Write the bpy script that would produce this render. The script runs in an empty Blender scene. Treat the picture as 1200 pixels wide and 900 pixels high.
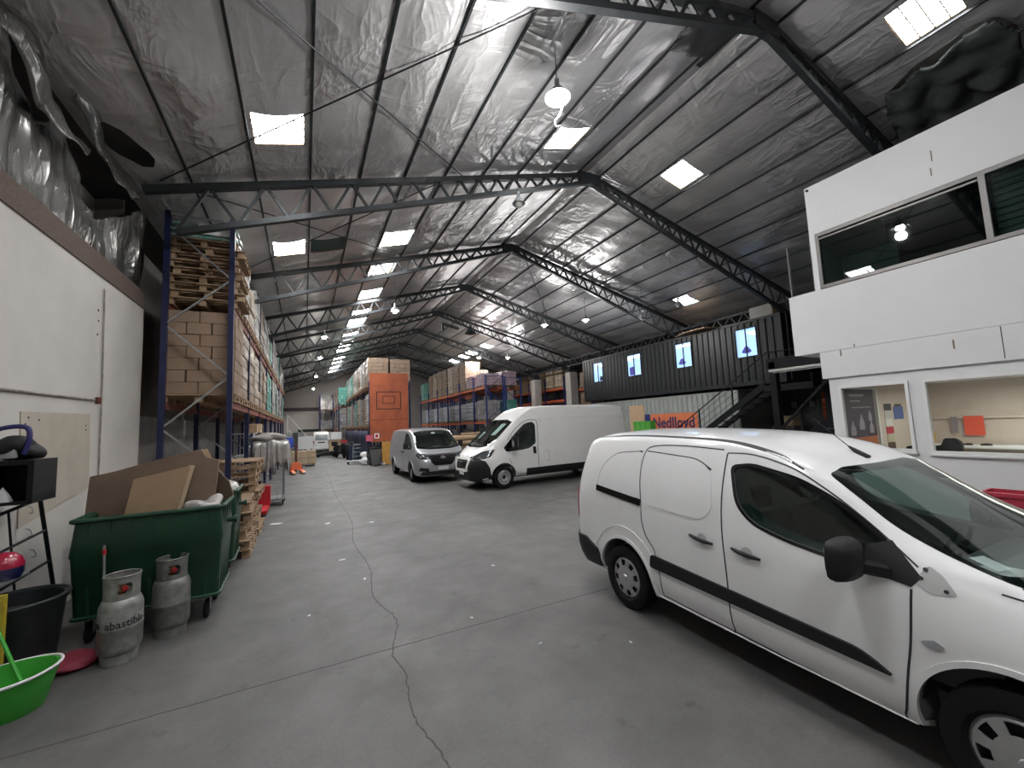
import bpy, bmesh, math, random
from mathutils import Vector, Matrix
from mathutils.bvhtree import BVHTree
from mathutils.geometry import tessellate_polygon
R = math.radians
random.seed(7)
scene = bpy.context.scene
col = scene.collection

# ---------------------------------------------------------------- materials
def pm(name, base, rough=.5, metal=0., var=0., scale=4., bump=0., bscale=30., coat=0., emis=None, estr=1., detail=4., stretch=None, alpha=None, spec=None, base2=None):
    m = bpy.data.materials.new(name); m.use_nodes = True
    nt = m.node_tree; N = nt.nodes; L = nt.links
    b = N['Principled BSDF']
    c = (*base, 1)
    b.inputs['Base Color'].default_value = c
    b.inputs['Roughness'].default_value = rough
    b.inputs['Metallic'].default_value = metal
    b.inputs['Coat Weight'].default_value = coat
    if coat: b.inputs['Coat Roughness'].default_value = .06
    if spec is not None: b.inputs['Specular IOR Level'].default_value = spec
    if emis:
        b.inputs['Emission Color'].default_value = (*emis, 1); b.inputs['Emission Strength'].default_value = estr
    if alpha is not None: b.inputs['Alpha'].default_value = alpha
    if var or bump or base2:
        tc = N.new('ShaderNodeTexCoord'); mp = N.new('ShaderNodeMapping')
        L.new(tc.outputs['Object'], mp.inputs[0])
        if stretch: mp.inputs['Scale'].default_value = stretch
    if var or base2:
        n = N.new('ShaderNodeTexNoise'); n.inputs['Scale'].default_value = scale; n.inputs['Detail'].default_value = detail
        n.inputs['Roughness'].default_value = .65
        L.new(mp.outputs[0], n.inputs['Vector'])
        cr = N.new('ShaderNodeValToRGB')
        cr.color_ramp.elements[0].position = .32; cr.color_ramp.elements[1].position = .68
        lo = base2 if base2 else tuple(max(0, x * (1 - var)) for x in base)
        hi = base if base2 else tuple(min(1, x * (1 + var * .6)) for x in base)
        cr.color_ramp.elements[0].color = (*lo, 1); cr.color_ramp.elements[1].color = (*hi, 1)
        L.new(n.outputs[0], cr.inputs[0]); L.new(cr.outputs[0], b.inputs['Base Color'])
    if bump:
        n2 = N.new('ShaderNodeTexNoise'); n2.inputs['Scale'].default_value = bscale; n2.inputs['Detail'].default_value = 5
        L.new(mp.outputs[0], n2.inputs['Vector'])
        bp = N.new('ShaderNodeBump'); bp.inputs['Strength'].default_value = bump; bp.inputs['Distance'].default_value = .02
        L.new(n2.outputs[0], bp.inputs['Height']); L.new(bp.outputs[0], b.inputs['Normal'])
    return m

def glassmat(name, tint=(.9, .95, .93), alpha=.25, rough=.02):
    m = bpy.data.materials.new(name); m.use_nodes = True
    nt = m.node_tree; N = nt.nodes; L = nt.links; N.clear()
    o = N.new('ShaderNodeOutputMaterial'); mx = N.new('ShaderNodeMixShader'); t = N.new('ShaderNodeBsdfTransparent'); g = N.new('ShaderNodeBsdfGlossy')
    lw = N.new('ShaderNodeLayerWeight'); lw.inputs[0].default_value = .5
    t.inputs[0].default_value = (*tint, 1); g.inputs['Roughness'].default_value = rough
    pw = N.new('ShaderNodeMath'); pw.operation = 'POWER'; pw.inputs[1].default_value = 4.2; L.new(lw.outputs['Facing'], pw.inputs[0])
    mt = N.new('ShaderNodeMath'); mt.operation = 'MULTIPLY_ADD'; mt.inputs[1].default_value = .85; mt.inputs[2].default_value = alpha
    L.new(pw.outputs[0], mt.inputs[0]); L.new(mt.outputs[0], mx.inputs[0]); L.new(t.outputs[0], mx.inputs[1]); L.new(g.outputs[0], mx.inputs[2]); L.new(mx.outputs[0], o.inputs[0])
    return m

def foilmat(name, base, dark, rough, sc):
    m = bpy.data.materials.new(name); m.use_nodes = True
    nt = m.node_tree; N = nt.nodes; L = nt.links; b = N['Principled BSDF']
    tc = N.new('ShaderNodeTexCoord'); mp = N.new('ShaderNodeMapping'); mp.inputs['Scale'].default_value = sc
    L.new(tc.outputs['Object'], mp.inputs[0])
    n0 = N.new('ShaderNodeTexNoise'); n0.inputs['Scale'].default_value = .5; n0.inputs['Detail'].default_value = 6
    L.new(tc.outputs['Object'], n0.inputs['Vector'])
    cr = N.new('ShaderNodeValToRGB'); cr.color_ramp.elements[0].position = .35; cr.color_ramp.elements[1].position = .7
    cr.color_ramp.elements[0].color = (*dark, 1); cr.color_ramp.elements[1].color = (*base, 1)
    L.new(n0.outputs[0], cr.inputs[0]); L.new(cr.outputs[0], b.inputs['Base Color'])
    b.inputs['Metallic'].default_value = .68; b.inputs['Roughness'].default_value = rough
    def ridge(scale, dist, rot_, k):
        mp2 = N.new('ShaderNodeMapping'); mp2.inputs['Scale'].default_value = k; mp2.inputs['Rotation'].default_value = (0, 0, rot_); L.new(tc.outputs['Object'], mp2.inputs[0])
        n1 = N.new('ShaderNodeTexNoise'); n1.inputs['Scale'].default_value = scale; n1.inputs['Detail'].default_value = 3; n1.inputs['Distortion'].default_value = dist; L.new(mp2.outputs[0], n1.inputs['Vector'])
        m1 = N.new('ShaderNodeMath'); m1.operation = 'MULTIPLY_ADD'; m1.inputs[1].default_value = 2; m1.inputs[2].default_value = -1; L.new(n1.outputs[0], m1.inputs[0])
        m2 = N.new('ShaderNodeMath'); m2.operation = 'ABSOLUTE'; L.new(m1.outputs[0], m2.inputs[0])
        m3 = N.new('ShaderNodeMath'); m3.operation = 'SUBTRACT'; m3.inputs[0].default_value = 1; L.new(m2.outputs[0], m3.inputs[1])
        m4 = N.new('ShaderNodeMath'); m4.operation = 'POWER'; m4.inputs[1].default_value = 3.5; L.new(m3.outputs[0], m4.inputs[0]); return m4
    r1 = ridge(1.3, .5, 0, (sc[0], sc[1], sc[2])); r2 = ridge(1.1, .7, .9, (sc[1] * .9, sc[0] * .9, sc[2]))
    ad = N.new('ShaderNodeMath'); L.new(r1.outputs[0], ad.inputs[0]); L.new(r2.outputs[0], ad.inputs[1])
    bp = N.new('ShaderNodeBump'); bp.inputs['Strength'].default_value = .5; bp.inputs['Distance'].default_value = .055
    n3 = N.new('ShaderNodeTexNoise'); n3.inputs['Scale'].default_value = .55; n3.inputs['Detail'].default_value = 2; L.new(tc.outputs['Object'], n3.inputs['Vector'])
    mk = N.new('ShaderNodeMapRange'); mk.inputs['From Min'].default_value = .42; mk.inputs['From Max'].default_value = .62; mk.inputs['To Min'].default_value = .22; mk.inputs['To Max'].default_value = 1.1; L.new(n3.outputs[0], mk.inputs[0])
    mu = N.new('ShaderNodeMath'); mu.operation = 'MULTIPLY'; L.new(ad.outputs[0], mu.inputs[0]); L.new(mk.outputs[0], mu.inputs[1])
    L.new(mu.outputs[0], bp.inputs['Height']); L.new(bp.outputs[0], b.inputs['Normal'])
    return m

def cartonmat(name, base, bw, bh, mortar=.012, rough=.6, streak=0., streakcol=(.8, .8, .8), gap=(.08, .055, .035)):
    """stacked goods: each face shows cartons (bw x bh) and, if wrapped, pale film streaks"""
    m = bpy.data.materials.new(name); m.use_nodes = True
    nt = m.node_tree; N = nt.nodes; L = nt.links; b = N['Principled BSDF']
    tc = N.new('ShaderNodeTexCoord'); sx = N.new('ShaderNodeSeparateXYZ'); L.new(tc.outputs['Object'], sx.inputs[0])
    ad = N.new('ShaderNodeMath'); L.new(sx.outputs[0], ad.inputs[0]); L.new(sx.outputs[1], ad.inputs[1])
    cb = N.new('ShaderNodeCombineXYZ'); L.new(ad.outputs[0], cb.inputs[0]); L.new(sx.outputs[2], cb.inputs[1])
    br = N.new('ShaderNodeTexBrick'); br.inputs['Scale'].default_value = 1.; br.inputs['Brick Width'].default_value = bw; br.inputs['Row Height'].default_value = bh
    br.inputs['Mortar Size'].default_value = mortar; br.inputs['Mortar Smooth'].default_value = .3; br.offset = .5
    br.inputs['Color1'].default_value = (*base, 1); br.inputs['Color2'].default_value = (*[x * .78 for x in base], 1); br.inputs['Mortar'].default_value = (*gap, 1)
    L.new(cb.outputs[0], br.inputs['Vector'])
    bp = N.new('ShaderNodeBump'); bp.inputs['Strength'].default_value = .5; bp.inputs['Distance'].default_value = .03; bp.invert = True
    n = N.new('ShaderNodeTexNoise'); n.inputs['Scale'].default_value = 4; n.inputs['Detail'].default_value = 5
    mp = N.new('ShaderNodeMapping'); mp.inputs['Scale'].default_value = (3, 3, .55); L.new(tc.outputs['Object'], mp.inputs[0]); L.new(mp.outputs[0], n.inputs['Vector'])
    last = br.outputs[0]
    if streak:
        cr = N.new('ShaderNodeValToRGB'); cr.color_ramp.elements[0].position = .52; cr.color_ramp.elements[1].position = .66
        cr.color_ramp.elements[1].color = (streak, streak, streak, 1); cr.color_ramp.elements[0].color = (0, 0, 0, 1)
        L.new(n.outputs[0], cr.inputs[0])
        mx = N.new('ShaderNodeMix'); mx.data_type = 'RGBA'; L.new(cr.outputs[0], mx.inputs[0]); L.new(last, mx.inputs[6]); mx.inputs[7].default_value = (*streakcol, 1)
        last = mx.outputs[2]
        b.inputs['Coat Weight'].default_value = .7; b.inputs['Coat Roughness'].default_value = .18
    L.new(last, b.inputs['Base Color'])
    h = N.new('ShaderNodeMath'); L.new(br.outputs['Fac'], h.inputs[0])
    sc2 = N.new('ShaderNodeMath'); sc2.operation = 'MULTIPLY'; sc2.inputs[1].default_value = 1.5 if streak else .2; L.new(n.outputs[0], sc2.inputs[0]); L.new(sc2.outputs[0], h.inputs[1])
    L.new(h.outputs[0], bp.inputs['Height']); L.new(bp.outputs[0], b.inputs['Normal'])
    if streak: L.new(bp.outputs[0], b.inputs['Coat Normal'])
    b.inputs['Roughness'].default_value = rough
    return m

# ---------------------------------------------------------------- mesh building
class MB:
    def __init__(s): s.v = []; s.f = []; s.m = []; s.mi = 0
    def add(s, vs, fs):
        n = len(s.v); s.v += [tuple(p) for p in vs]; s.f += [tuple(n + i for i in f) for f in fs]; s.m += [s.mi] * len(fs); return s
    def box(s, cx, cy, cz, sx, sy, sz, rz=0., M=None):
        a, b, c = sx / 2, sy / 2, sz / 2
        vs = [Vector(p) for p in ((-a, -b, -c), (a, -b, -c), (a, b, -c), (-a, b, -c), (-a, -b, c), (a, -b, c), (a, b, c), (-a, b, c))]
        if M: vs = [M @ p for p in vs]
        if rz: vs = [Matrix.Rotation(rz, 3, 'Z') @ p for p in vs]
        vs = [p + Vector((cx, cy, cz)) for p in vs]
        return s.add(vs, [(0, 3, 2, 1), (4, 5, 6, 7), (0, 1, 5, 4), (1, 2, 6, 5), (2, 3, 7, 6), (3, 0, 4, 7)])
    def bb(s, x0, x1, y0, y1, z0, z1): return s.box((x0 + x1) / 2, (y0 + y1) / 2, (z0 + z1) / 2, abs(x1 - x0), abs(y1 - y0), abs(z1 - z0))
    def bar(s, p, q, w, h=None, up=(0, 0, 1)):
        h = h or w; p = Vector(p); q = Vector(q); d = (q - p).normalized(); u = Vector(up)
        if abs(d.dot(u)) > .98: u = Vector((1, 0, 0))
        a = d.cross(u).normalized() * w / 2; b = a.cross(d).normalized() * h / 2
        vs = [p - a - b, p + a - b, p + a + b, p - a + b, q - a - b, q + a - b, q + a + b, q - a + b]
        return s.add(vs, [(0, 1, 2, 3), (7, 6, 5, 4), (0, 4, 5, 1), (1, 5, 6, 2), (2, 6, 7, 3), (3, 7, 4, 0)])
    def tube(s, pts, r, n=8, closed=False, cap=True):
        pts = [Vector(p) for p in pts]; k = len(pts); rs = r if isinstance(r, (list, tuple)) else [r] * k
        rings = []; prev = None
        for i, p in enumerate(pts):
            if closed: t = (pts[(i + 1) % k] - pts[i - 1]).normalized()
            else: t = (pts[min(i + 1, k - 1)] - pts[max(i - 1, 0)]).normalized()
            if prev is None:
                u = Vector((0, 0, 1)) if abs(t.z) < .9 else Vector((1, 0, 0)); a = t.cross(u).normalized()
            else: a = (prev - t * prev.dot(t)).normalized()
            prev = a; b = t.cross(a)
            rings.append([p + (a * math.cos(2 * math.pi * j / n) + b * math.sin(2 * math.pi * j / n)) * rs[i] for j in range(n)])
        vs = [q for rg in rings for q in rg]; fs = []
        for i in range(k if closed else k - 1):
            for j in range(n):
                a0 = i * n + j; a1 = i * n + (j + 1) % n; b0 = ((i + 1) % k) * n + j; b1 = ((i + 1) % k) * n + (j + 1) % n
                fs.append((a0, a1, b1, b0))
        if not closed and cap: fs += [tuple(range(n))[::-1], tuple((k - 1) * n + j for j in range(n))]
        return s.add(vs, fs)
    def lathe(s, prof, n=32, c=(0, 0, 0), axis='Z', capends=True, sx=1., sy=1.):
        vs = []; k = len(prof)
        for r, z in prof:
            for j in range(n):
                a = 2 * math.pi * j / n; x, y = r * math.cos(a) * sx, r * math.sin(a) * sy
                p = (x, y, z) if axis == 'Z' else ((z, x, y) if axis == 'X' else (y, z, x))
                vs.append((p[0] + c[0], p[1] + c[1], p[2] + c[2]))
        fs = [(i * n + j, i * n + (j + 1) % n, (i + 1) * n + (j + 1) % n, (i + 1) * n + j) for i in range(k - 1) for j in range(n)]
        if capends: fs += [tuple(range(n))[::-1], tuple((k - 1) * n + j for j in range(n))]
        return s.add(vs, fs)
    def prism(s, poly, a0, a1, axis='Y'):
        """poly of (a,b) extruded along axis from a0 to a1: axis X -> (a=y,b=z); Y -> (x,z); Z -> (x,y)"""
        f = {'X': lambda a, b, t: (t, a, b), 'Y': lambda a, b, t: (a, t, b), 'Z': lambda a, b, t: (a, b, t)}[axis]
        n = len(poly); vs = [f(a, b, a0) for a, b in poly] + [f(a, b, a1) for a, b in poly]
        tri = tessellate_polygon([[Vector((a, b, 0)) for a, b in poly]])
        fs = [tuple(t) for t in tri] + [tuple(n + i for i in reversed(t)) for t in tri] + [(i, (i + 1) % n, n + (i + 1) % n, n + i) for i in range(n)]
        return s.add(vs, fs)
    def grid(s, fn, nu, nv):
        vs = [fn(i / nu, j / nv) for j in range(nv + 1) for i in range(nu + 1)]
        return s.add(vs, [(j * (nu + 1) + i, j * (nu + 1) + i + 1, (j + 1) * (nu + 1) + i + 1, (j + 1) * (nu + 1) + i) for j in range(nv) for i in range(nu)])
    def mesh(s, name, mats, smooth=None, bevel=0., fix=True):
        me = bpy.data.meshes.new(name); me.from_pydata(s.v, [], s.f)
        for i, p in enumerate(me.polygons): p.material_index = s.m[i]
        mats = mats if isinstance(mats, (list, tuple)) else [mats]
        for m in mats: me.materials.append(m)
        if fix or bevel:
            bm = bmesh.new(); bm.from_mesh(me)
            if fix: bmesh.ops.recalc_face_normals(bm, faces=bm.faces)
            if bevel:
                es = [e for e in bm.edges if len(e.link_faces) == 2 and e.calc_face_angle(0) > .6]
                bmesh.ops.bevel(bm, geom=es, offset=bevel, segments=2 if bevel > .012 else 1, affect='EDGES', profile=.7, clamp_overlap=True)
            bm.to_mesh(me); bm.free()
        if smooth is None and bevel: smooth = 35
        if smooth: shade(me, smooth)
        return me
    def build(s, name, mats, parent=None, loc=None, rz=0., smooth=None, bevel=0., fix=True, **tags):
        o = bpy.data.objects.new(name, s.mesh(name, mats, smooth, bevel, fix)); col.objects.link(o)
        if parent: o.parent = parent
        if loc: o.location = loc
        if rz: o.rotation_euler.z = rz
        if tags: tag(o, **tags)
        return o

def shade(me, ang):
    me.polygons.foreach_set('use_smooth', [True] * len(me.polygons))
    me.set_sharp_from_angle(angle=R(ang)); me.update()

def tag(o, label=None, cat=None, group=None, kind=None):
    if label: o['label'] = label
    if cat: o['category'] = cat
    if group: o['group'] = group
    if kind: o['kind'] = kind
    return o
def thing(name, label, cat, loc=(0, 0, 0), rz=0., group=None):
    o = bpy.data.objects.new(name, None); o.empty_display_size = .1; col.objects.link(o)
    o.location = loc; o.rotation_euler.z = rz
    return tag(o, label, cat, group)
def struct(name, mb, m, **k):
    o = mb.build(name, m, **k); o['kind'] = 'structure'; return o
def copy_tree(o, parent=None):
    c = o.copy(); col.objects.link(c)
    if parent is not None: c.parent = parent
    for ch in o.children: copy_tree(ch, c)
    return c
ORD = ['first', 'second', 'third', 'fourth', 'fifth', 'sixth', 'seventh', 'eighth', 'ninth', 'tenth', 'eleventh', 'twelfth']

def spline(pts, n, closed=False):
    """Catmull-Rom through tuples of any dimension"""
    k = len(pts); out = []
    rng = range(k if closed else k - 1)
    for i in rng:
        g = (lambda j: pts[j % k]) if closed else (lambda j: pts[max(0, min(k - 1, j))])
        p0, p1, p2, p3 = g(i - 1), g(i), g(i + 1), g(i + 2)
        for q in range(n):
            t = q / n
            out.append(tuple(.5 * ((2 * b) + (-a + c) * t + (2 * a - 5 * b + 4 * c - d) * t * t + (-a + 3 * b - 3 * c + d) * t ** 3) for a, b, c, d in zip(p0, p1, p2, p3)))
    if not closed: out.append(tuple(pts[-1]))
    return out
def roundpoly(pts, r, n=4):
    """rounded corners of a polygon; r a number or one per corner"""
    out = []; k = len(pts); rs = r if isinstance(r, (list, tuple)) else [r] * k
    for i in range(k):
        p = Vector(pts[i]); a = Vector(pts[i - 1]); b = Vector(pts[(i + 1) % k])
        da = (a - p); db = (b - p); q = min(rs[i], da.length * .48, db.length * .48)
        if q < 1e-4: out.append(tuple(p)); continue
        s = p + da.normalized() * q; e = p + db.normalized() * q
        for j in range(n + 1):
            t = j / n; w = s * (1 - t) ** 2 + p * 2 * t * (1 - t) + e * t * t; out.append(tuple(w))
    return out

# ------------------------------------------------ surfaces that hug a body
def hug(name, bvh, poly, mat, parent, axis='Y', sign=1, off=.003, th=.006, gridsz=.06, tris=None, origin=None, U=None, V=None, D=None, far=6., smooth=35, raw=False):
    """lay a 2-D outline onto a body: axis Y = seen from the side (a=s,b=z), axis X = seen from front/rear (a=y,b=z)"""
    if U is None:
        if axis == 'Y': U, V, D = Vector((1, 0, 0)), Vector((0, 0, 1)), Vector((0, -sign, 0))
        elif axis == 'X': U, V, D = Vector((0, 1, 0)), Vector((0, 0, 1)), Vector((-sign, 0, 0))
        else: U, V, D = Vector((1, 0, 0)), Vector((0, 1, 0)), Vector((0, 0, -sign))
    O = Vector(origin or (0, 0, 0))
    bm = bmesh.new()
    if tris is None:
        vs = [bm.verts.new((a, b, 0)) for a, b in poly]
        for t in tessellate_polygon([[Vector((a, b, 0)) for a, b in poly]]):
            try: bm.faces.new([vs[i] for i in t])
            except ValueError: pass
    else:
        vs = [bm.verts.new((a, b, 0)) for a, b in tris[0]]
        for f in tris[1]: bm.faces.new([vs[i] for i in f])
    bmesh.ops.recalc_face_normals(bm, faces=bm.faces)
    if gridsz:
        A = [v.co.x for v in bm.verts]; B = [v.co.y for v in bm.verts]
        for lo, hi, no in ((min(A), max(A), (1, 0, 0)), (min(B), max(B), (0, 1, 0))):
            k = int((hi - lo) / gridsz)
            for i in range(1, k + 1):
                c = lo + (hi - lo) * i / (k + 1)
                bmesh.ops.bisect_plane(bm, geom=bm.verts[:] + bm.edges[:] + bm.faces[:], plane_co=(c if no[0] else 0, c if no[1] else 0, 0), plane_no=no)
    outer = []; inner = []
    bm.verts.ensure_lookup_table(); bm.verts.index_update()
    for v in bm.verts:
        p = O + U * v.co.x + V * v.co.y - D * far
        hit, no, _, _ = bvh.ray_cast(p, D)
        if hit is None:
            hit, no, _, _ = bvh.find_nearest(O + U * v.co.x + V * v.co.y - D * .9)
        if no.dot(D) > 0: no = -no
        outer.append(hit + no * off); inner.append(hit + no * (off - th))
    n = len(outer); fs = [tuple(v.index for v in f.verts) for f in bm.faces]
    bd = [tuple(v.index for v in (l.vert, l.link_loop_next.vert)) for e in bm.edges if len(e.link_faces) == 1 for l in [e.link_loops[0]]]
    bm.free()
    mb = MB(); mb.add(outer + inner, fs + [tuple(i + n for i in reversed(f)) for f in fs] + [(b, a, a + n, b + n) for a, b in bd])
    if raw: return mb
    return mb.build(name, mat, parent, smooth=smooth)
def strip2d(pts, w, closed=False):
    k = len(pts); L_ = []; R_ = []
    for i in range(k):
        a = Vector(pts[i - 1] if (closed or i > 0) else pts[i]); b = Vector(pts[(i + 1) % k] if (closed or i < k - 1) else pts[i])
        d = (b - a).normalized(); nn = Vector((-d.y, d.x)) * w / 2; p = Vector(pts[i]); L_.append(tuple(p + nn)); R_.append(tuple(p - nn))
    vs = L_ + R_; fs = [(i, (i + 1) % k, k + (i + 1) % k, k + i) for i in range(k if closed else k - 1)]
    return vs, fs
def hugline(name, bvh, pts, w, mat, parent, closed=False, **k):
    return hug(name, bvh, None, mat, parent, tris=strip2d(pts, w, closed), gridsz=None, **k)

def boolean(o, cutters, op='DIFFERENCE'):
    for c in cutters:
        md = o.modifiers.new('b', 'BOOLEAN'); md.operation = op; md.solver = 'EXACT'; md.object = c
    bpy.context.view_layer.update()
    dg = bpy.context.evaluated_depsgraph_get()
    me = bpy.data.meshes.new_from_object(o.evaluated_get(dg))
    o.modifiers.clear(); old = o.data; o.data = me; bpy.data.meshes.remove(old)
def cutter(mb):
    o = bpy.data.objects.new('cut', mb.mesh('cut', [])); col.objects.link(o); return o
def drop(objs):
    for o in objs:
        me = o.data; bpy.data.objects.remove(o); bpy.data.meshes.remove(me)
def textobj(name, txt, size, mat, parent=None, loc=(0, 0, 0), rot=(0, 0, 0), depth=.004, bold=0., sx=1., bend=None, **tags):
    cu = bpy.data.curves.new(name, 'FONT'); cu.body = txt; cu.size = size; cu.extrude = depth; cu.offset = bold; cu.align_x = 'CENTER'; cu.align_y = 'CENTER'; cu.resolution_u = 3
    t = bpy.data.objects.new(name, cu); col.objects.link(t); bpy.context.view_layer.update()
    me = bpy.data.meshes.new_from_object(t.evaluated_get(bpy.context.evaluated_depsgraph_get()))
    bpy.data.objects.remove(t); bpy.data.curves.remove(cu)
    for v in me.vertices: v.co.x *= sx
    if bend:
        for v in me.vertices:
            r, a0, z0 = bend; a = a0 + v.co.x / r; v.co = Vector(((r + v.co.z) * math.cos(a), (r + v.co.z) * math.sin(a), z0 + v.co.y))
    me.materials.clear(); me.materials.append(mat)
    o = bpy.data.objects.new(name, me); col.objects.link(o); o.location = loc; o.rotation_euler = rot
    if parent: o.parent = parent
    if tags: tag(o, **tags)
    return o

# common materials
M = {}
M['white_paint'] = pm('white_paint', (.86, .86, .86), .32, coat=.8, var=.02, scale=3)
M['van_white'] = pm('van_white', (.80, .79, .77), .35, coat=.7, var=.03, scale=2)
M['silver'] = pm('silver_paint', (.42, .43, .45), .33, .55, coat=.8)
M['black_plastic'] = pm('black_plastic', (.013, .0135, .015), .55, spec=.3)
M['gloss_black'] = pm('gloss_black', (.008, .008, .009), .12)
M['rubber'] = pm('rubber', (.009, .009, .010), .8, spec=.2)
M['gap'] = pm('panel_gap', (.03, .03, .035), .7)
M['glass'] = glassmat('clear_glass', (.88, .93, .92), .04)
M['tint'] = glassmat('tinted_glass', (.50, .60, .57), .04)
M['dark_int'] = pm('dark_interior', (.05, .05, .053), .8)
M['grey_int'] = pm('grey_interior', (.12, .12, .12), .8, var=.15)
M['chrome'] = pm('chrome', (.75, .75, .76), .12, 1.)
M['alloy'] = pm('silver_wheel', (.46, .46, .46), .38, .6, var=.1)
M['lens'] = pm('lamp_lens', (.55, .57, .6), .08, .5)
M['red_lens'] = pm('red_lens', (.28, .008, .012), .15, coat=.5)
M['steel_dark'] = pm('dark_steel', (.028, .032, .035), .5, .3, var=.3, scale=6)
M['blue_steel'] = pm('blue_steel', (.025, .045, .19), .42, .1, var=.2, scale=5)
M['orange_steel'] = pm('orange_steel', (.62, .12, .045), .5, var=.2, scale=3)
M['navy_steel'] = pm('navy_steel', (.012, .018, .065), .42, .1, var=.2, scale=5)
M['lens_dark'] = pm('smoked_lens', (.10, .11, .12), .08, .4)
M['rust_steel'] = pm('rusty_red_steel', (.22, .06, .04), .6, var=.3, scale=4)
M['galv'] = pm('galvanised', (.36, .37, .38), .42, .7, var=.2, scale=8)
M['wood'] = pm('pallet_wood', (.37, .255, .16), .75, var=.2, scale=3, stretch=(1, 1, 8), bump=.15)
M['card'] = pm('cardboard', (.36, .245, .15), .8, var=.12, scale=2, bump=.05)
M['card_pale'] = pm('pale_cardboard', (.52, .40, .27), .8, var=.12, scale=2)
M['kraft_dark'] = pm('brown_cardboard', (.20, .14, .10), .85, var=.2, scale=2)
M['wall_white'] = pm('wall_white', (.58, .555, .525), .85, var=.07, scale=1.2, bump=.05, bscale=8)
M['office_white'] = pm('office_white', (.72, .725, .73), .6, var=.03, scale=1)
M['black_steel'] = pm('black_steel', (.006, .007, .009), .5, spec=.2)
M['cab_lining'] = pm('cab_lining', (.16, .165, .165), .8)
M['seat_cloth'] = pm('seat_cloth', (.13, .13, .135), .9, var=.2)
M['dash'] = pm('dash_plastic', (.06, .062, .065), .6)
M['green_bin'] = pm('green_plastic', (.010, .052, .026), .42, var=.35, scale=3, bump=.08, bscale=12)
M['white'] = pm('white_matt', (.75, .75, .75), .6)
M['red'] = pm('red_matt', (.5, .02, .03), .5)
M['navy'] = pm('navy_matt', (.02, .02, .12), .5)
M['film'] = pm('grey_film', (.42, .40, .38), .35, var=.3, scale=5, bump=.6, bscale=9, coat=.6)
# ================================================================ camera
H = 2.0
cam = bpy.data.objects.new('camera', bpy.data.cameras.new('camera')); col.objects.link(cam); scene.camera = cam
cam.data.sensor_width = 36; cam.data.lens = 480 / 1200 * 36; cam.data.clip_start = .05; cam.data.clip_end = 300
eY = Vector((-243, -55, -480)).normalized(); eZ = Vector((-225, 5183, -480)); eZ = (eZ - eY * eZ.dot(eY)).normalized(); eX = eY.cross(eZ)
rot = Matrix((eX, eY, eZ))       # rows: world axes in camera space
cam.matrix_world = Matrix.Translation((0, 0, H)) @ rot.to_4x4()

# ================================================================ roof shape
XR, ZR, SL = 7.1, 8.97, .272
XL0, XR0 = -2.75, 16.9
def rz(x): return ZR - SL * abs(x - XR)
TY = [3.73 + 4.9 * k for k in range(-2, 9)]
Y0, Y1 = -9., 47.6
PL = [-1.8, -.83, .085, 1.03, 1.97, 2.9, 3.87, 4.85, 5.86, 6.75]
PR = [7.45, 8.55, 9.5, 10.42, 11.37, 12.3, 13.25, 14.1, 15.0, 15.95]

# floor -------------------------------------------------------------------
def floor_mat():
    m = bpy.data.materials.new('worn_concrete'); m.use_nodes = True
    nt = m.node_tree; N = nt.nodes; L = nt.links; b = N['Principled BSDF']
    tc = N.new('ShaderNodeTexCoord')
    def noise(s, d, dist=0., sc=None):
        n = N.new('ShaderNodeTexNoise'); n.inputs['Scale'].default_value = s; n.inputs['Detail'].default_value = d; n.inputs['Distortion'].default_value = dist; n.inputs['Roughness'].default_value = .65
        if sc:
            mp = N.new('ShaderNodeMapping'); mp.inputs['Scale'].default_value = sc; L.new(tc.outputs['Object'], mp.inputs[0]); L.new(mp.outputs[0], n.inputs['Vector'])
        else: L.new(tc.outputs['Object'], n.inputs['Vector'])
        return n
    def ramp(n, p0, c0, p1, c1):
        r = N.new('ShaderNodeValToRGB'); e = r.color_ramp.elements; e[0].position = p0; e[1].position = p1; e[0].color = (*c0, 1); e[1].color = (*c1, 1); L.new(n.outputs[0], r.inputs[0]); return r
    def mul(a, c):
        x = N.new('ShaderNodeMix'); x.data_type = 'RGBA'; x.blend_type = 'MULTIPLY'; x.inputs[0].default_value = 1; L.new(a, x.inputs[6]); L.new(c, x.inputs[7]); return x.outputs[2]
    c = ramp(noise(.45, 7, .6), .3, (.098, .095, .093), .70, (.152, .147, .142)).outputs[0]
    c = mul(c, ramp(noise(2.2, 8, .4), .28, (.74, .74, .74), .62, (1, 1, 1)).outputs[0])
    c = mul(c, ramp(noise(.9, 4, 0, (1, .35, 1)), .58, (1, 1, 1), .78, (.72, .70, .69)).outputs[0])
    c = mul(c, ramp(noise(38, 4), .3, (.86, .86, .86), .7, (1.05, 1.05, 1.05)).outputs[0])
    s = ramp(noise(3.0, 3, .3), .64, (1, 1, 1), .76, (.58, .57, .56)); c = mul(c, s.outputs[0])
    L.new(c, b.inputs['Base Color'])
    r = ramp(noise(1.6, 5), .3, (.48,) * 3, .7, (.68,) * 3); L.new(r.outputs[0], b.inputs['Roughness'])
    bp = N.new('ShaderNodeBump'); bp.inputs['Strength'].default_value = .12; bp.inputs['Distance'].default_value = .01
    L.new(noise(55, 5).outputs[0], bp.inputs['Height']); L.new(bp.outputs[0], b.inputs['Normal'])
    return m
mb = MB(); mb.bb(-6, 30, Y0 - .2, Y1 + .6, -.2, 0); struct('floor', mb, floor_mat())
jm = pm('joint_filler', (.055, .053, .05), .9)
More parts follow.
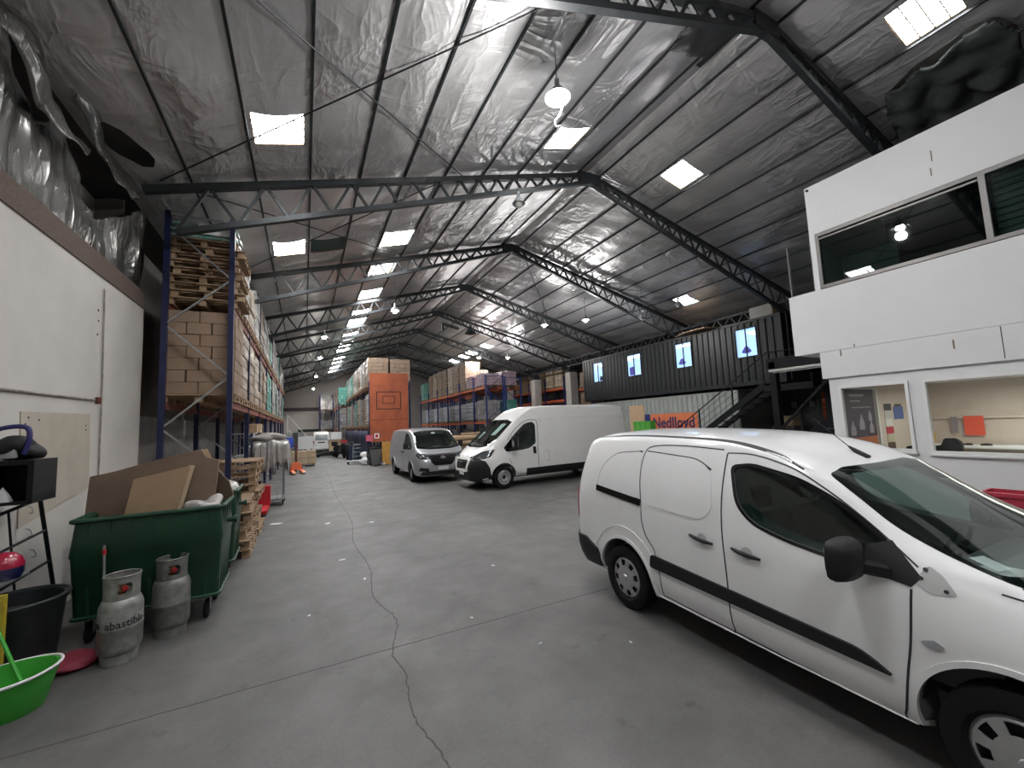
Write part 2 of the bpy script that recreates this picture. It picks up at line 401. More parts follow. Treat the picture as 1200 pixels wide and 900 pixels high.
def floor_ribbon(name, pts, w, label):
    mb = MB(); n = len(pts); vs = []
    for i, (x, y) in enumerate(pts):
        a = Vector(pts[max(0, i - 1)]); b = Vector(pts[min(n - 1, i + 1)]); d = (b - a).normalized(); nn = Vector((-d.y, d.x)) * (w if not callable(w) else w(i)) / 2
        for s_, z in ((1, .0008), (-1, .0008), (-1, -.01), (1, -.01)): vs.append((x + nn.x * s_, y + nn.y * s_, z))
    fs = []
    for i in range(n - 1):
        for j in range(4): fs.append((i * 4 + j, i * 4 + (j + 1) % 4, (i + 1) * 4 + (j + 1) % 4, (i + 1) * 4 + j))
    mb.add(vs, fs); o = struct(name, mb, jm); o['label'] = label; return o
rr = random.Random(3)
cr = []
base = [(.74, 2.2), (.76, 2.57), (.68, 3.1), (.74, 3.6), (.70, 3.95), (.86, 4.6), (.74, 5.3), (.84, 6.46), (.78, 8), (.92, 10), (.86, 14), (.95, 22), (.9, 34)]
for x, y in spline(base, 14): cr.append((x + rr.uniform(-.009, .009), y))
floor_ribbon('trim_1', cr, lambda i: .006 + .007 * abs(math.sin(i * 1.7)), 'long jagged crack running down the grey concrete floor')
def jag(x0, x1, y, a=.004): return [(x0 + (x1 - x0) * i / 90, y + rr.uniform(-a, a) + .02 * math.sin(i * .07)) for i in range(91)]
floor_ribbon('trim_2', jag(-2.6, 9, 4.02), .011, 'thin joint line across the concrete floor beside the gas cylinders')
floor_ribbon('trim_3', jag(-1, 15, 9.05), .012, 'thin joint line across the concrete floor before the parked vans')
floor_ribbon('trim_4', jag(-1, 15, 13.9), .012, 'thin joint line across the concrete floor by the silver van')
# scattered bits of paper on the floor
pmw = pm('paper_scrap', (.7, .7, .68), .8)
for i, (x, y, s) in enumerate([(.52, 7.05, .05), (.72, 6.0, .03), (1.28, 9.4, .05), (.45, 9.9, .07), (2.37, 5.5, .03), (1.9, 3.4, .022), (2.6, 3.0, .018), (-.55, 10.6, .13), (.05, 5.2, .02), (1.55, 4.2, .018)]):
    mb = MB(); mb.prism(roundpoly([(-s, -s * .4), (s * .8, -s * .5), (s, s * .3), (-s * .6, s * .5)], s * .2, 2), 0, .004, 'Z')
    mb.build('paper_scrap', pmw, loc=(x, y, .001), rz=i * 1.3, label='small pale scrap of litter lying on the concrete floor', cat='litter', group='litter scraps on the floor')

# foil ceiling --------------------------------------------------------------
foil = foilmat('foil_insulation', (.72, .71, .715), (.50, .495, .50), .40, (1.9, .7, 1))
foil_dark = foilmat('foil_dark', (.13, .125, .13), (.05, .05, .05), .42, (1.5, 1, 1))
deck = pm('roof_deck', (.05, .045, .04), .8, var=.3)
def inpoly(x, y, P):
    c = False; n = len(P)
    for i in range(n):
        x1, y1 = P[i]; x2, y2 = P[i - 1]
        if (y1 > y) != (y2 > y) and x < (x2 - x1) * (y - y1) / (y2 - y1) + x1: c = not c
    return c
SKR = [(-.76, -.02, 6.80, 7.60), (-.75, 0., 11.58, 12.57), (.13, 1.0, 11.62, 12.53), (4.97, 5.78, 6.86, 7.67), (8.64, 9.42, 6.78, 7.54), (8.68, 9.46, 1.93, 2.69), (14.25, 15.0, 11.57, 12.33),
 (2.04, 2.87, 1.8, 2.6), (8.62, 9.4, -3.2, -2.4), (2.02, 2.87, -3.4, -2.4), (-.76, 0, 1.9, 2.7), (-.76, 0, -3.2, -2.2)]  # closing foil-wall pair is unseen, added to brighten the near van's side
SKROW = [(11.58, 12.68), (14.3, 15.32), (17.15, 18.46), (20.3, 21.5), (22.1, 23.6), (25.5, 26.3), (28.6, 29.8), (30.8, 32), (34.1, 35.5), (36.8, 37.9), (39.8, 41), (42.6, 43.8)]
SKFAR = [(26.8, 27.8), (29.8, 30.8), (31.7, 32.6), (34.2, 35.2)]
SKALL = SKR + [(2.04, 2.87, a, b) for a, b in SKROW] + [(2.04, 2.87, 26.7, 27.5)] + [(11.55, 12.28, a, b) for a, b in SKFAR]
holesR = [roundpoly([(10.15, 3.3), (9.9, 2.7), (9.78, 1.75), (10.3, 1.60), (11.9, 1.9), (12.3, 2.7), (11.6, 3.6), (10.9, 3.45)], .2, 4)]
holesL = [[(5.72, 3.95), (6.98, 3.95), (6.86, 4.66), (6.3, 4.5), (5.83, 4.62)], roundpoly([(-2.6, 7.0), (-2.42, 7.1), (-2.25, 7.5), (-2.12, 7.95), (-2.2, 8.2), (-2.35, 8.15), (-2.6, 7.7)], .12, 3)]
def slope(x0, x1, purl, holes, name, label, seed):
    xs = []; P = sorted([x0] + [p for p in purl if x0 < p < x1] + [x1])
    for a, b in zip(P, P[1:]):
        k = max(3, int((b - a) / .12)); xs += [a + (b - a) * i / k for i in range(k)]
    xs.append(x1); mine = [r_ for r_ in SKALL if x0 < (r_[0] + r_[1]) / 2 < x1]; xs = sorted(set(xs + [v for r_ in mine for v in r_[:2]]))
    ys = sorted(set([Y0 + (Y1 - Y0) * j / 330 for j in range(331)] + [v for r_ in mine for v in r_[2:]])); ny = len(ys) - 1
    q = random.Random(seed); ph = {}
    def sag(x, y):
        for i, (a, b) in enumerate(zip(P, P[1:])):
            if a <= x <= b:
                t = (x - a) / (b - a); f = math.sin(math.pi * t)
                if i not in ph: ph[i] = [(q.uniform(.5, 2.4), q.uniform(0, 6.3), q.uniform(-1.2, 1.2)) for _ in range(5)]
                w = sum(math.sin(y * k_ * 2 + p_ + t * s_ * 3) for k_, p_, s_ in ph[i]) / 5
                return -.035 - f * (.035 + .028 * w) - .014 * f * math.sin(y * 9 + 4 * t + i)
        return -.03
    def snap(x, y):
        best = None
        for h in holes:
            for i in range(len(h)):
                a = Vector(h[i - 1]); b_ = Vector(h[i]); p = Vector((x, y)); d = b_ - a; t = max(0, min(1, (p - a).dot(d) / d.length_squared)); c_ = a + d * t; r_ = (p - c_).length
                if r_ < .10 and (best is None or r_ < best[0]): best = (r_, c_)
        return (best[1].x, best[1].y) if best else (x, y)
    nx = len(xs); fs = []; vs = []
    for y in ys:
        for x in xs: X_, Y_ = snap(x, y); vs.append((X_, Y_, rz(X_) + sag(x, y)))
    for j in range(ny):
        for i in range(nx - 1):
            cx, cy = (xs[i] + xs[i + 1]) / 2, (ys[j] + ys[j + 1]) / 2
            if any(inpoly(cx, cy, h) for h in holes) or any(r_[0] < cx < r_[1] and r_[2] < cy < r_[3] for r_ in mine): continue
            fs.append((j * nx + i, j * nx + i + 1, (j + 1) * nx + i + 1, (j + 1) * nx + i))
    me = bpy.data.meshes.new(name); me.from_pydata(vs, [], fs); me.materials.append(foil); shade(me, 60)
    o = bpy.data.objects.new(name, me); col.objects.link(o); o['kind'] = 'structure'; o['label'] = label; return o
slope(XL0, XR, PL, holesL, 'ceiling_1', 'crinkled silver foil ceiling slope above the near pallet racking', 1)
slope(XR, XR0, PR, holesR, 'ceiling_2', 'crinkled silver foil ceiling slope above the black container', 2)
mb = MB()
for xa, xb in ((XL0 - 1.1, XR), (XR, XR0 + .3)):
    mb.add([(xa, Y0, rz(xa) + .22), (xb, Y0, rz(xb) + .22), (xb, Y1, rz(xb) + .22), (xa, Y1, rz(xa) + .22), (xa, Y0, rz(xa) + .28), (xb, Y0, rz(xb) + .28), (xb, Y1, rz(xb) + .28), (xa, Y1, rz(xa) + .28)],
           [(0, 3, 2, 1), (4, 5, 6, 7), (0, 1, 5, 4), (1, 2, 6, 5), (2, 3, 7, 6), (3, 0, 4, 7)])
struct('ceiling_3', mb, deck, fix=True)
# purlins
for side, xs in (('rack', PL[::-1]), ('container', PR)):
    for i, x in enumerate(xs):
        if side == 'container' and x > 15.2: continue
        mb = MB(); mb.box(0, 0, 0, .035, Y1 - Y0 - .2, .04); 
        mb.build('roof_purlin', M['steel_dark'], loc=(x, (Y0 + Y1) / 2, rz(x) - .058), label='long dark steel purlin under the foil, %s down from the ridge on the %s side' % (ORD[i], side), cat='purlin')

# trusses -------------------------------------------------------------------
def truss_half(root, sgn, y, n=13):
    xe = XR + sgn * 9.55
    def top(x): return rz(x) - .19
    def bot(x):
        t = abs(x - XR) / 9.55; return rz(x) - .40 - .62 * t ** 1.0
    mb = MB(); mb.bar((xe, y, top(xe)), (XR, y, top(XR)), .13, .12); mb.build('top_chord', M['steel_dark'], root)
    xb = XR + sgn * 9.1
    mb = MB(); mb.bar((xb, y, bot(xb)), (XR, y, bot(XR)), .11, .10); mb.build('bottom_chord', M['steel_dark'], root)
    mb = MB(); ts = []
    # web spacing tightens with depth toward the ridge
    x = abs(xb - XR); 
    while x > .3:
        ts.append(x); d = .40 - .19 - .06 + .62 * x / 9.55; x -= max(.24, d * .62)
    for i in range(len(ts) - 1):
        a, b = XR + sgn * ts[i], XR + sgn * ts[i + 1]
        pa = (a, y, bot(a)) if i % 2 == 0 else (a, y, top(a)); pb = (b, y, top(b)) if i % 2 == 0 else (b, y, bot(b))
        mb.bar(pa, pb, .05, .05)
    mb.build('web_lattice', M['steel_dark'], root)
for i, y in enumerate(TY):
    nm = ['behind the camera', 'beside the camera'][i] if i < 2 else None
    if nm: lab = 'dark steel lattice roof truss ' + nm
    else: lab = 'dark steel lattice roof truss, %s one along the hall' % ORD[i - 2]
    root = thing('roof_truss', lab, 'roof truss', (0, 0, 0))
    truss_half(root, -1, y); truss_half(root, 1, y)
    mb = MB(); mb.bb(XR - .34, XR + .34, y - .075, y + .075, ZR - .47, ZR - .16); mb.build('ridge_plate', M['steel_dark'], root)
    # column on the container side
    if 20 < y:
        c = thing('concrete_column', 'square pale concrete column under %s truss' % ('the ' + ORD[i - 2]), 'column', (16.5, y, 0))
        mb = MB(); mb.bb(-.3, .3, -.3, .3, 0, 5.25); mb.build('shaft', pm('col_conc', (.42, .39, .36), .85, var=.12, scale=2) if 'colc' not in M else M['colc'], c, bevel=.015)
        mb = MB(); mb.prism([(-.34, 5.25), (.34, 5.25), (.15, 5.66), (-.15, 5.66)], -.2, .2, 'Y'); mb.build('steel_head', M['steel_dark'], c)
# longitudinal girder on the column line
g = thing('lattice_girder', 'long dark lattice girder running along the column line behind the containers', 'girder')
mb = MB(); mb.bar((16.5, 2, 6.15), (16.5, Y1, 6.15), .1, .1); mb.bar((16.5, 2, 5.72), (16.5, Y1, 5.72), .1, .1); 
mb.build('chord', M['steel_dark'], g)
mb = MB(); y = 2.
while y < Y1 - .6:
    mb.bar((16.5, y, 5.72), (16.5, y + .32, 6.15), .045); mb.bar((16.5, y + .32, 6.15), (16.5, min(y + .64, Y1), 5.72), .045); y += .64
mb.build('web_lattice', M['steel_dark'], g)
# wind bracing rods under the roof
def rod(p, q, lab):
    mb = MB(); mb.tube([(p[0], p[1], rz(p[0]) - .11), (q[0], q[1], rz(q[0]) - .11)], .013, 6); mb.build('bracing_rod', M['steel_dark'], label=lab, cat='bracing rod')
rod((-2.2, 8.5), (3.6, 3.8), 'thin diagonal bracing rod in the first roof bay over the racks, rising away from wall')
rod((-1.6, 3.8), (3.3, 8.6), 'thin diagonal bracing rod in the first roof bay, crossing the other one')
rod((-2.0, 8.7), (2.9, 13.4), 'thin diagonal bracing rod in the second roof bay above the rack')
rod((3.0, 8.7), (-1.8, 13.4), 'thin diagonal bracing rod crossing the second roof bay past the green panel')
rod((7.6, 13.6), (11.6, 18.3), 'thin diagonal bracing rod on the container side between second and third truss')

# skylights -----------------------------------------------------------------
skm = bpy.data.materials.new('daylight_sheet'); skm.use_nodes = True
nt = skm.node_tree; b_ = nt.nodes['Principled BSDF']; b_.inputs['Base Color'].default_value = (.8, .8, .8, 1)
tc = nt.nodes.new('ShaderNodeTexCoord'); wv = nt.nodes.new('ShaderNodeTexWave'); wv.inputs['Scale'].default_value = 2.2; wv.inputs['Distortion'].default_value = 1.5; wv.bands_direction = 'Y'
nt.links.new(tc.outputs['Object'], wv.inputs['Vector'])
mr = nt.nodes.new('ShaderNodeMapRange'); mr.inputs['To Min'].default_value = .75; mr.inputs['To Max'].default_value = 1.1; nt.links.new(wv.outputs['Fac'], mr.inputs[0])
SKY = 46.
ml = nt.nodes.new('ShaderNodeMath'); ml.operation = 'MULTIPLY'; ml.inputs[1].default_value = SKY; nt.links.new(mr.outputs[0], ml.inputs[0]); nt.links.new(ml.outputs[0], b_.inputs['Emission Strength'])
b_.inputs['Emission Color'].default_value = (.97, .985, 1, 1)
skb = pm('skylight_bar', (.30, .22, .15), .8)
teal_dark = pm('teal_sheet', (.006, .045, .04), .5)
teal_lit = pm('teal_lit_sheet', (.0, .3, .25), .5, emis=(.02, .75, .6), estr=2.2)
def skylight(x0, x1, y0, y1, lab, bars=3, m=None):
    xc, yc = (x0 + x1) / 2, (y0 + y1) / 2; sg = 1 if xc < XR else -1
    root = thing('roof_skylight', lab, 'skylight', (xc, yc, rz(xc) - .01))
    a, b = (x1 - x0) / 2, (y1 - y0) / 2; zz = lambda x: sg * SL * x
    mb = MB(); mb.add([(-a, -b, zz(-a)), (a, -b, zz(a)), (a, b, zz(a)), (-a, b, zz(-a)), (-a, -b, zz(-a) + .03), (a, -b, zz(a) + .03), (a, b, zz(a) + .03), (-a, b, zz(-a) + .03)],
                    [(0, 3, 2, 1), (4, 5, 6, 7), (0, 1, 5, 4), (1, 2, 6, 5), (2, 3, 7, 6), (3, 0, 4, 7)])
    mb.build('daylight_pane', m or skm, root)
    mb = MB()
    for k in range(bars):
        y = -b + 2 * b * (k + 1) / (bars + 1); mb.bar((-a, y, zz(-a) - .012), (a, y, zz(a) - .012), .018, .014)
    for p, q in (((-a, -b), (a, -b)), ((a, -b), (a, b)), ((a, b), (-a, b)), ((-a, b), (-a, -b))): mb.bar((*p, zz(p[0]) - .005), (*q, zz(q[0]) - .005), .025, .03)
    mb.build('frame_bars', skb, root)
labs = ['bright roof skylight nearest the foil wall, before the first full truss', 'bright roof skylight beside the dark teal roof panel', 'dark teal unlit roof panel beside a bright skylight', 'bright roof skylight just beyond the brightest hanging lamp', 'bright roof skylight on the office side past the ridge', 'bright roof skylight above the white office block', 'bright roof skylight over the black container windows',
 'bright roof skylight overhead above the aisle', 'bright roof skylight behind the camera over the office', 'bright roof skylight behind the camera over the aisle', 'added unseen skylight overhead near the foil wall to brighten the van side', 'added unseen skylight behind the camera near the foil wall to brighten the van side']
for i, (r_, lb_) in enumerate(zip(SKR, labs)): skylight(*r_, lb_, 0 if i == 2 else 3, teal_dark if i == 2 else None)
for i, (a, b) in enumerate(SKROW): skylight(2.04, 2.87, a, b, 'bright skylight in the long row over the aisle, %s from the camera' % ORD[i], 2)
skylight(2.04, 2.87, 26.7, 27.5, 'small glowing turquoise roof panel in the long skylight row', 0, teal_lit)
for i, (a, b) in enumerate(SKFAR): skylight(11.55, 12.28, a, b, 'distant bright skylight over the far racks on container side, %s along' % ORD[i], 1)
# exposed loose insulation in the torn places
tm = pm('torn_insulation', (.06, .068, .068), .85, var=.5, scale=3, bump=1., bscale=5)
q = random.Random(5)
def crumple(name, lab, pts, z0, amp, sub=64, m=tm, thick=.05):
    xs = [p[0] for p in pts]; ys = [p[1] for p in pts]; x0, x1, y0, y1 = min(xs), max(xs), min(ys), max(ys)
    ph = [(q.uniform(-13, 13), q.uniform(-13, 13), q.uniform(0, 6)) for _ in range(9)]
    def h(x, y): return sum(math.sin(a * x + b * y + c) for a, b, c in ph) / 9
    vs = []; ids = {}; fs = []
    for j in range(sub + 1):
        for i in range(sub + 1):
            x = x0 + (x1 - x0) * i / sub; y = y0 + (y1 - y0) * j / sub; ids[i, j] = len(vs)
            vs.append((x + .05 * h(y, x), y + .05 * h(x + 3, y), z0(x, y) - amp * (.5 + h(x, y))))
    for j in range(sub):
        for i in range(sub):
            if inpoly(x0 + (x1 - x0) * (i + .5) / sub, y0 + (y1 - y0) * (j + .5) / sub, pts): fs.append((ids[i, j], ids[i + 1, j], ids[i + 1, j + 1], ids[i, j + 1]))
    mb = MB(); mb.add(vs, fs); o = mb.build(name, m, fix=False, smooth=60, label=lab, cat='insulation')
    bm = bmesh.new(); bm.from_mesh(o.data); bmesh.ops.delete(bm, geom=[v for v in bm.verts if not v.link_faces], context='VERTS'); bmesh.ops.solidify(bm, geom=bm.faces[:], thickness=thick); bm.to_mesh(o.data); bm.free(); return o
crumple('torn_insulation', 'dark bunched insulation hanging out of the torn foil above the white office', holesR[0], lambda x, y: rz(x) - .06, .22)
crumple('loose_insulation', 'grey loose insulation flap at the ridge beside the nearest truss', [(5.7, 3.9), (7.0, 3.9), (6.9, 4.7), (5.85, 4.66)], lambda x, y: rz(x) - .05, .06, 18, foil_dark, .02)
mb = MB(); mb.bb(6.86, 6.98, 4.05, 4.9, ZR - .14, ZR - .10)
mb.build('ridge_flashing', M['steel_dark'], label='bent dark ridge flashing beside the nearest truss', cat='flashing')

# ================================================================ walls
XW = -2.65
ww = M['wall_white']
mb = MB(); mb.bb(XW - .35, XW, Y0, 9.62, 0, 4.36); o = struct('wall_left', mb, ww); o['label'] = 'long cream painted block wall beside the green waste container'
osb = pm('osb_strip', (.16, .12, .10), .85, base2=(.09, .065, .055), scale=30, bump=.3, bscale=40)
mb = MB(); mb.bb(XW - .3, XW + .02, Y0, 9.58, 4.36, 4.66); o = struct('trim_5', mb, osb); o['label'] = 'brown particle board strip on top of the cream wall'
# hanging foil curtain above the wall, with torn top
fw = foilmat('foil_wall', (.40, .39, .37), (.12, .118, .115), .25, (1.5, 3.2, .8))
def curtain():
    nu, nv = 210, 22; vs = []; fs = []
    def top(y):
        t = 6.15 + .22 * math.sin(y * 1.3) + .1 * math.sin(y * 4.1)
        for c, w, d in ((6.25, .45, .75), (7.75, .75, .85)):
            t -= d * math.exp(-((y - c) / w) ** 2)
        return min(6.25, t)
    for j in range(nv + 1):
        for i in range(nu + 1):
            y = Y0 + (9.72 - Y0) * i / nu; t = j / nv; z = 4.6 + (top(y) - 4.6) * t
            rg = 1 - abs(math.sin(y * 3.4 + .5 * math.sin(y * 2.3)));
            x = XW - .08 + .12 * rg ** 7 * (.3 + .7 * math.sin(math.pi * min(1, t * 1.15))) + .03 * math.sin(y * 17 + z * 2) + .10 * t * (1 - t) * math.sin(z * 5 + y * 2)
            vs.append((x, y, z))
    for j in range(nv):
        for i in range(nu): fs.append((j * (nu + 1) + i, j * (nu + 1) + i + 1, (j + 1) * (nu + 1) + i + 1, (j + 1) * (nu + 1) + i))
    mb = MB(); mb.add(vs, fs); o = mb.build('foil_curtain', fw, fix=False, smooth=70, label='crinkled silver foil sheet hanging above the cream wall, torn along its top', cat='insulation foil')
    bm = bmesh.new(); bm.from_mesh(o.data); bmesh.ops.solidify(bm, geom=bm.faces[:], thickness=.012); bm.to_mesh(o.data); bm.free()
curtain()
# curled strips of torn foil
for i, (y0, y1, za, zb) in enumerate([(5.3, 6.9, 5.95, 5.72), (6.6, 8.6, 6.3, 5.95), (4.2, 5.7, 6.25, 6.0)]):
    mb = MB(); n = 40; vs = []
    for k in range(n + 1):
        t = k / n; y = y0 + (y1 - y0) * t; z = za + (zb - za) * t - .12 * math.sin(math.pi * t) + .03 * math.sin(14 * t + i); w = .13 * abs(math.sin(math.pi * min(1, t * .9 + .08))) + .02 + .03 * math.sin(23 * t + i)
        for a in (-1, -.3, .4, 1): vs.append((XW + .12 + .03 * math.sin(9 * t) + .045 * a * math.sin(6 * t + i), y, z + a * w + .02 * math.sin(20 * t)))
    fs = [(k * 4 + a, k * 4 + a + 1, (k + 1) * 4 + a + 1, (k + 1) * 4 + a) for k in range(n) for a in range(3)]
    mb.add(vs, fs); o = mb.build('torn_foil_strip', fw, fix=False, smooth=60, label='curled strip of torn foil drooping over the curtain top, %s' % ['short one near the middle', 'long one toward the rack', 'one at the camera end'][i], cat='insulation foil')
    bm = bmesh.new(); bm.from_mesh(o.data); bmesh.ops.solidify(bm, geom=bm.faces[:], thickness=.01); bm.to_mesh(o.data); bm.free()
mb = MB(); mb.bb(XW - 1.0, XW - .75, Y0, Y1, 0, 6.6); o = struct('wall_left_2', mb, pm('back_cladding', (.20, .18, .165), .8, var=.25, scale=1.5))
o['label'] = 'dull brown wall behind the pallet racking'
mb = MB(); mb.bb(XW - .75, XW - .35, 9.62, 9.66, 0, 6.4); struct('wall_left_3', mb, pm('brown_panel', (.09, .075, .065), .8, var=.2))
mb = MB(); mb.bb(XW - .74, XW - .70, 10.9, 40, .1, 2.5); o = struct('wall_left_4', mb, pm('grey_panel', (.42, .41, .39), .8, var=.2, scale=2)); o['label'] = 'pale lower wall seen through the racking'
mb = MB(); mb.bb(-3.8, 30, Y1, Y1 + .3, 0, 9.2); o = struct('wall_end', mb, pm('end_wall', (.50, .46, .43), .85, var=.08, scale=.4)); o['label'] = 'pale gable wall at the far end of the hall'
mb = MB(); mb.bb(-3.8, 30, Y0 - .3, Y0, 0, 9.2); struct('wall_front', mb, pm('front_wall', (.34, .33, .32), .85))
mb = MB(); mb.bb(26, 26.3, Y0, Y1, 0, 7); struct('wall_right', mb, pm('right_wall', (.22, .21, .2), .85))
mb = MB(); mb.add([(16.7, Y0, 6.3), (26.2, Y0, 6.9), (26.2, Y1, 6.9), (16.7, Y1, 6.3), (16.7, Y0, 6.35), (26.2, Y0, 6.95), (26.2, Y1, 6.95), (16.7, Y1, 6.35)], [(0, 3, 2, 1), (4, 5, 6, 7), (0, 1, 5, 4), (1, 2, 6, 5), (2, 3, 7, 6), (3, 0, 4, 7)])
struct('ceiling_4', mb, foil)
mb = MB(); mb.bb(-3.3, 1.4, Y1 - .08, Y1, 4.05, 4.4); o = struct('trim_6', mb, pm('dark_rail', (.07, .05, .055), .6)); o['label'] = 'dark horizontal rail across the far wall'
mb = MB(); mb.bb(-.6, 1.4, Y1 - .06, Y1, 1.9, 2.15); struct('trim_7', mb, M['steel_dark'])
# wall furniture on the cream wall
cond = pm('old_conduit', (.33, .30, .27), .6, var=.4, scale=9)
t = thing('wall_conduit', 'thin pale conduit pipe crossing and rising up the cream wall, rusty at the elbow', 'conduit')
mb = MB(); mb.tube([(XW + .02, 3.5, 2.50), (XW + .02, 7.75, 2.56)], .014, 8); mb.build('horizontal_pipe', cond, t)
mb = MB(); mb.tube([(XW + .02, 7.9, 4.2), (XW + .02, 7.98, 2.62), (XW + .02, 8.0, .9)], .010, 8); mb.build('vertical_pipe', cond, t)
mb = MB(); mb.box(XW + .02, 7.86, 2.56, .05, .09, .09); mb.build('junction_elbow', pm('rust', (.12, .03, .02), .8), t, bevel=.01)
bd = pm('board_beige', (.47, .42, .35), .85, var=.1, scale=3, bump=.05)
t = thing('plywood_board', 'beige plywood board screwed to the cream wall above the black crate', 'board')
mb = MB(); mb.add([(XW + .001, 6.12, 2.33), (XW + .001, 7.67, 2.36), (XW + .001, 7.74, 1.36), (XW + .001, 6.2, 1.12), (XW + .012, 6.12, 2.33), (XW + .012, 7.67, 2.36), (XW + .012, 7.74, 1.36), (XW + .012, 6.2, 1.12)], [(0, 1, 2, 3), (4, 7, 6, 5), (0, 4, 5, 1), (1, 5, 6, 2), (2, 6, 7, 3), (3, 7, 4, 0)])
mb.build('panel', bd, t)
mb = MB()
for y, z in ((6.25, 2.27), (6.45, 2.25), (7.55, 2.2), (7.56, 2.14), (6.2, 2.2)): mb.box(XW + .014, y, z, .006, .018, .018)
mb.build('screw_heads', M['steel_dark'], t)
mb = MB()
for y, z, s in ((7.78, 3.85, .03), (7.8, 3.7, .025), (7.79, 3.5, .03)): mb.box(XW + .004, y, z, .008, s * .6, s)
o = struct('trim_8', mb, M['steel_dark']); 

# ================================================================ hanging lamps
def emat(name, c, s):
    m = bpy.data.materials.new(name); m.use_nodes = True; b = m.node_tree.nodes['Principled BSDF']
    b.inputs['Emission Color'].default_value = (*c, 1); b.inputs['Emission Strength'].default_value = s; return m
bulb = emat('lamp_glow', (1, .97, .9), 110.)
dead = pm('lamp_unlit', (.5, .5, .48), .2, coat=.5)
def pendant(x, y, z, lab, power, lit=True, r=.145, cord=True, pl=True):
    t = thing('high_bay_lamp', lab, 'lamp', (x, y, z))
    mb = MB(); mb.lathe([(.0, .30), (.035, .30), (.04, .17), (r * .6, .12), (r * 1.15, .0), (r * 1.12, -.005), (r * .55, .10), (0, .11)], 20, capends=False); mb.build('reflector', M['galv'] if lit else M['lens'], t, smooth=50)
    mb = MB(); mb.lathe([(0, -.10), (r * .45, -.085), (r * .62, -.03), (r * .5, .05), (r * .2, .11), (0, .115)], 16, capends=False); mb.build('bulb', bulb if lit else dead, t, smooth=60)
    if cord: mb = MB(); mb.tube([(0, 0, .28), (0, 0, rz(x) - z - .2)], .007, 6); mb.build('cord', M['black_plastic'], t)
    if lit and pl:
        l = bpy.data.lights.new('lamp_light', 'POINT' if r > .16 or x > 9 else 'SPOT'); l.energy = power; l.color = (1, .985, .97); l.shadow_soft_size = .12
        if r <= .16 and x < 9: l.spot_size = R(155); l.spot_blend = .6; l.energy = power * 1.3
        lo = bpy.data.objects.new('lamp_light', l); lo.location = (x, y, z - .24); col.objects.link(lo)
    return t
big = pendant(3.4, 4.75, 6.85, 'brightest hanging lamp near the camera with a loose white cord', 360, r=.17)
mb = MB(); mb.tube(spline([(.1, 0, -.05), (.06, .03, -.2), (-.02, .0, -.33), (-.07, .02, -.40), (-.04, .02, -.47), (.02, .0, -.45)], 6), .012, 8); mb.build('loose_cord', M['white'], big)
for i, (x, y, z) in enumerate([(3.12, 15.9, 6.5), (.84, 21.55, 6.5), (.84, 27.8, 6.5), (.8, 36, 6.3), (.73, 43.5, 6.0)]):
    pendant(x, y, z, 'lit hanging lamp over the aisle, %s beyond the brightest one' % ORD[i], 170)
for i, (x, y, z) in enumerate([(11.46, 14.84, 6.5), (10.13, 16.26, 6.5), (12.68, 25.41, 6.5), (10.66, 25.82, 6.5)]):
    pendant(x, y, z, 'lit hanging lamp on the container side, %s' % ['close to the black container windows', 'hanging just off the third truss', 'over the far racks by the column', 'over the far racks nearer the ridge'][i], 170)
pendant(4.7, 8.45, 7.35, 'unlit clear round lamp hanging under the first full truss', 0, False)
pendant(12.36, 12.24, 6.0, 'unlit hanging lamp in front of the black container', 0, False)
pendant(13.3, 11.2, 6.35, 'unlit dark lamp hanging beside the skylight over the container', 0, False)
t = thing('hanging_fan', 'small dark hanging unit under the far ridge', 'fan', (7.4, 18.9, 6.5))
mb = MB(); mb.lathe([(.02, .3), (.12, .25), (.3, 0), (.26, -.02), (0, .05)], 16); mb.build('cowl', M['steel_dark'], t, smooth=40)
mb = MB(); mb.tube([(0, 0, .25), (0, 0, 2.1)], .01, 6); mb.build('rod', M['steel_dark'], t)
mb = MB(); mb.bar((5.7, 18.1, 6.7), (6.5, 18.1, 6.5), .14, .10); mb.bar((5.72, 18.1, 6.75), (5.72, 18.1, 6.35), .1, .1); mb.bar((5.9, 18.1, 6.66), (5.9, 18.1, 8.3), .02)
mb.build('hanging_bracket', M['steel_dark'], label='dark steel bracket hanging under the far ridge', cat='bracket')

world = bpy.data.worlds.new('world'); scene.world = world; world.use_nodes = True
world.node_tree.nodes['Background'].inputs[0].default_value = (.5, .5, .52, 1); world.node_tree.nodes['Background'].inputs[1].default_value = .15
scene.view_settings.view_transform = 'Standard'; scene.view_settings.look = 'None'; scene.view_settings.gamma = 1; scene.view_settings.use_curve_mapping = False
scene.view_settings.exposure = .14
cy = scene.cycles; cy.max_bounces = 7; cy.diffuse_bounces = 4; cy.glossy_bounces = 4; cy.transparent_max_bounces = 12; cy.transmission_bounces = 4
cy.use_denoising = True; cy.denoiser = 'OPENIMAGEDENOISE'; cy.sample_clamp_indirect = 6; cy.caustics_reflective = False; cy.caustics_refractive = False; cy.use_light_tree = True
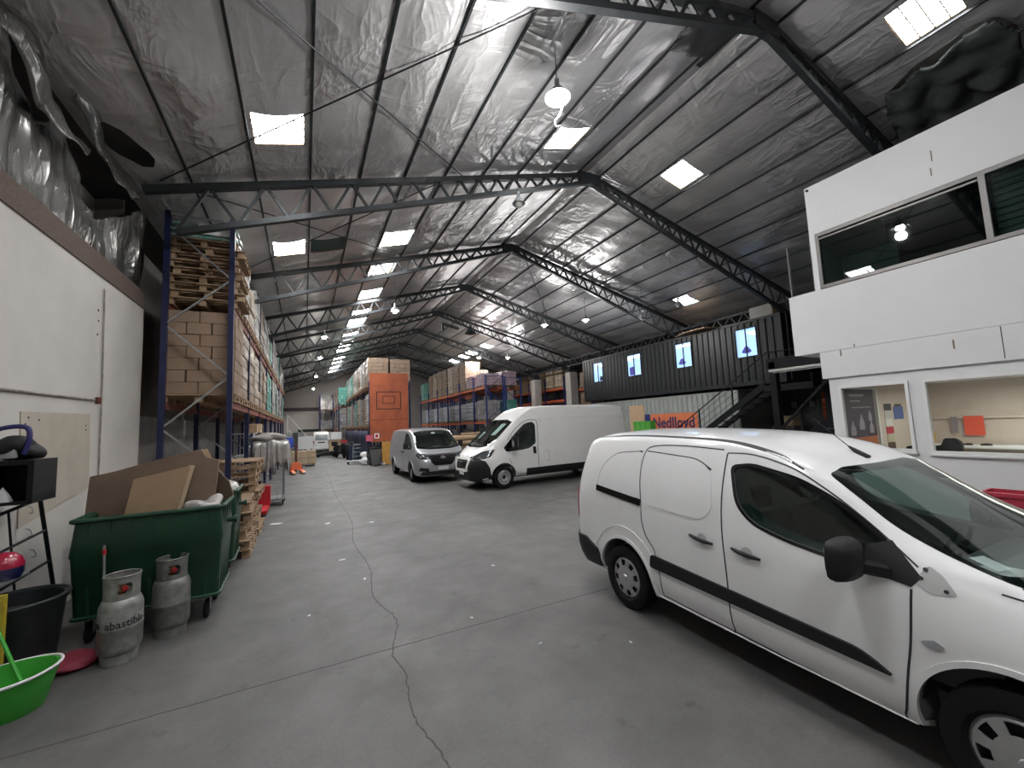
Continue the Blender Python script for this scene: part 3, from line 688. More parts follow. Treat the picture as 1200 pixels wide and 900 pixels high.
# ================================================================ goods
W = dict(
 brown=cartonmat('wrapped_brown', (.30, .20, .13), .42, .26, streak=.55, streakcol=(.62, .58, .54)),
 cream=cartonmat('wrapped_cream', (.46, .36, .26), .40, .24, streak=.6, streakcol=(.74, .70, .64)),
 tan=cartonmat('tan_cartons', (.30, .205, .135), .62, .40, streak=.15, streakcol=(.6, .55, .5)),
 clear=cartonmat('wrapped_clear', (.44, .41, .38), .40, .22, streak=.9, streakcol=(.8, .79, .77)),
 teal=cartonmat('wrapped_teal', (.08, .34, .27), .40, .24, streak=.6, streakcol=(.45, .66, .6), gap=(.02, .12, .1)),
 mint=cartonmat('wrapped_mint', (.24, .52, .42), .40, .24, streak=.6, streakcol=(.6, .78, .72), gap=(.05, .2, .16)),
 grey=cartonmat('wrapped_grey', (.30, .29, .30), .5, .3, streak=.6, streakcol=(.6, .6, .62)),
 pink=cartonmat('wrapped_pink', (.52, .36, .42), .5, .18, streak=.6, streakcol=(.72, .6, .66)),
 sack=pm('white_sacks', (.62, .62, .66), .5, var=.12, scale=4, bump=.4, bscale=8, coat=.3),
 sackg=pm('grey_sacks', (.40, .40, .43), .5, var=.3, scale=5, bump=.4, bscale=8, coat=.3),
)
def stack_mb(w, d, h, lh, style, seed):
    q = random.Random(seed); n = max(2, round(h / lh)); lh = h / n; rings = []
    per = []
    kx = 8; ky = 8
    for i in range(kx): per.append((-1 + 2 * i / kx, -1))
    for i in range(ky): per.append((1, -1 + 2 * i / ky))
    for i in range(kx): per.append((1 - 2 * i / kx, 1))
    for i in range(ky): per.append((-1, 1 - 2 * i / ky))
    lvl = []
    for L_ in range(n):
        jx, jy = q.uniform(-.018, .018), q.uniform(-.018, .018); g = q.uniform(-.008, .014)
        if style == 'sack':
            for t, e in ((0, -.05), (.12, -.012), (.35, .02), (.65, .022), (.88, -.01), (.985, -.05)): lvl.append((L_ * lh + t * lh, e + g, jx, jy, L_))
        else:
            for t, e in ((0, -.012), (.03, 0), (.5, .004), (.96, 0), (.99, -.012)): lvl.append((L_ * lh + t * lh, e + g, jx, jy, L_))
    vs = []
    for z, e, jx, jy, L_ in lvl:
        for a, b in per:
            r = 1.
            if style == 'sack':
                # corners rounded, seams between sacks
                cr_ = .93 if abs(a) > .95 and abs(b) > .95 else 1.
                seam = -.02 if min(abs(a), abs(b)) < .1 else 0
                x = (w / 2 + e + seam) * a * cr_ + jx; y = (d / 2 + e + seam) * b * cr_ + jy
            else:
                x = (w / 2 + e) * a + jx; y = (d / 2 + e) * b + jy
            vs.append((x, y, z))
    k = len(per); fs = [(i * k + j, i * k + (j + 1) % k, (i + 1) * k + (j + 1) % k, (i + 1) * k + j) for i in range(len(lvl) - 1) for j in range(k)]
    fs += [tuple(range(k))[::-1], tuple((len(lvl) - 1) * k + j for j in range(k))]
    mb = MB(); mb.add(vs, fs); return mb
lseed = [0]
pal0 = thing('wooden_pallet', 'x', 'pallet', (0, 0, -30))
def pallet_parts():
    mb = MB()
    for i in range(7): mb.box(0, -.54 + i * .18 - 0, .133, 1.2, .10, .022)
    mb.build('deck_boards', M['wood'], pal0)
    mb = MB()
    for x in (-.53, 0, .53):
        mb.box(x, 0, .111, .10, 1.1, .022)
        for y in (-.48, 0, .48): mb.box(x, y, .061, .12, .12, .08)
    mb.build('bearer_blocks', M['wood'], pal0)
    mb = MB()
    for x in (-.53, 0, .53): mb.box(x, 0, .01, .11, 1.1, .02)
    mb.build('bottom_boards', M['wood'], pal0)
pallet_parts()
first_pal = [True]
def pallet(x, y, z, lab, rz_=0., sc=1., group=None):
    if first_pal[0]: p = pal0; first_pal[0] = False
    else: p = copy_tree(pal0)
    p.location = (x, y, z); p.rotation_euler.z = rz_; p.scale = (sc, sc, 1); p['label'] = lab
    if group: p['group'] = group
    elif 'group' in p: del p['group']
    return p
def pos_of(desc):
    for w in (' on ', ' atop ', ' at ', ' high ', ' glimpsed '):
        i = desc.find(w)
        if i > 0: return desc[i + 1:]
    return 'under ' + desc
def load(kind, x, y, z, w, d, h, desc, pal=True, rz_=0., grp=None, name=None):
    lseed[0] += 1; s = lseed[0]; style = 'sack' if kind.startswith('sack') else 'box'
    lh = .16 if style == 'sack' else .25
    nm = name or ('sack_stack' if style == 'sack' else 'wrapped_pallet_load')
    if pal: pallet(x, y, z, 'wooden pallet ' + pos_of(desc), rz_); z += .146
    o = stack_mb(w, d, h, lh, style, s).build(nm, W[kind], loc=(x, y, z), rz=rz_, smooth=40, label=desc, cat='sacks' if style == 'sack' else 'pallet load')
    if grp: o['group'] = grp
    return o

# ================================================================ racks
def rack(lab, x0, x1, ys, beams, h, beam_m, up_m=None, tops=None, brace_m=None):
    up_m = up_m or (M['navy_steel'] if x0 < 6 else M['blue_steel'])
    t = thing('pallet_rack', lab, 'pallet rack', (x0, ys[0], 0))
    for i, y in enumerate(ys):
        hh = (tops or {}).get(i, h); yy = y - ys[0]
        for x in (0, x1 - x0):
            mb = MB(); mb.box(x, yy, hh / 2, .09, .075, hh); mb.box(x, yy, .006, .16, .13, .012); mb.build('upright', up_m, t)
        mb = MB(); w = x1 - x0; z = .25; k = 0; mb.bar((0, yy, .2), (w, yy, .2), .035, .035); mb.bar((0, yy, hh - .06), (w, yy, hh - .06), .035, .035)
        while z < hh - .3:
            z2 = min(z + .95, hh - .08); a, b = (0, w) if k % 2 == 0 else (w, 0); mb.bar((a, yy, z), (b, yy, z2), .04, .03); z = z2; k += 1
        mb.build('brace_lattice', brace_m or M['galv'], t)
    for i in range(len(ys) - 1):
        for z in beams:
            for x in (0, x1 - x0):
                mb = MB(); mb.bb(x - .025, x + .025, ys[i] - ys[0] + .05, ys[i + 1] - ys[0] - .05, z - .12, z); mb.build('beam', beam_m, t)
    return t
# --- left rack ---
ysL = [9.38 + 2.7 * i for i in range(9)]
rack('tall blue pallet rack along the foil wall with bare end frame', -2.29, -1.28, ysL, [2.62, 4.48], 6.22, M['rust_steel'], tops={1: 4.6, 2: 6.1, 3: 4.7, 4: 6.1, 5: 4.7, 6: 6.1})
# first bay, lower level: individual cartons
pallet(-1.79, 10.08, 2.63, 'wooden pallet under the loose brown cartons of the end bay')
cz = 2.778; proto = None; q = random.Random(11)
mb0 = MB(); mb0.box(0, 0, .122, 1, 1, .244)
cm = pm('carton_brown', (.285, .195, .135), .75, var=.12, scale=2, bump=.05)
me_c = {}
def carton_mesh(w, d, h):
    k = (round(w, 3), round(d, 3), round(h, 3))
    if k not in me_c:
        mb = MB(); mb.mi = 0; mb.box(0, 0, h / 2, w, d, h); mb2 = mb
        me = mb2.mesh('carton', [cm, M['card_pale']], bevel=.008); me_c[k] = me
    return me_c[k]
tape = {}
def carton(x, y, z, w, d, h, lab, grp, rz_=0.):
    o = bpy.data.objects.new('carton', carton_mesh(w, d, h)); col.objects.link(o); o.location = (x, y, z); o.rotation_euler.z = rz_
    tag(o, lab, 'carton', grp); return o
for L_ in range(7):
    nx, ny = (2, 3) if L_ % 2 == 0 else (3, 2)
    wx, wy = 1.17 / nx, 1.10 / ny
    for i in range(nx):
        for j in range(ny):
            if 0 < i < nx - 1 and 0 < j < ny - 1: continue
            carton(-1.80 - .585 + wx * (i + .5) + q.uniform(-.007, .007), 10.08 - .55 + wy * (j + .5) + q.uniform(-.007, .007), cz + L_ * .228, wx - .012, wy - .012, .225,
                   'brown carton in the seven-layer stack behind the bare blue end frame', 'brown cartons stacked in the end bay')
# upper level first bay: stack of pallets and green sacks
for k in range(9):
    pallet(-1.77 + (.09 if k % 3 == 1 else 0), 10.06 + .02 * (k % 2), 4.485 + k * .147, 'empty wooden pallet, %s from the bottom of the high stack on the left rack' % ORD[k], sc=.94 + .05 * (k % 2))
sg = pm('teal_film_bag', (.04, .30, .24), .4, base2=(.5, .5, .48), scale=6, bump=.5, bscale=10, coat=.5)
mb = stack_mb(1.05, .95, .36, .12, 'sack', 91); mb.build('teal_sack_stack', sg, loc=(-1.80, 10.08, 5.812), smooth=40, label='teal wrapped sacks lying on top of the high pallet stack', cat='sacks')
mb = MB(); mb.box(0, 0, .11, .5, .02, .22); o = mb.build('printed_sheet', M['white'], loc=(-1.62, 9.56, 5.93), label='white printed sheet on the teal sacks at the rack top', cat='sheet')
# remaining loads, left rack
kl = ['brown', 'brown', 'cream', 'brown', 'brown', 'teal', 'teal', 'clear', 'clear', 'teal', 'clear', 'grey', 'clear', 'clear', 'teal']
ku = ['clear', 'cream', 'clear', 'brown', 'clear', 'clear', 'mint', 'clear', 'grey', 'clear', 'teal', 'clear', 'clear', 'clear', 'clear']
CN = dict(brown='brown cartons in clear film', cream='pale cartons in clear film', clear='film-wrapped mixed goods', teal='teal wrapped goods', mint='mint green wrapped goods', grey='grey wrapped goods', pink='pink wrapped goods', tan='tan cartons', sack='white sacks', sackg='grey sacks')
def word(i): return ORD[i] if i < len(ORD) else ['thirteenth', 'fourteenth', 'fifteenth', 'sixteenth', 'seventeenth', 'eighteenth'][i - 12]
for i in range(15):
    y = 9.38 + 1.98 + 1.35 * i; hL = [1.5, 1.52, 1.42, 1.52][i % 4]; hU = [1.42, 1.1, 1.45, 1.5, 1.4][i % 5]
    load(kl[i], -1.79, y, 2.63, 1.06, 1.12, hL, CN[kl[i]] + ' on the lower beams of the wall rack, %s load back' % word(i))
    load(ku[i], -1.79, y, 4.485, 1.06, 1.10, hU, CN[ku[i]] + ' on the upper beams of the wall rack, %s load back' % word(i))
# small shelf goods at about 2 m in the third/fourth bay
t = thing('open_shelf', 'low open shelf with small white boxes inside the wall rack past the draped trolley', 'shelf', (-1.40, 14.3, 0))
mb = MB(); mb.bb(-.45, .12, -.9, 1.0, 1.32, 1.36); mb.build('shelf_board', M['white'], t); mb = MB(); mb.bb(-.45, .12, -.9, 1.0, 1.98, 2.0); mb.build('shelf_board', M['white'], t)
for y in (-.88, .98):
    for x in (-.42, .1): mb = MB(); mb.box(x, y, 1.0, .04, .04, 2.); mb.build('post', M['blue_steel'], t)
for i, (x, y, z, s, k) in enumerate([(-1.35, 13.7, 1.36, .24, 'white'), (-1.38, 14.05, 1.36, .30, 'card_pale'), (-1.34, 14.5, 1.36, .26, 'white'), (-1.4, 14.9, 1.36, .34, 'white'), (-1.35, 13.8, 2.0, .3, 'card'), (-1.4, 14.3, 2.0, .22, 'red'), (-1.35, 14.8, 2.0, .34, 'card_pale')]):
    mb = MB(); mb.box(0, 0, s * .4, s, s * 1.1, s * .8); mb.build('small_box', M[k], loc=(x, y, z), bevel=.008, label='small %s box, %s along the %s board of the open shelf' % ({'white': 'white', 'card_pale': 'pale', 'card': 'brown', 'red': 'red'}[k], ORD[i if i < 4 else i - 4], 'middle' if i < 4 else 'top'), cat='box')
# --- middle rack behind the orange board ---
ysM = [23.75 + 2.75 * i for i in range(6)]
rack('blue pallet rack behind the orange board, aisle-side row', 3.2, 4.22, ysM, [2.02, 4.28], 4.6, M['rust_steel'])
rack('blue pallet rack behind the orange board, inner row', 4.42, 5.40, ysM, [2.02, 4.28], 4.6, M['rust_steel'])
for i in range(10):
    y = ysM[0] + .72 + 1.36 * i; k = 'tan' if i < 1 else ['brown', 'clear', 'brown', 'clear', 'cream', 'teal', 'mint', 'clear', 'teal'][i - 1]
    load(k, 3.70, y, 4.29, 1.1, 1.15, 1.52, CN[k] + ' atop the rack behind the orange board, aisle side, %s back' % word(i))
    if i < 5: load('tan', 4.93, y, 4.29, 1.1, 1.15, 1.45, 'tan cartons atop the rack behind the orange board, inner side, %s back' % word(i))
    k = ['sack', 'tan', 'grey', 'cream', 'teal', 'grey', 'tan', 'clear', 'mint', 'brown'][i]
    load(k, 3.72, y, 2.03, 1.1, 1.15, 1.55 if i % 3 else 1.7, CN[k] + ' on the middle beams behind the orange board, %s back' % word(i))
nv = pm('navy_tarp', (.012, .018, .05), .55, var=.3, scale=2, bump=.3, bscale=3)
for i in range(5):
    mb = MB(); y = ysM[i]
    mb.grid(lambda u, v: (.02 * math.sin(u * 25 + i), .1 + u * 2.5, .05 + v * 1.8), 24, 4); o = mb.build('navy_tarpaulin', nv, loc=(3.12, y, 0), fix=False, smooth=60, label='dark navy sheet closing the rack bottom behind the orange board, %s bay' % ORD[i], cat='tarpaulin')
    bm = bmesh.new(); bm.from_mesh(o.data); bmesh.ops.solidify(bm, geom=bm.faces[:], thickness=.02); bm.to_mesh(o.data); bm.free()
# --- end racks ---
rack('small far rack with red beams standing against the end wall', 1.35, 2.5, [44.2, 46.8], [1.95, 3.9, 5.5], 5.55, M['orange_steel'])
for i, (k, z, h) in enumerate([('grey', 1.96, .8), ('clear', 3.91, 1.2)]): load(k, 1.93, 45.4, z, 1.1, 1.1, h, CN[k] + ' on the small rack against the end wall, %s level' % ['lower', 'upper'][i])
rack('far pallet rack row with orange beams beyond the navy sheets', 2.6, 3.7, [37.9, 40.6, 43.3], [1.95, 3.95], 4.3, M['orange_steel'])
for i, (k, k2) in enumerate([('teal', 'grey'), ('brown', 'cream'), ('tan', 'clear'), ('brown', 'tan')]):
    y = [38.62, 39.92, 41.32, 42.6][i]; load(k, 3.15, y, 3.96, 1.1, 1.15, 1.5, CN[k] + ' atop the far rack row beyond the navy sheets, %s back' % ORD[i]); load(k2, 3.15, y, 1.96, 1.1, 1.15, 1.3, CN[k2] + ' on the lower beams of the far rack row, %s back' % ORD[i])
# --- right rack A ---
ysA = [23.0, 25.1] + [25.1 + 2.75 * (i + 1) for i in range(5)]
rack('blue rack with orange beams behind the silver van, row facing the aisle', 9.9, 11.05, ysA, [2.08, 4.22], 4.9, M['orange_steel'], brace_m=M['blue_steel'], tops={0: 4.95, 1: 5.0})
rack('blue rack with orange beams behind the silver van, inner row', 11.2, 12.3, ysA, [2.08, 4.22], 4.85, M['orange_steel'], brace_m=M['blue_steel'])
ka = ['grey', 'sack', 'sack', 'sack', 'sackg', 'sack', 'sackg', 'sack', 'sackg', 'sack', 'sackg']
kt = ['pink', 'pink', 'brown', 'brown', 'cream', 'brown', 'brown', 'cream', 'brown', 'teal', 'mint']
YA = [24.05] + [25.1 + 2.75 * (k // 2) + (.72 if k % 2 == 0 else 2.03) for k in range(10)]
for i in range(11):
    y = YA[i]
    load(ka[i], 10.47, y, 2.09, 1.1, 1.12, 1.15 if i else 1.2, CN[ka[i]] + ' on the lower orange beams behind the silver van, %s back' % word(i))
    load(kt[i], 10.47, y, 4.23, 1.1, 1.12, .75 if i < 2 else (1.95 if i < 9 else 1.5), CN[kt[i]] + ' on the upper orange beams behind the silver van, %s back' % word(i))
    if i < 5:
        k = ['teal', 'teal', 'grey', 'sack', 'sack'][i]; load(k, 11.75, y, 2.09, 1.0, 1.12, 1.2, CN[k] + ' on the lower beams of the inner row, %s back' % word(i))
        k = ['pink', 'clear', 'cream', 'brown', 'clear'][i]; load(k, 11.75, y, 4.23, 1.0, 1.12, [.9, .9, .8, 1.6, 1.6][i], CN[k] + ' on the upper beams of the inner row, %s back' % word(i))
# ground level goods under rack A and around
for i, (x, y, k, h) in enumerate([(10.47, 24.05, 'tan', 1.3), (10.47, 26.4, 'brown', 1.4), (10.47, 29.2, 'grey', 1.5), (10.47, 32.0, 'brown', 1.3), (10.47, 34.7, 'grey', 1.5)]):
    load(k, x, y, 0, 1.05, 1.1, h, CN[k] + ' at floor level under the orange beams, %s back' % ORD[i])
# --- rack C, in the bay beyond the columns ---
ysC = [25.9 + 2.75 * i for i in range(5)]
rack('blue rack with orange beams beyond the concrete columns', 17.6, 18.7, ysC, [3.55, 4.45], 5.3, M['orange_steel'], brace_m=M['blue_steel'])
kc = ['cream', 'cream', 'tan', 'cream', 'tan', 'brown', 'cream', 'tan']
for i in range(8):
    load(kc[i], 18.15, 25.9 + .72 + 1.36 * i, 4.46, 1.1, 1.1, 1.25 + .25 * (i % 2), CN[kc[i]] + ' high on the rack beyond the columns, %s back' % ORD[i])
    load(['sack', 'clear', 'sack', 'pink'][i % 4], 18.15, 25.9 + .72 + 1.36 * i, .02, 1.1, 1.1, 1.6, ['white sacks', 'clear wrapped goods', 'white sacks', 'pink wrapped goods'][i % 4] + ' at the floor of the rack beyond the columns, %s back' % ORD[i])
rack('short blue rack with orange beams just behind the concrete column', 18.2, 19.3, [23.2, 25.3], [2.9, 4.2], 5.2, M['orange_steel'], brace_m=M['blue_steel'])
load('brown', 18.75, 24.2, 4.21, 1.0, 1.1, 1.1, 'brown wrapped cartons glimpsed between the column and the black container')
load('tan', 18.75, 24.2, 2.91, 1.0, 1.1, .9, 'tan cartons on the low beam between the column and the black container')
# brown cardboard bales beside the vans
for i, (x, y, z, w, d, h) in enumerate([(6.9, 19.3, 0, 1.5, 1.3, .5), (6.95, 19.3, .5, 1.45, 1.25, .48), (6.85, 19.25, .98, 1.5, 1.2, .46)]):
    mb = stack_mb(w, d, h, .25, 'sack', 40 + i); mb.build('cardboard_bale', M['kraft_dark'] if i != 2 else M['card'], loc=(x, y, z), smooth=40, rz=.1 * i, label='flattened cardboard bale between the two vans, %s layer' % ['bottom', 'middle', 'top'][i], cat='bale')
mb = MB(); mb.box(0, 0, .05, 1.1, .5, .10); mb.build('timber_plank', M['wood'], loc=(7.6, 19.6, 1.45), label='short pale timber plank lying on the cardboard bales', cat='plank', bevel=.01)
# orange backboard and yellow board
t = thing('orange_board', 'tall orange painted plywood board with a hoop target drawn on it', 'board', (4.2, 23.45, 0))
mb = MB(); mb.bb(-1.03, 1.05, -.02, .02, 1.24, 5.02)
ob = pm('orange_plywood', (.42, .105, .035), .65, var=.28, scale=1.6, base2=(.27, .065, .03)); mb.build('panel', ob, t)
mb = MB(); dk = pm('dark_red_line', (.05, .012, .01), .7)
def rectline(x0, x1, z0, z1, w):
    mb.bb(x0, x1, -.026, -.0195, z1 - w, z1); mb.bb(x0, x1, -.026, -.0195, z0, z0 + w); mb.bb(x0, x0 + w, -.026, -.0195, z0 + w, z1 - w); mb.bb(x1 - w, x1, -.026, -.0195, z0 + w, z1 - w)
rectline(-.69, .65, 2.99, 3.99, .05); mb.build('outer_target', dk, t)
mb = MB(); rectline(-.37, .32, 3.30, 3.75, .04); mb.build('inner_target', dk, t)
mb = MB(); mb.bb(-1.02, 1.04, -.022, -.0195, 2.42, 2.44); mb.build('board_joint', dk, t)
mb = MB(); mb.bb(-.82, -.56, -.03, -.0195, 1.42, 1.70); mb.build('white_notice', M['white'], t); mb = MB(); mb.prism([(-.77, 1.48), (-.62, 1.48), (-.62, 1.62), (-.69, 1.66), (-.77, 1.6)], -.034, -.0295, 'Y'); mb.build('red_symbol', M['red'], t)
mb = MB(); mb.bb(-1.25, -.9, -.03, -.0, 1.3, 1.62); mb.build('pink_notice', pm('pink_paper', (.65, .12, .2), .6), t)
mb = MB(); mb.bb(-.43, .1, -.02, .02, 0, 1.22); mb.build('yellow_board', pm('yellow_plywood', (.55, .29, .06), .65, var=.2), loc=(4.2, 23.42, 0), label='yellow plywood board standing under the orange one', cat='board')
mb = MB(); mb.bb(.1, 1.1, 0, .03, 0, 1.2); mb.build('timber_skirt', M['kraft_dark'], loc=(4.2, 23.46, 0), label='dark timber skirt below the orange board beside the yellow one', cat='board')
# ================================================================ containers
def corrugated(y0, y1, z0, z1, x, depth=.04, pitch=.28, th=.003, openings=()):
    """trapezoid sheet in the plane x, running along y; openings are (ya,yb,za,zb) left free"""
    prof = []; y = y0; k = 0
    seg = [(0, 0), (.07, 0), (.105, 1), (.175, 1), (.21, 0)]
    while y < y1:
        for a, s in seg:
            if y + a / .28 * pitch < y1: prof.append((y + a / .28 * pitch, x + depth * s))
        y += pitch
    prof.append((y1, x))
    ys = sorted(set([p[0] for p in prof] + [v for o in openings for v in o[:2]]))
    def xa(yy):
        for (a, xa_), (b, xb_) in zip(prof, prof[1:]):
            if a <= yy <= b: return xa_ + (xb_ - xa_) * ((yy - a) / (b - a) if b > a else 0)
        return x
    zs = sorted(set([z0, z1] + [v for o in openings for v in o[2:]])); vs = []; fs = []
    for z in zs:
        for yy in ys: vs.append((xa(yy), yy, z))
    n = len(ys)
    for j in range(len(zs) - 1):
        for i in range(n - 1):
            cy_, cz_ = (ys[i] + ys[i + 1]) / 2, (zs[j] + zs[j + 1]) / 2
            if any(a < cy_ < b and c < cz_ < d for a, b, c, d in openings): continue
            fs.append((j * n + i, j * n + i + 1, (j + 1) * n + i + 1, (j + 1) * n + i))
    mb = MB(); mb.add(vs, fs); return mb
def solidify(o, t):
    bm = bmesh.new(); bm.from_mesh(o.data); bmesh.ops.delete(bm, geom=[v for v in bm.verts if not v.link_faces], context='VERTS'); bmesh.ops.solidify(bm, geom=bm.faces[:], thickness=t); bm.to_mesh(o.data); bm.free()
blk = pm('black_container_paint', (.009, .011, .012), .4, 0, spec=.35)
grc = pm('grey_container_paint', (.34, .36, .34), .5, .1, var=.12, scale=2)
dgc = pm('dark_grey_container', (.09, .10, .10), .5, .1, var=.2, scale=3)
WIN = [(19.02, 19.88), (15.92, 16.92), (12.75, 13.65), (9.72, 10.58)]
t = thing('shipping_container', 'black corrugated container office raised above the grey one, four glowing windows', 'container', (15.7, 8.75, 3.03))
L_ = 12.15
o = corrugated(.12, L_ - .12, .16, 2.52, .03, openings=[(a - 8.75, b - 8.75, 1.15, 2.28) for a, b in WIN]).build('corrugated_side', blk, t, fix=False); solidify(o, .01)
for xx in (0, 2.32):
    for yy in (0, L_ - .12): mb = MB(); mb.bb(xx, xx + .12, yy, yy + .12, 0, 2.6); mb.build('corner_post', blk, t)
mb = MB(); mb.bb(0, .09, .12, L_ - .12, 0, .16); mb.bb(0, .09, .12, L_ - .12, 2.50, 2.6); mb.bb(2.35, 2.44, .12, L_ - .12, 0, .16); mb.bb(2.35, 2.44, .12, L_ - .12, 2.5, 2.6); mb.build('side_rails', blk, t)
mb = MB(); mb.bb(.03, 2.41, .02, L_ - .02, .05, .09); mb.build('base', blk, t)
mb = MB(); mb.bb(.03, 2.41, .02, L_ - .02, 2.54, 2.58); mb.build('roof', blk, t)
mb = MB(); mb.bb(.02, 2.42, .03, .08, .05, 2.55); mb.bb(.02, 2.42, L_ - .08, L_ - .03, .05, 2.55); mb.bb(2.38, 2.41, .03, L_ - .03, .05, 2.55); mb.build('end_panels', blk, t)
lit = pm('lit_office_window', (.4, .5, .7), .3, emis=(.42, .60, 1.), estr=1.5)
pur = pm('office_item', (.12, .10, .5), .6, emis=(.10, .08, .4), estr=.5)
itm = pm('office_dark_item', (.03, .04, .12), .6)
for i, (a, b) in enumerate(WIN):
    a -= 8.75; b -= 8.75
    f = thing('window', None, None); f.parent = t
    mb = MB(); mb.bb(-.005, .05, a - .03, b + .03, 1.12, 1.16); mb.bb(-.005, .05, a - .03, b + .03, 2.27, 2.31); mb.bb(-.005, .05, a - .03, a + .01, 1.16, 2.27); mb.bb(-.005, .05, b - .01, b + .03, 1.16, 2.27)
    bpy.data.objects.remove(f); f = mb.build('window_frame', M['black_steel'], t)
    mb = MB(); mb.bb(.10, .12, a - .1, b + .1, 1.05, 2.4); mb.build('lit_window_backing', lit, f)
    mb = MB(); mb.bb(.03, .036, a, b, 1.15, 2.28); mb.build('pane', M['glass'], f)
    mb = MB(); mb.bb(.0, .045, (a + b) / 2 - .015, (a + b) / 2 + .015, 1.16, 2.27); mb.build('mullion', M['black_steel'], f)
    mb = MB()
    if i == 0: mb.prism(roundpoly([(a + .05, 1.2), (a + .38, 1.2), (a + .30, 1.48), (a + .1, 1.42)], .05), .07, .09, 'X'); mb.build('dark_items', itm, f)
    elif i == 1: mb.prism(roundpoly([(b - .42, 1.2), (b - .1, 1.2), (b - .1, 1.62), (b - .42, 1.66)], .06), .07, .09, 'X'); mb.build('purple_item', pur, f)
    else:
        cy_ = b - .3 if i == 2 else (a + b) / 2 + .05; mb.prism(roundpoly([(cy_ - .22, 1.36), (cy_ - .1, 1.30), (cy_ + .1, 1.30), (cy_ + .22, 1.36), (cy_ + .12, 1.47), (cy_ + .05, 1.58), (cy_ - .05, 1.58), (cy_ - .12, 1.47)], .05), .07, .09, 'X'); mb.build('purple_sticker', pur, f)
    if i in (1, 2): mb = MB(); mb.bb(.085, .098, a + .02, b - .02, 2.12, 2.22); mb.build('tube_light', pm('tube_glow', (.9, .9, 1), .5, emis=(.9, .95, 1), estr=6), f)
t = thing('shipping_container', 'pale grey corrugated container under the black one carrying an orange and navy banner', 'container', (15.78, 10.75, 0))
o = corrugated(.12, 9.98, .14, 2.82, .03).build('corrugated_side', grc, t, fix=False); solidify(o, .01)
mb = MB(); mb.bb(0, .1, 0, .12, 0, 2.9); mb.bb(0, .1, 9.98, 10.1, 0, 2.9); mb.bb(0, .08, .12, 9.98, 0, .14); mb.bb(0, .08, .12, 9.98, 2.82, 2.9); mb.build('frame', grc, t)
mb = MB(); mb.bb(.08, 2.4, .02, 10.08, .05, 2.88); mb.build('body', dgc, t)
mb = MB(); mb.bb(-.015, -.003, 2.0, 4.82, 1.15, 2.08); mb.build('orange_banner', pm('banner_orange', (.72, .20, .08), .6, var=.1), t)
mb = MB(); mb.bb(-.015, -.003, 4.84, 5.3, 1.15, 2.08); lb = mb.build('navy_banner', pm('banner_navy', (.02, .03, .16), .6), t)
mb = MB(); mb.lathe([(0, -.005), (.16, -.005), (.16, .005), (0, .005)], 20, c=(-.02, 5.07, 1.55), axis='X', capends=False); mb.build('round_logo', M['white'], t)
textobj('banner_lettering', 'Nedlloyd', .72, M['navy'], t, (-.018, 3.42, 1.62), (math.pi / 2, 0, -math.pi / 2), .003, bold=.012, sx=.95)
# AC unit and cardboard on the container roof
t = thing('air_conditioner', 'grey air conditioning unit on the container roof near the white office', 'air conditioner', (16.2, 9.65, 5.645))
mb = MB(); mb.bb(-.18, .18, -.45, .45, .03, .5); mb.build('casing', pm('ac_grey', (.30, .29, .27), .6, var=.1), t, bevel=.02)
mb = MB(); mb.bb(-.15, .15, -.47, -.452, .08, .46); mb.build('end_cover', M['card_pale'], t); mb = MB(); mb.bb(-.15, .15, -.4, .4, 0, .03); mb.build('feet', M['steel_dark'], t)
mb = MB(); mb.prism([(0, 0), (1.9, .1), (2.1, .6), (1.2, .9), (.1, .7)], 0, .03, 'Z'); mb.build('cardboard_sheet', M['card'], loc=(15.85, 11.35, 5.64), rz=R(80), label='flattened cardboard sheet lying on the black container roof', cat='cardboard')
mb = MB(); mb.box(0, 0, .06, .7, .9, .12); mb.build('cardboard_tray', M['kraft_dark'], loc=(16.1, 12.6, 5.68), bevel=.01, rz=.2, label='brown cardboard tray beside the sheet on the black container roof', cat='cardboard')
t = thing('container_pipe', 'dark cable pipes bending down the near end of the black container', 'pipe')
mb = MB(); mb.tube([(15.95, 8.68, 5.67), (15.85, 8.60, 5.7), (15.75, 8.56, 5.6), (15.72, 8.56, 3.1)], .03, 8); mb.build('thick_pipe', M['black_steel'], t)
mb = MB(); mb.tube([(15.98, 8.60, 5.66), (15.9, 8.45, 5.66), (15.84, 8.42, 5.5), (15.84, 8.42, 3.4)], .018, 8); mb.build('thin_pipe', M['galv'], t)
# stairs
t = thing('steel_staircase', 'black steel staircase climbing to the raised black container', 'stairs', (14.7, 8.99, 0))
sl = -.635
for x in (0, .85):
    mb = MB(); mb.bar((x, 0, 2.9), (x, 4.6, 2.9 + sl * 4.6 + .02), .05, .22); mb.build('stringer', M['black_steel'], t)
for k in range(14):
    mb = MB(); y = .12 + k * .325; mb.bb(.03, .82, y, y + .27, 2.86 + sl * y - .10, 2.86 + sl * y - .065); mb.build('tread', pm('tread_steel', (.10, .11, .12), .45, .4) if k == 0 else bpy.data.materials['tread_steel'], t)
mb = MB(); mb.bb(0, .98, -1.6, 0, 2.78, 2.86); mb.bb(-.02, .02, -1.6, 0, 2.68, 2.9); mb.build('landing', M['black_steel'], t)
mb = MB(); mb.tube(spline([(0, -1.58, 4.02), (0, -.3, 4.06), (0, 0, 3.95), (0, 2, 3.92 + sl * 2), (0, 4.35, 3.95 + sl * 4.35)], 5), .024, 8); mb.build('handrail', M['black_steel'], t)
mb = MB(); mb.bar((0, -1.58, 2.8), (0, -1.58, 4.02), .035); mb.build('rail_post', M['black_steel'], t)
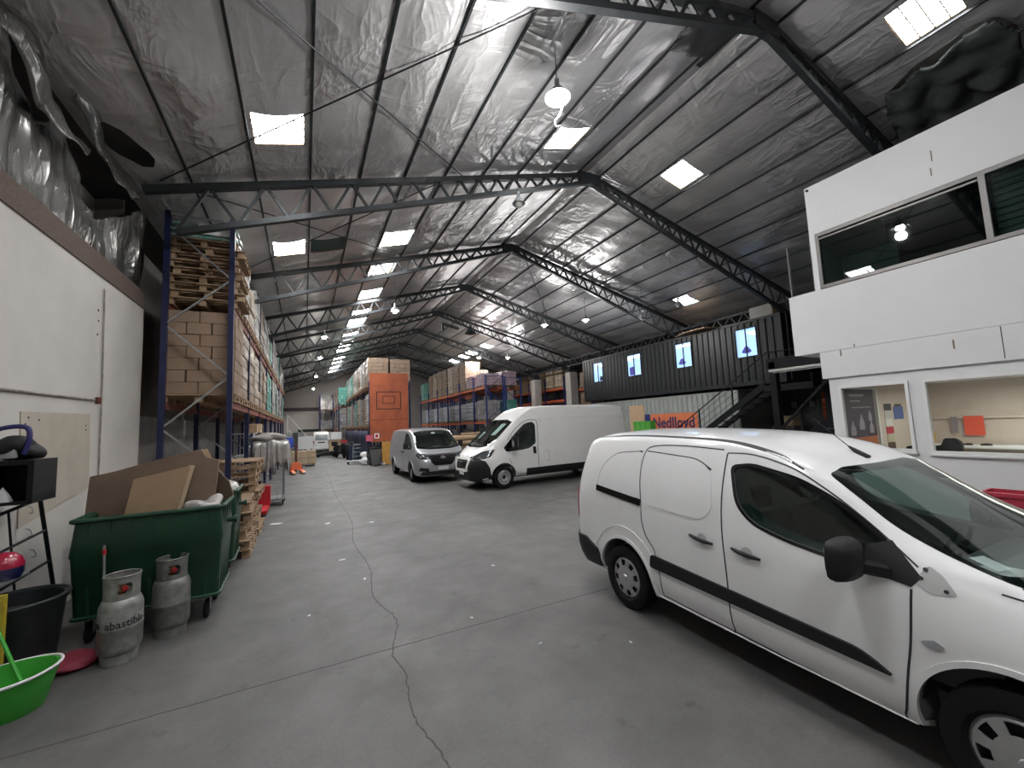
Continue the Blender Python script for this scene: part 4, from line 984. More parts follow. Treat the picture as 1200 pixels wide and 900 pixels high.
for y in (-.02, 1.25, 2.8, 4.3):
    mb = MB(); mb.bar((0, y, 2.85 + sl * max(0, y)), (0, y, 3.98 + sl * max(0, y)), .04); mb.build('rail_post', M['black_steel'], t)
for k in (.3, .56, .82):
    mb = MB(); mb.tube([(0, 0, 2.9 + k), (0, 4.3, 2.9 + k + sl * 4.3)], .008, 6); mb.build('mid_rail', M['black_steel'], t)
# raised black canopy platform between container and office
t = thing('steel_platform', 'black steel platform with deep fascia between the container and the white office', 'platform', (12.5, 5.5, 0))
mb = MB(); mb.bb(0, .08, -1.15, 2.02, 3.26, 3.56); mb.bb(.08, 3.1, -1.15, 2.0, 3.44, 3.54); mb.build('deck', M['black_steel'], t)
for x, y in ((.1, 1.86), (3.0, 1.86)): mb = MB(); mb.bb(x - .1, x + .1, y - .09, y + .09, 0, 3.44); mb.build('post', M['black_steel'], t)
mb = MB(); mb.bb(.15, 3.1, 1.80, 1.92, 3.2, 3.4); mb.build('cross_beam', M['black_steel'], t)
t = thing('batten_light', 'dull white strip light under the edge of the black platform', 'light fitting', (12.45, 5.6, 3.12))
mb = MB(); mb.bb(-.05, .05, -.95, 1.8, .03, .1); mb.build('batten', pm('batten_white', (.45, .46, .44), .5), t)
mb = MB(); mb.tube([(0, -.9, .0), (0, 1.7, .0)], .02, 8); mb.build('tube', M['lens'], t); mb = MB(); mb.bb(-.06, .06, -1.1, -.95, -.02, .14); mb.build('end_box', M['white'], t, bevel=.01)
t = thing('exit_sign', 'small dark green sign box hanging beside the strip light', 'sign', (12.9, 5.15, 3.02)); mb = MB(); mb.bb(-.02, .02, -.3, .3, 0, .2); mb.build('panel', pm('sign_green', (.02, .12, .05), .5, emis=(.02, .2, .06), estr=.25), t, bevel=.005); mb = MB(); mb.bb(-.012, .012, -.01, .01, .19, .43); mb.build('hanger', M['black_steel'], t)
# second stair going down beside the office
t = thing('steel_staircase', 'thick black handrail and stringer of a second stair beside the white office', 'stairs', (11.7, 5.1, 0))
mb = MB(); mb.bar((0, .05, 2.0), (0, 2.7, .1), .05, .2); mb.build('stringer', M['black_steel'], t)
mb = MB(); mb.bar((0, 0, 3.15), (0, 2.25, .95), .06, .06); mb.build('handrail', M['black_steel'], t)
for y in (.1, 1.15, 2.2): mb = MB(); mb.bar((0, y, 1.95 - .717 * y), (0, y, 3.08 - .978 * y), .05); mb.build('rail_post', M['black_steel'], t)
for k in range(7): mb = MB(); y = .25 + k * .33; mb.bb(.03, .7, y, y + .25, 1.86 - .717 * y, 1.9 - .717 * y); mb.build('tread', bpy.data.materials['tread_steel'], t)
mb = MB(); mb.bar((.7, .05, 2.0), (.7, 2.7, .1), .05, .2); mb.build('stringer', M['black_steel'], t)
# distant grey container with doors
t = thing('shipping_container', 'dark grey container with locked doors deep under the platform', 'container', (20, 9.4, 0))
mb = MB(); mb.bb(0, 2.4, 0, 2.5, 0, 3.1); mb.build('body', dgc, t)
for k in (0, 1):
    mb = MB(); mb.bb(-.05, 0, .08 + k * 1.2, 1.2 + k * 1.2, .2, 2.95)
    for z in (.9, 1.6, 2.3): mb.bb(-.07, -.05, .12 + k * 1.2, 1.16 + k * 1.2, z, z + .05)
    d = mb.build('door', pm('door_grey', (.17, .18, .18), .5, .1, var=.2), t); 
    mb = MB(); mb.tube([(-.1, .5 + k * 1.0, .25), (-.1, .5 + k * 1.0, 2.9)], .02, 6); mb.build('lock_bar', M['galv'], d)
    mb = MB(); mb.bb(-.09, -.07, .65 + k * .75, .85 + k * .75, 2.1, 2.35); mb.build('white_placard', M['white'], d)
mb = MB()
mb.grid(lambda u, v: (.03 * math.sin(v * 108), u * 1.1, v * 2.7), 2, 100); mb.build('roller_shutter', pm('shutter_orange', (.6, .16, .08), .5), loc=(19.6, 8.5, 0), fix=False, smooth=60, label='orange-red ribbed shutter far under the platform by the grey container', cat='shutter')
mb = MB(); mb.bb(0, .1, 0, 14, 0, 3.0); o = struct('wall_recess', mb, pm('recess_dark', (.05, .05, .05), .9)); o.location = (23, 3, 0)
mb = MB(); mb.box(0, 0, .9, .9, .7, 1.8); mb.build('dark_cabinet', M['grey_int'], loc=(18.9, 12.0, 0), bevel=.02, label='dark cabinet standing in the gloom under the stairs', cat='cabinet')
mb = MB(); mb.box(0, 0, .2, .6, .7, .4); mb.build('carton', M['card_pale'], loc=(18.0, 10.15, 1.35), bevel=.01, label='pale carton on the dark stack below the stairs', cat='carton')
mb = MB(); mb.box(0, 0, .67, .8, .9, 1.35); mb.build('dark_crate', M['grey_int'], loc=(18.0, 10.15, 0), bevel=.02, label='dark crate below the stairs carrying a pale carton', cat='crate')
# plywood sheet and green crates behind the white vans
mb = MB(); mb.bb(0, .03, 0, .95, 0, 2.52); mb.build('plywood_sheet', pm('ply', (.50, .34, .21), .7, var=.1), loc=(14.1, 14.3, 0), label='upright plywood sheet leaning behind the tail of the high white van', cat='board')
gcr = pm('green_crate', (.10, .42, .06), .5)
for k in range(3):
    t = thing('plastic_crate', 'lime green plastic crate, %s of the pile beside the plywood sheet' % ['bottom', 'middle', 'top'][k], 'crate', (13.6, 13.65, .03 + k * .585))
    mb = MB(); mb.bb(-.3, -.02, -.5, .55, 0, .04); mb.bb(-.3, -.27, -.5, .55, .04, .58); mb.bb(-.05, -.02, -.5, .55, .04, .58); mb.bb(-.27, -.05, -.5, -.47, .04, .58); mb.bb(-.27, -.05, .52, .55, .04, .58); mb.build('crate_body', gcr, t)
    mb = MB(); 
    for y in (-.45, -.15, .15, .45): mb.bb(-.32, -.30, y - .02, y + .02, 0, .58)
    mb.bb(-.33, -.30, -.5, .55, .52, .58); mb.build('ribs', gcr, t)

# ================================================================ white office block
XO = 9.0; wh = M['office_white']
def slab(mb, y0, y1, z0, z1, x0=XO, x1=XO + .12): mb.bb(x0, x1, y0, y1, z0, z1)
YB = -1.5
mb = MB()
slab(mb, YB, 4.25, 0, 1.20); slab(mb, YB, 4.25, 2.40, 2.57)
slab(mb, 4.10, 4.25, 1.20, 2.40); slab(mb, 2.93, 3.10, 1.20, 2.40); slab(mb, YB, .3, 1.2, 2.4)
mb.bb(XO + .12, 13.5, 4.13, 4.25, 0, 2.57)
o = struct('wall_office_1', mb, wh); o['label'] = 'white lower office wall with two windows'
mb = MB(); mb.bb(XO - .05, 13.5, YB, 4.33, 2.57, 3.08); o = struct('wall_office_2', mb, wh); o['label'] = 'white band above the lower office windows'
mb = MB(); mb.bb(XO - .05, 12, YB, 4.78, 3.085, 4.30); o = struct('wall_office_3', mb, wh); o['label'] = 'white parapet of the upper office storey'
mb = MB(); xo = XO - .05
slab(mb, YB, 4.28, 5.42, 6.40, xo, xo + .1); slab(mb, 4.19, 4.28, 4.30, 5.42, xo, xo + .1); slab(mb, YB, -.6, 4.3, 5.42, xo, xo + .1)
mb.bb(xo + .1, 12, 4.19, 4.28, 4.3, 6.4)
o = struct('wall_office_4', mb, wh); o['label'] = 'white upper office wall around the long dark window'
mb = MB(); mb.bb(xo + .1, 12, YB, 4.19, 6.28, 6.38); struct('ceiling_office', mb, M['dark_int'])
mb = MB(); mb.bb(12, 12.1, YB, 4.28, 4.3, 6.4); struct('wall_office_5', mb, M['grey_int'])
mb = MB(); mb.tube([(XO - .06, 4.22, 6.33), (XO - .09, 4.22, 6.33)], .022, 10); mb.build('wall_bolt', M['black_plastic'], label='small round black fixing at the top corner of the office', cat='fixing')
mb = MB(); mb.bb(XO - .052, XO - .049, 1.99, 2.0, 2.6, 3.07); struct('trim_9', mb, M['gap'])
mb = MB()
for y, z, w, h in ((3.97, 3.02, .02, .11), (3.75, 3.12, .015, .06), (2.48, 2.9, .02, .14), (2.43, 5.95, .012, .18), (2.46, 5.7, .012, .13)): mb.bb(XO - .056, XO - .049, y, y + w, z - h / 2, z + h / 2)
o = struct('trim_10', mb, pm('wall_chip', (.22, .17, .13), .9)); o['label'] = 'small chips and cracks in the white office paint'
# upper window: frame, panes, blind
wf = pm('window_metal', (.16, .155, .15), .4, .6)
mb = MB(); z0, z1 = 4.31, 5.41
mb.bb(xo - .02, xo + .07, -.6, 4.18, z0, z0 + .06); mb.bb(xo - .02, xo + .07, -.6, 4.18, z1 - .07, z1); mb.bb(xo - .02, xo + .07, 4.12, 4.18, z0 + .06, z1 - .07); mb.bb(xo - .015, xo + .06, 1.92, 1.99, z0 + .06, z1 - .07); mb.bb(xo, xo + .05, 2.0, 4.12, z1 - .13, z1 - .10)
o = struct('window_1', mb, wf); o['label'] = 'long dark sliding window of the upper office'
mb = MB(); mb.bb(xo + .02, xo + .026, 1.96, 4.14, z0 + .04, z1 - .05); mb.bb(xo + .03, xo + .036, -.6, 1.94, z0 + .04, z1 - .05); o = struct('window_1_pane', mb, M['tint']); o.parent = bpy.data.objects['window_1']
t = thing('window_blind', 'grey slatted blind behind the right pane of the upper office window', 'blind', (xo + .18, 0, z0))
for k in range(11):
    mb = MB(); mb.box(0, .65, .05 + k * .1, .012, 2.5, .085, M=Matrix.Rotation(.35, 3, 'Y')); mb.build('slat', pm('slat_grey', (.24, .27, .26), .5) if k == 0 else bpy.data.materials['slat_grey'], t)
mb = MB(); mb.bb(-.02, .02, -.62, 1.9, 1.06, 1.09); mb.build('headrail', wf, t)
mb = MB(); mb.bb(xo + .2, xo + .24, 3.05, 3.1, 4.4, 4.9); mb.bb(xo + .5, xo + .56, 3.2, 4.0, 4.3, 4.95); mb.build('desk_screen', M['grey_int'], label='dim grey screen standing inside the dark upper office', cat='screen')
# glass balustrade on the parapet corner
t = thing('glass_panel', 'clear glass panel beside the upper office corner', 'glass panel', (XO, 4.5, 4.30))
mb = MB(); mb.bb(-.01, .0, -.2, .22, 0, 1.05); mb.build('pane', M['glass'], t); mb = MB(); mb.bb(-.03, .02, -.22, -.20, 0, 1.07); mb.bb(-.03, .02, .22, .24, 0, 1.07); mb.bb(-.02, .01, -.2, .22, -.0, .02); mb.build('frame', wf, t)
# lower windows
def lwin(n, ya, yb, za, zb, lab):
    mb = MB(); x = XO - .03; w = .045
    mb.bb(x, x + .08, ya, yb, za, za + w); mb.bb(x, x + .08, ya, yb, zb - w, zb); mb.bb(x, x + .08, ya, ya + w, za + w, zb - w); mb.bb(x, x + .08, yb - w, yb, za + w, zb - w); mb.bb(x - .02, x + .1, ya - .02, yb + .02, za - .03, za)
    o = struct('window_%d' % n, mb, M['white']); o['label'] = lab
    mb = MB(); mb.bb(x + .04, x + .046, ya + .02, yb - .02, za + .02, zb - .02); p = struct('window_%d_pane' % n, mb, M['glass']); p.parent = o
    return o
lwin(2, 3.10, 4.10, 1.22, 2.40, 'lower office window showing a dark poster'); lwin(3, .3, 2.93, 1.20, 2.40, 'lower office window showing an orange square on the wall')
# lower room
beige = pm('office_beige', (.62, .53, .46), .85, var=.03)
mb = MB(); mb.bb(XO + .12, 12.6, YB, 4.13, 2.45, 2.5); struct('ceiling_room', mb, M['white'])
mb = MB(); mb.bb(12.5, 12.6, YB, 4.13, 0, 2.5); struct('wall_room_1', mb, beige)
mb = MB(); mb.bb(XO + .12, 12.5, 4.10, 4.128, 0, 2.45); struct('wall_room_2', mb, beige)
mb = MB(); mb.bb(XO + .12, 12.5, YB - .1, YB, 0, 2.5); struct('wall_room_3', mb, beige)
mb = MB(); mb.bb(12.44, 12.5, YB, 4.1, 1.66, 1.70); struct('trim_11', mb, pm('trim_beige', (.66, .57, .50), .8))
t = thing('ceiling_lamp', 'bright tube lamp on the ceiling of the lower office', 'lamp', (10.9, -.5, 2.38)); mb = MB(); mb.bb(-.08, .08, -.6, .6, .02, .07); mb.build('casing', M['white'], t); mb = MB(); mb.bb(-.05, .05, -.58, .58, -.01, .02); mb.build('tube', emat('office_tube', (1, .95, .88), 14), t)
l = bpy.data.lights.new('office_light', 'AREA'); l.energy = 62; l.size = 1.2; l.size_y = 2.5; l.shape = 'RECTANGLE'; l.color = (1, .93, .85); lo = bpy.data.objects.new('office_light', l); lo.location = (10.9, 1.9, 2.34); col.objects.link(lo)
# poster with bottles
t = thing('wall_poster', 'dark purple poster with pale bottles and an orange lower band in the office window', 'poster', (9.62, 4.09, 0))
mb = MB(); mb.bb(-.5, .58, -.012, 0, 1.42, 2.34); mb.build('dark_field', pm('poster_purple', (.045, .035, .07), .5, var=.3, scale=6), t)
mb = MB(); mb.bb(-.5, .58, -.012, 0, 1.15, 1.418); mb.build('orange_band', pm('poster_orange', (.45, .14, .07), .5), t)
ppale = pm('poster_pale', (.36, .33, .38), .5)
mb = MB(); mb.bb(-.35, .2, -.016, -.0125, 2.20, 2.25); mb.bb(-.35, .05, -.016, -.0125, 2.10, 2.13); mb.bb(-.3, .45, -.016, -.0125, 1.98, 2.0); mb.build('title_lines', ppale, t)
for bx, bz, s in ((-.32, 1.46, .9), (.02, 1.56, .95), (.38, 1.48, .8), (.36, 1.72, .7)):
    mb = MB(); mb.prism([(bx + a * s, bz + b * s) for a, b in roundpoly([(-.1, 0), (.1, 0), (.1, .16), (.035, .24), (.035, .3), (-.035, .3), (-.035, .24), (-.1, .16)], .02, 2)], -.016, -.0125, 'Y'); mb.build('bottle_print', ppale, t)
mb = MB(); mb.bb(9.12, 10.35, 4.07, 4.10, 2.345, 2.37); mb.bb(10.28, 10.34, 4.06, 4.10, 1.1, 2.345); struct('trim_12', mb, M['white'])
ncol = [(.05, .05, .06), (.5, .5, .48), (.7, .68, .64), (.5, .05, .08), (.55, .5, .36), (.12, .07, .06)]
for i, c in enumerate(ncol):
    z = 1.97 - i * .158; mb = MB(); mb.box(0, 0, 0, .30, .008, .14); mb.build('wall_notice', pm('notice_%d' % i, c, .6), loc=(10.79, 4.093, z), label='%s small notice in the column of papers beside the poster' % ORD[i], cat='notice')
t = thing('calendar', 'blue calendar sheet pinned beside the column of notices', 'calendar', (11.25, 4.093, 1.84)); mb = MB(); mb.box(0, 0, 0, .42, .008, .26); mb.build('sheet', pm('cal_blue', (.08, .14, .36), .5), t); mb = MB(); mb.box(0, -.002, .16, .3, .006, .05); mb.build('header', M['grey_int'], t)
mb = MB(); mb.box(0, 0, 0, .012, .29, .40); mb.build('orange_notice', pm('orange_sheet', (.78, .10, .05), .5), loc=(12.43, 3.33, 1.51), label='bright orange-red square sheet on the back wall of the lower office', cat='notice')
mb = MB(); mb.box(0, 0, 0, .012, .10, .34); mb.build('grey_notice', pm('greyp', (.25, .22, .24), .5), loc=(12.43, 3.62, 1.53), label='narrow grey-purple sheet on the back wall beside the orange square', cat='notice')
mb = MB(); mb.box(0, 0, 0, .2, .12, .22); mb.build('yellow_binder', pm('yel', (.6, .38, .04), .5), loc=(12.2, 3.95, 1.27), bevel=.01, label='yellow binder beside the dark chair back in the lower office', cat='binder')
mb = MB(); mb.bb(-.3, .3, -1.6, 1.66, -.04, 0); mb.bb(-.25, .25, -1.5, -1.45, -1.13, -.04); mb.bb(-.25, .25, 1.58, 1.63, -1.13, -.04); mb.build('counter_desk', M['white'], loc=(12.1, 2.4, 1.13), label='white counter along the back wall of the lower office', cat='desk')
def chair(x, y, z, lab, w):
    t = thing('office_chair', lab, 'chair', (x, y, 0)); mb = MB(); mb.prism(roundpoly([(-w / 2, z - .5), (w / 2, z - .5), (w / 2, z - .08), (w * .12, z - .06), (0, z + .08), (-w * .32, z + .08), (-w / 2, z)], .03, 3), -.05, .05, 'X'); mb.build('backrest', M['black_plastic'], t, smooth=40)
    mb = MB(); mb.box(.25, 0, .46, .45, w * .9, .08); mb.build('seat', M['black_plastic'], t, bevel=.03); mb = MB(); mb.lathe([(.03, .05), (.03, .42)], 8, c=(.2, 0, 0)); mb.build('stem', M['black_plastic'], t); mb = MB()
    for k in range(5): a = k * 1.257; mb.bar((.2, 0, .06), (.2 + .28 * math.cos(a), .28 * math.sin(a), .02), .04, .03)
    mb.build('foot_star', M['black_plastic'], t)
chair(11.2, 3.42, 1.24, 'dark office chair back seen low behind the wide lower window', .46); chair(10.6, 3.62, 1.27, 'dark office chair back seen at the corner of the poster window', .34)
for i, (y, w) in enumerate([(2.75, .14), (2.5, .17)]):
    mb = MB(); mb.lathe([(w / 2, 0), (w / 2 * .9, .025), (w / 6, .04)], 14); mb.build('black_dish', M['black_plastic'], loc=(12.05, y + .6, 1.132), smooth=40, label='small black dish on the office counter, %s' % ['nearer the orange sheet', 'farther from the orange sheet'][i], cat='dish')
# red crate and straps behind the white van in front of the office
t = thing('plastic_crate', 'red plastic crate on a stack before the white office wall', 'crate', (8.25, 1.85, .55)); rd = pm('crate_red', (.42, .03, .06), .5, var=.2, scale=20)
mb = MB(); mb.bb(-.2, .2, -.35, .35, 0, .03); mb.bb(-.2, -.17, -.35, .35, .03, .26); mb.bb(.17, .2, -.35, .35, .03, .26); mb.bb(-.17, .17, -.35, -.32, .03, .26); mb.bb(-.17, .17, .32, .35, .03, .26); mb.build('crate_body', rd, t)
mb = MB(); mb.bb(-.225, -.2, -.36, .36, .21, .26); mb.build('rim', rd, t)
mb = MB(); mb.box(0, 0, .275, .5, .8, .55); mb.build('dark_crate', M['grey_int'], loc=(8.25, 1.85, 0), bevel=.02, label='dark crate supporting the red crate before the white office', cat='crate')
mb = MB(); mb.tube(spline([(-.25, .0, .1), (-.26, -.1, .25), (-.24, -.22, .33), (-.1, -.32, .30), (.1, -.35, .1)], 6), .035, 8); mb.build('strap_loop', M['card'], loc=(8.25, 1.75, .55), label='tan strap loop hanging over the red crate', cat='strap')
mb = MB(); mb.tube(spline([(-.28, -.2, .28), (-.27, -.3, .31), (-.26, -.4, .22), (-.27, -.45, .0)], 6), .04, 8); mb.build('black_strap', M['black_plastic'], loc=(8.25, 1.75, .55), label='black strap loop beside the tan one over the red crate', cat='strap')
# ================================================================ waste containers
def waste_bin(x, y, rz_, lab):
    t = thing('waste_container', lab, 'waste container', (x, y, 0), rz_); g = M['green_bin']
    zb, zt = .24, 1.2; bw, bd, tw, td = .575, .36, .60, .385
    mb = MB()
    def ring(z, w, d, r=.05):
        return [(a, b, z) for a, b in roundpoly([(-w, -d), (w, -d), (w, d), (-w, d)], r, 3)]
    prof = [(zb, bw, bd), (zb + .03, bw + .012, bd + .012), (.84, bw + .04, bd + .055), (.86, bw + .05, bd + .065), (zt, tw, td)]
    inner = [(zt, tw - .03, td - .03), (.86, bw + .02, bd + .03), (zb + .04, bw - .03, bd - .03)]
    rings = [ring(*p) for p in prof + inner]; n = len(rings[0]); vs = [p for r_ in rings for p in r_]
    fs = [(i * n + j, i * n + (j + 1) % n, (i + 1) * n + (j + 1) % n, (i + 1) * n + j) for i in range(len(rings) - 1) for j in range(n)]
    fs += [tuple(range(n))[::-1], tuple((len(rings) - 1) * n + j for j in range(n))]
    mb.add(vs, fs); mb.build('tub', g, t, smooth=40)
    mb = MB(); k = 7
    for i in range(k):
        a = -1 + 2 * (i + .5) / k
        for s_ in (-1, 1):
            x0, x1 = a * (bw - .03), a * (tw - .02); mb.bar((x0, s_ * (bd + .01), zb + .03), (x1, s_ * (td + .004), zt - .03), .028 if i % 2 else .016, .035, up=(0, 1, 0))
    for i in range(5):
        a = -1 + 2 * (i + .5) / 5
        for s_ in (-1, 1): mb.bar((s_ * (bw + .01), a * (bd - .03), zb + .03), (s_ * (tw + .004), a * (td - .02), zt - .03), .02, .03)
    for s_ in (-1, 1): mb.bar((-bw - .01, s_ * (bd + .035), .80), (bw + .01, s_ * (bd + .035), .80), .02, .02)
    mb.build('ribs', g, t)
    mb = MB(); mb.tube([(a, b, zt) for a, b in roundpoly([(-tw - .02, -td - .02), (tw + .02, -td - .02), (tw + .02, td + .02), (-tw - .02, td + .02)], .06, 4)], .024, 8, closed=True); mb.build('rim', g, t, smooth=50)
    mb = MB(); mb.tube([(a, b, zb + .02) for a, b in roundpoly([(-bw - .02, -bd - .02), (bw + .02, -bd - .02), (bw + .02, bd + .02), (-bw - .02, bd + .02)], .06, 4)], .02, 8, closed=True); mb.build('base_lip', g, t, smooth=50)
    for s_ in (-1, 1):
        mb = MB(); mb.tube([(s_ * (tw + .01), 0, .98), (s_ * (tw + .11), 0, .98)], .03, 10); mb.lathe([(.045, 0), (.045, .03)], 12, c=(s_ * (tw + .10) - .015, 0, .98), axis='X'); mb.build('lifting_pin', g, t, smooth=40)
    for sx in (-1, 1):
        for sy in (-1, 1):
            cx, cy_ = sx * (bw - .10), sy * (bd - .08)
            mb = MB(); mb.lathe([(.03, -.022), (.085, -.022), (.1, -.012), (.1, .012), (.085, .022), (.03, .022)], 20, c=(cx, cy_, .1), axis='X'); w = mb.build('wheel', M['rubber'], t, smooth=40)
            mb = MB(); mb.bb(cx - .035, cx - .028, cy_ - .03, cy_ + .03, .09, .235); mb.bb(cx + .028, cx + .035, cy_ - .03, cy_ + .03, .09, .235); mb.bb(cx - .05, cx + .05, cy_ - .05, cy_ + .05, .225, .24); mb.build('fork', M['galv'], w)
    return t
b1 = waste_bin(-1.44, 6.07, R(1), 'large dark green wheeled waste container heaped with cardboard')
waste_bin(-1.48, 7.36, R(2), 'second dark green waste container standing just behind the first')
# cardboard heaped in the first bin
def sheet(name, pts, y, lab, m='card', th=.02, tilt=0., rz_=0., fl=None):
    cx = sum(p[0] for p in pts) / len(pts); cz_ = min(p[1] for p in pts)
    mb = MB(); mb.prism([(a - cx, b - cz_) for a, b in pts], -th / 2, th / 2, 'Y'); o = mb.build(name, M[m], loc=(cx, y, cz_), label=lab, cat='cardboard', bevel=.004); o.rotation_euler = (tilt, 0, rz_); return o
sheet('cardboard_sheet', [(-2.14, 1.06), (-2.13, 1.60), (-1.92, 1.64), (-1.55, 1.74), (-1.12, 1.84), (-1.06, 1.74), (-.93, 1.70), (-.96, 1.08)], 6.12, 'tallest brown cardboard sheet standing in the green waste container', 'kraft_dark', .03, R(-6), R(-6))
sheet('cardboard_box_panel', [(-1.78, 1.04), (-1.72, 1.55), (-1.2, 1.66), (-1.3, 1.1)], 5.98, 'folded carton panel with a pale edge leaning on the tall cardboard sheet', 'card', .035, R(-10), R(-8))
sheet('cardboard_flap', [(-1.27, 1.1), (-1.17, 1.66), (-1.22, 1.665), (-1.33, 1.1)], 5.975, 'narrow pale cardboard edge flap in the green waste container', 'card_pale', .045, R(-10), R(-8))
sheet('cardboard_sheet', [(-2.1, 1.10), (-2.0, 1.60), (-1.1, 1.85), (-1.0, 1.62), (-1.0, 1.1)], 6.3, 'cardboard sheet behind the tallest one in the waste container', 'card', .02, R(-14), R(4))
sheet('cardboard_flap', [(-1.10, 1.10), (-1.02, 1.66), (-.82, 1.42), (-.78, 1.25), (-.88, 1.10)], 6.36, 'dark cardboard flap poking out at the right end of the green waste container', 'kraft_dark', .02, R(8), R(-20))
q = random.Random(8)
def crumple_bag(name, x, y, z, rx, ry, rz2, m, lab, cat='bag', amp=.18, sub=3):
    bm = bmesh.new(); bmesh.ops.create_icosphere(bm, subdivisions=sub + 1, radius=1.); ph = [(q.uniform(-4, 4), q.uniform(-4, 4), q.uniform(-4, 4), q.uniform(0, 6)) for _ in range(8)]
    for v in bm.verts:
        c = v.co.copy(); f = 1 + amp * sum(math.sin(a * c.x + b * c.y + d * c.z + e) for a, b, d, e in ph) / 3
        v.co = Vector((c.x * rx * f, c.y * ry * f, max(-rz2 * .8, c.z * rz2 * f) + rz2 * .8))
    me = bpy.data.meshes.new(name); bm.to_mesh(me); bm.free(); me.materials.append(m); shade(me, 35); o = bpy.data.objects.new(name, me); col.objects.link(o); o.location = (x, y, z); return tag(o, lab, cat)
crumple_bag('plastic_bag', -1.02, 5.9, 1.05, .17, .12, .14, M['film'], 'crumpled clear plastic bag at the corner of the cardboard heap', amp=.5)
crumple_bag('plastic_bag', -1.35, 7.36, 1.0, .45, .35, .22, M['film'], 'pale plastic rubbish filling the second green waste container')

# ================================================================ gas cylinders
cyl_m = pm('worn_cylinder_paint', (.30, .30, .285), .42, .45, var=.35, scale=12, bump=.1, bscale=25)
cyl_d = pm('worn_cylinder_dark', (.22, .22, .21), .45, .45, var=.3, scale=14, bump=.1, bscale=25)
def gas_cylinder(x, y, rz_, m, lab, txt):
    t = thing('gas_cylinder', lab, 'gas cylinder', (x, y, 0), rz_); r = .157
    mb = MB(); mb.lathe([(.02, .05), (.09, .052), (.13, .075), (r - .008, .11), (r, .14), (r, .30), (r + .003, .305), (r + .003, .32), (r, .325), (r, .475), (r - .006, .505), (.135, .545), (.10, .57), (.05, .585), (.02, .587)], 44); mb.build('tank', m, t, smooth=40)
    mb = MB(); mb.lathe([(.122, .002), (.130, .002), (.134, .085), (.126, .085), (.122, .002)], 40, capends=False); mb.build('foot_ring', m, t, smooth=40)
    # collar with hand holes
    n = 72; zs = [.555, .60, .615, .68, .695, .745, .752]; vs = []; fs = []
    for z in zs:
        rr_ = .128 if z < .74 else .133
        for j in range(n): a = 2 * math.pi * j / n; vs.append((rr_ * math.cos(a), rr_ * math.sin(a), z))
    holes = [(0, 26), (150, 26), (255, 14)]
    for i in range(len(zs) - 1):
        for j in range(n):
            am = (j + .5) * 5
            if .60 <= zs[i] < .69 and any(abs((am - h + 180) % 360 - 180) < w - (4 if zs[i] in (.60, .68) else 0) for h, w in holes): continue
            fs.append((i * n + j, i * n + (j + 1) % n, (i + 1) * n + (j + 1) % n, (i + 1) * n + j))
    mb = MB(); mb.add(vs, fs); c = mb.build('collar', m, t, fix=False); bm = bmesh.new(); bm.from_mesh(c.data); bmesh.ops.solidify(bm, geom=bm.faces[:], thickness=.006); bmesh.ops.recalc_face_normals(bm, faces=bm.faces); bm.to_mesh(c.data); bm.free(); shade(c.data, 40)
    mb = MB(); mb.tube([(.13 * math.cos(a * .15708), .13 * math.sin(a * .15708), .752) for a in range(40)], .008, 8, closed=True); mb.build('collar_rim', m, t, smooth=60)
    mb = MB(); mb.lathe([(.03, .58), (.03, .61), (.018, .615), (.018, .65), (.028, .652), (.028, .685), (.01, .69)], 14); mb.tube([(0, 0, .64), (.07, 0, .64)], .014, 8); mb.build('valve', pm('brass', (.35, .2, .08), .35, .8) if 'brass' not in bpy.data.materials else bpy.data.materials['brass'], t, smooth=40)
    mb = MB(); mb.lathe([(.02, -.01), (.026, 0), (.02, .012)], 10, c=(.08, .01, .64), axis='X'); mb.build('safety_cap', M['red'], t, smooth=40)
    if txt:
        dk = pm('cylinder_lettering', (.02, .025, .03), .5)
        textobj('lettering', 'abastible', .094, dk, t, bend=(r + .0015, 0.10, .355), depth=.001, bold=.0016, sx=.92)
        mb = MB(); n_ = 12; a0 = -1.33
        mb.add([((r + .003) * math.cos(a0 + .13 * math.cos(2 * math.pi * k / n_)), (r + .003) * math.sin(a0 + .13 * math.cos(2 * math.pi * k / n_)), .355 + .024 * math.sin(2 * math.pi * k / n_)) for k in range(n_)] + [((r - .002) * math.cos(a0 + .13 * math.cos(2 * math.pi * k / n_)), (r - .002) * math.sin(a0 + .13 * math.cos(2 * math.pi * k / n_)), .355 + .024 * math.sin(2 * math.pi * k / n_)) for k in range(n_)],
               [tuple(range(n_)), tuple(range(2 * n_ - 1, n_ - 1, -1))] + [(k, k + n_, (k + 1) % n_ + n_, (k + 1) % n_) for k in range(n_)])
        mb.build('flame_mark', dk, t)
    return t
gas_cylinder(-1.50, 5.17, R(-66), cyl_m, 'grey gas cylinder lettered abastible, the one nearer the green bucket', True)
gas_cylinder(-1.22, 5.55, R(-72), cyl_d, 'darker grey gas cylinder without clear lettering in front of the waste container', False)

# ================================================================ left corner clutter
gb = pm('bucket_green', (.05, .36, .04), .4, var=.15, scale=6)
t = thing('plastic_tub', 'bright green plastic tub with a white rim on the floor', 'tub', (-1.99, 4.64, 0), R(15))
mb = MB(); mb.lathe([(.185, 0), (.195, .012), (.258, .265), (.262, .28), (.25, .28), (.19, .02), (.0, .015)], 44, sx=1.08, sy=.92, capends=False); mb.add([(.0, 0, 0)], []); mb.build('tub_body', gb, t, smooth=45)
mb = MB(); mb.tube([(.268 * 1.08 * math.cos(a * .1428), .268 * .92 * math.sin(a * .1428), .281 + .008 * math.cos(a * .1428 * 2)) for a in range(44)], .011, 8, closed=True); mb.build('rim', M['white'], t, smooth=60)
mb = MB(); mb.tube([(-1.90, 4.74, .03), (-2.20, 4.93, .60)], .013, 8); mb.build('green_stick', gb, label='green broom stick leaning in the green tub', cat='stick')
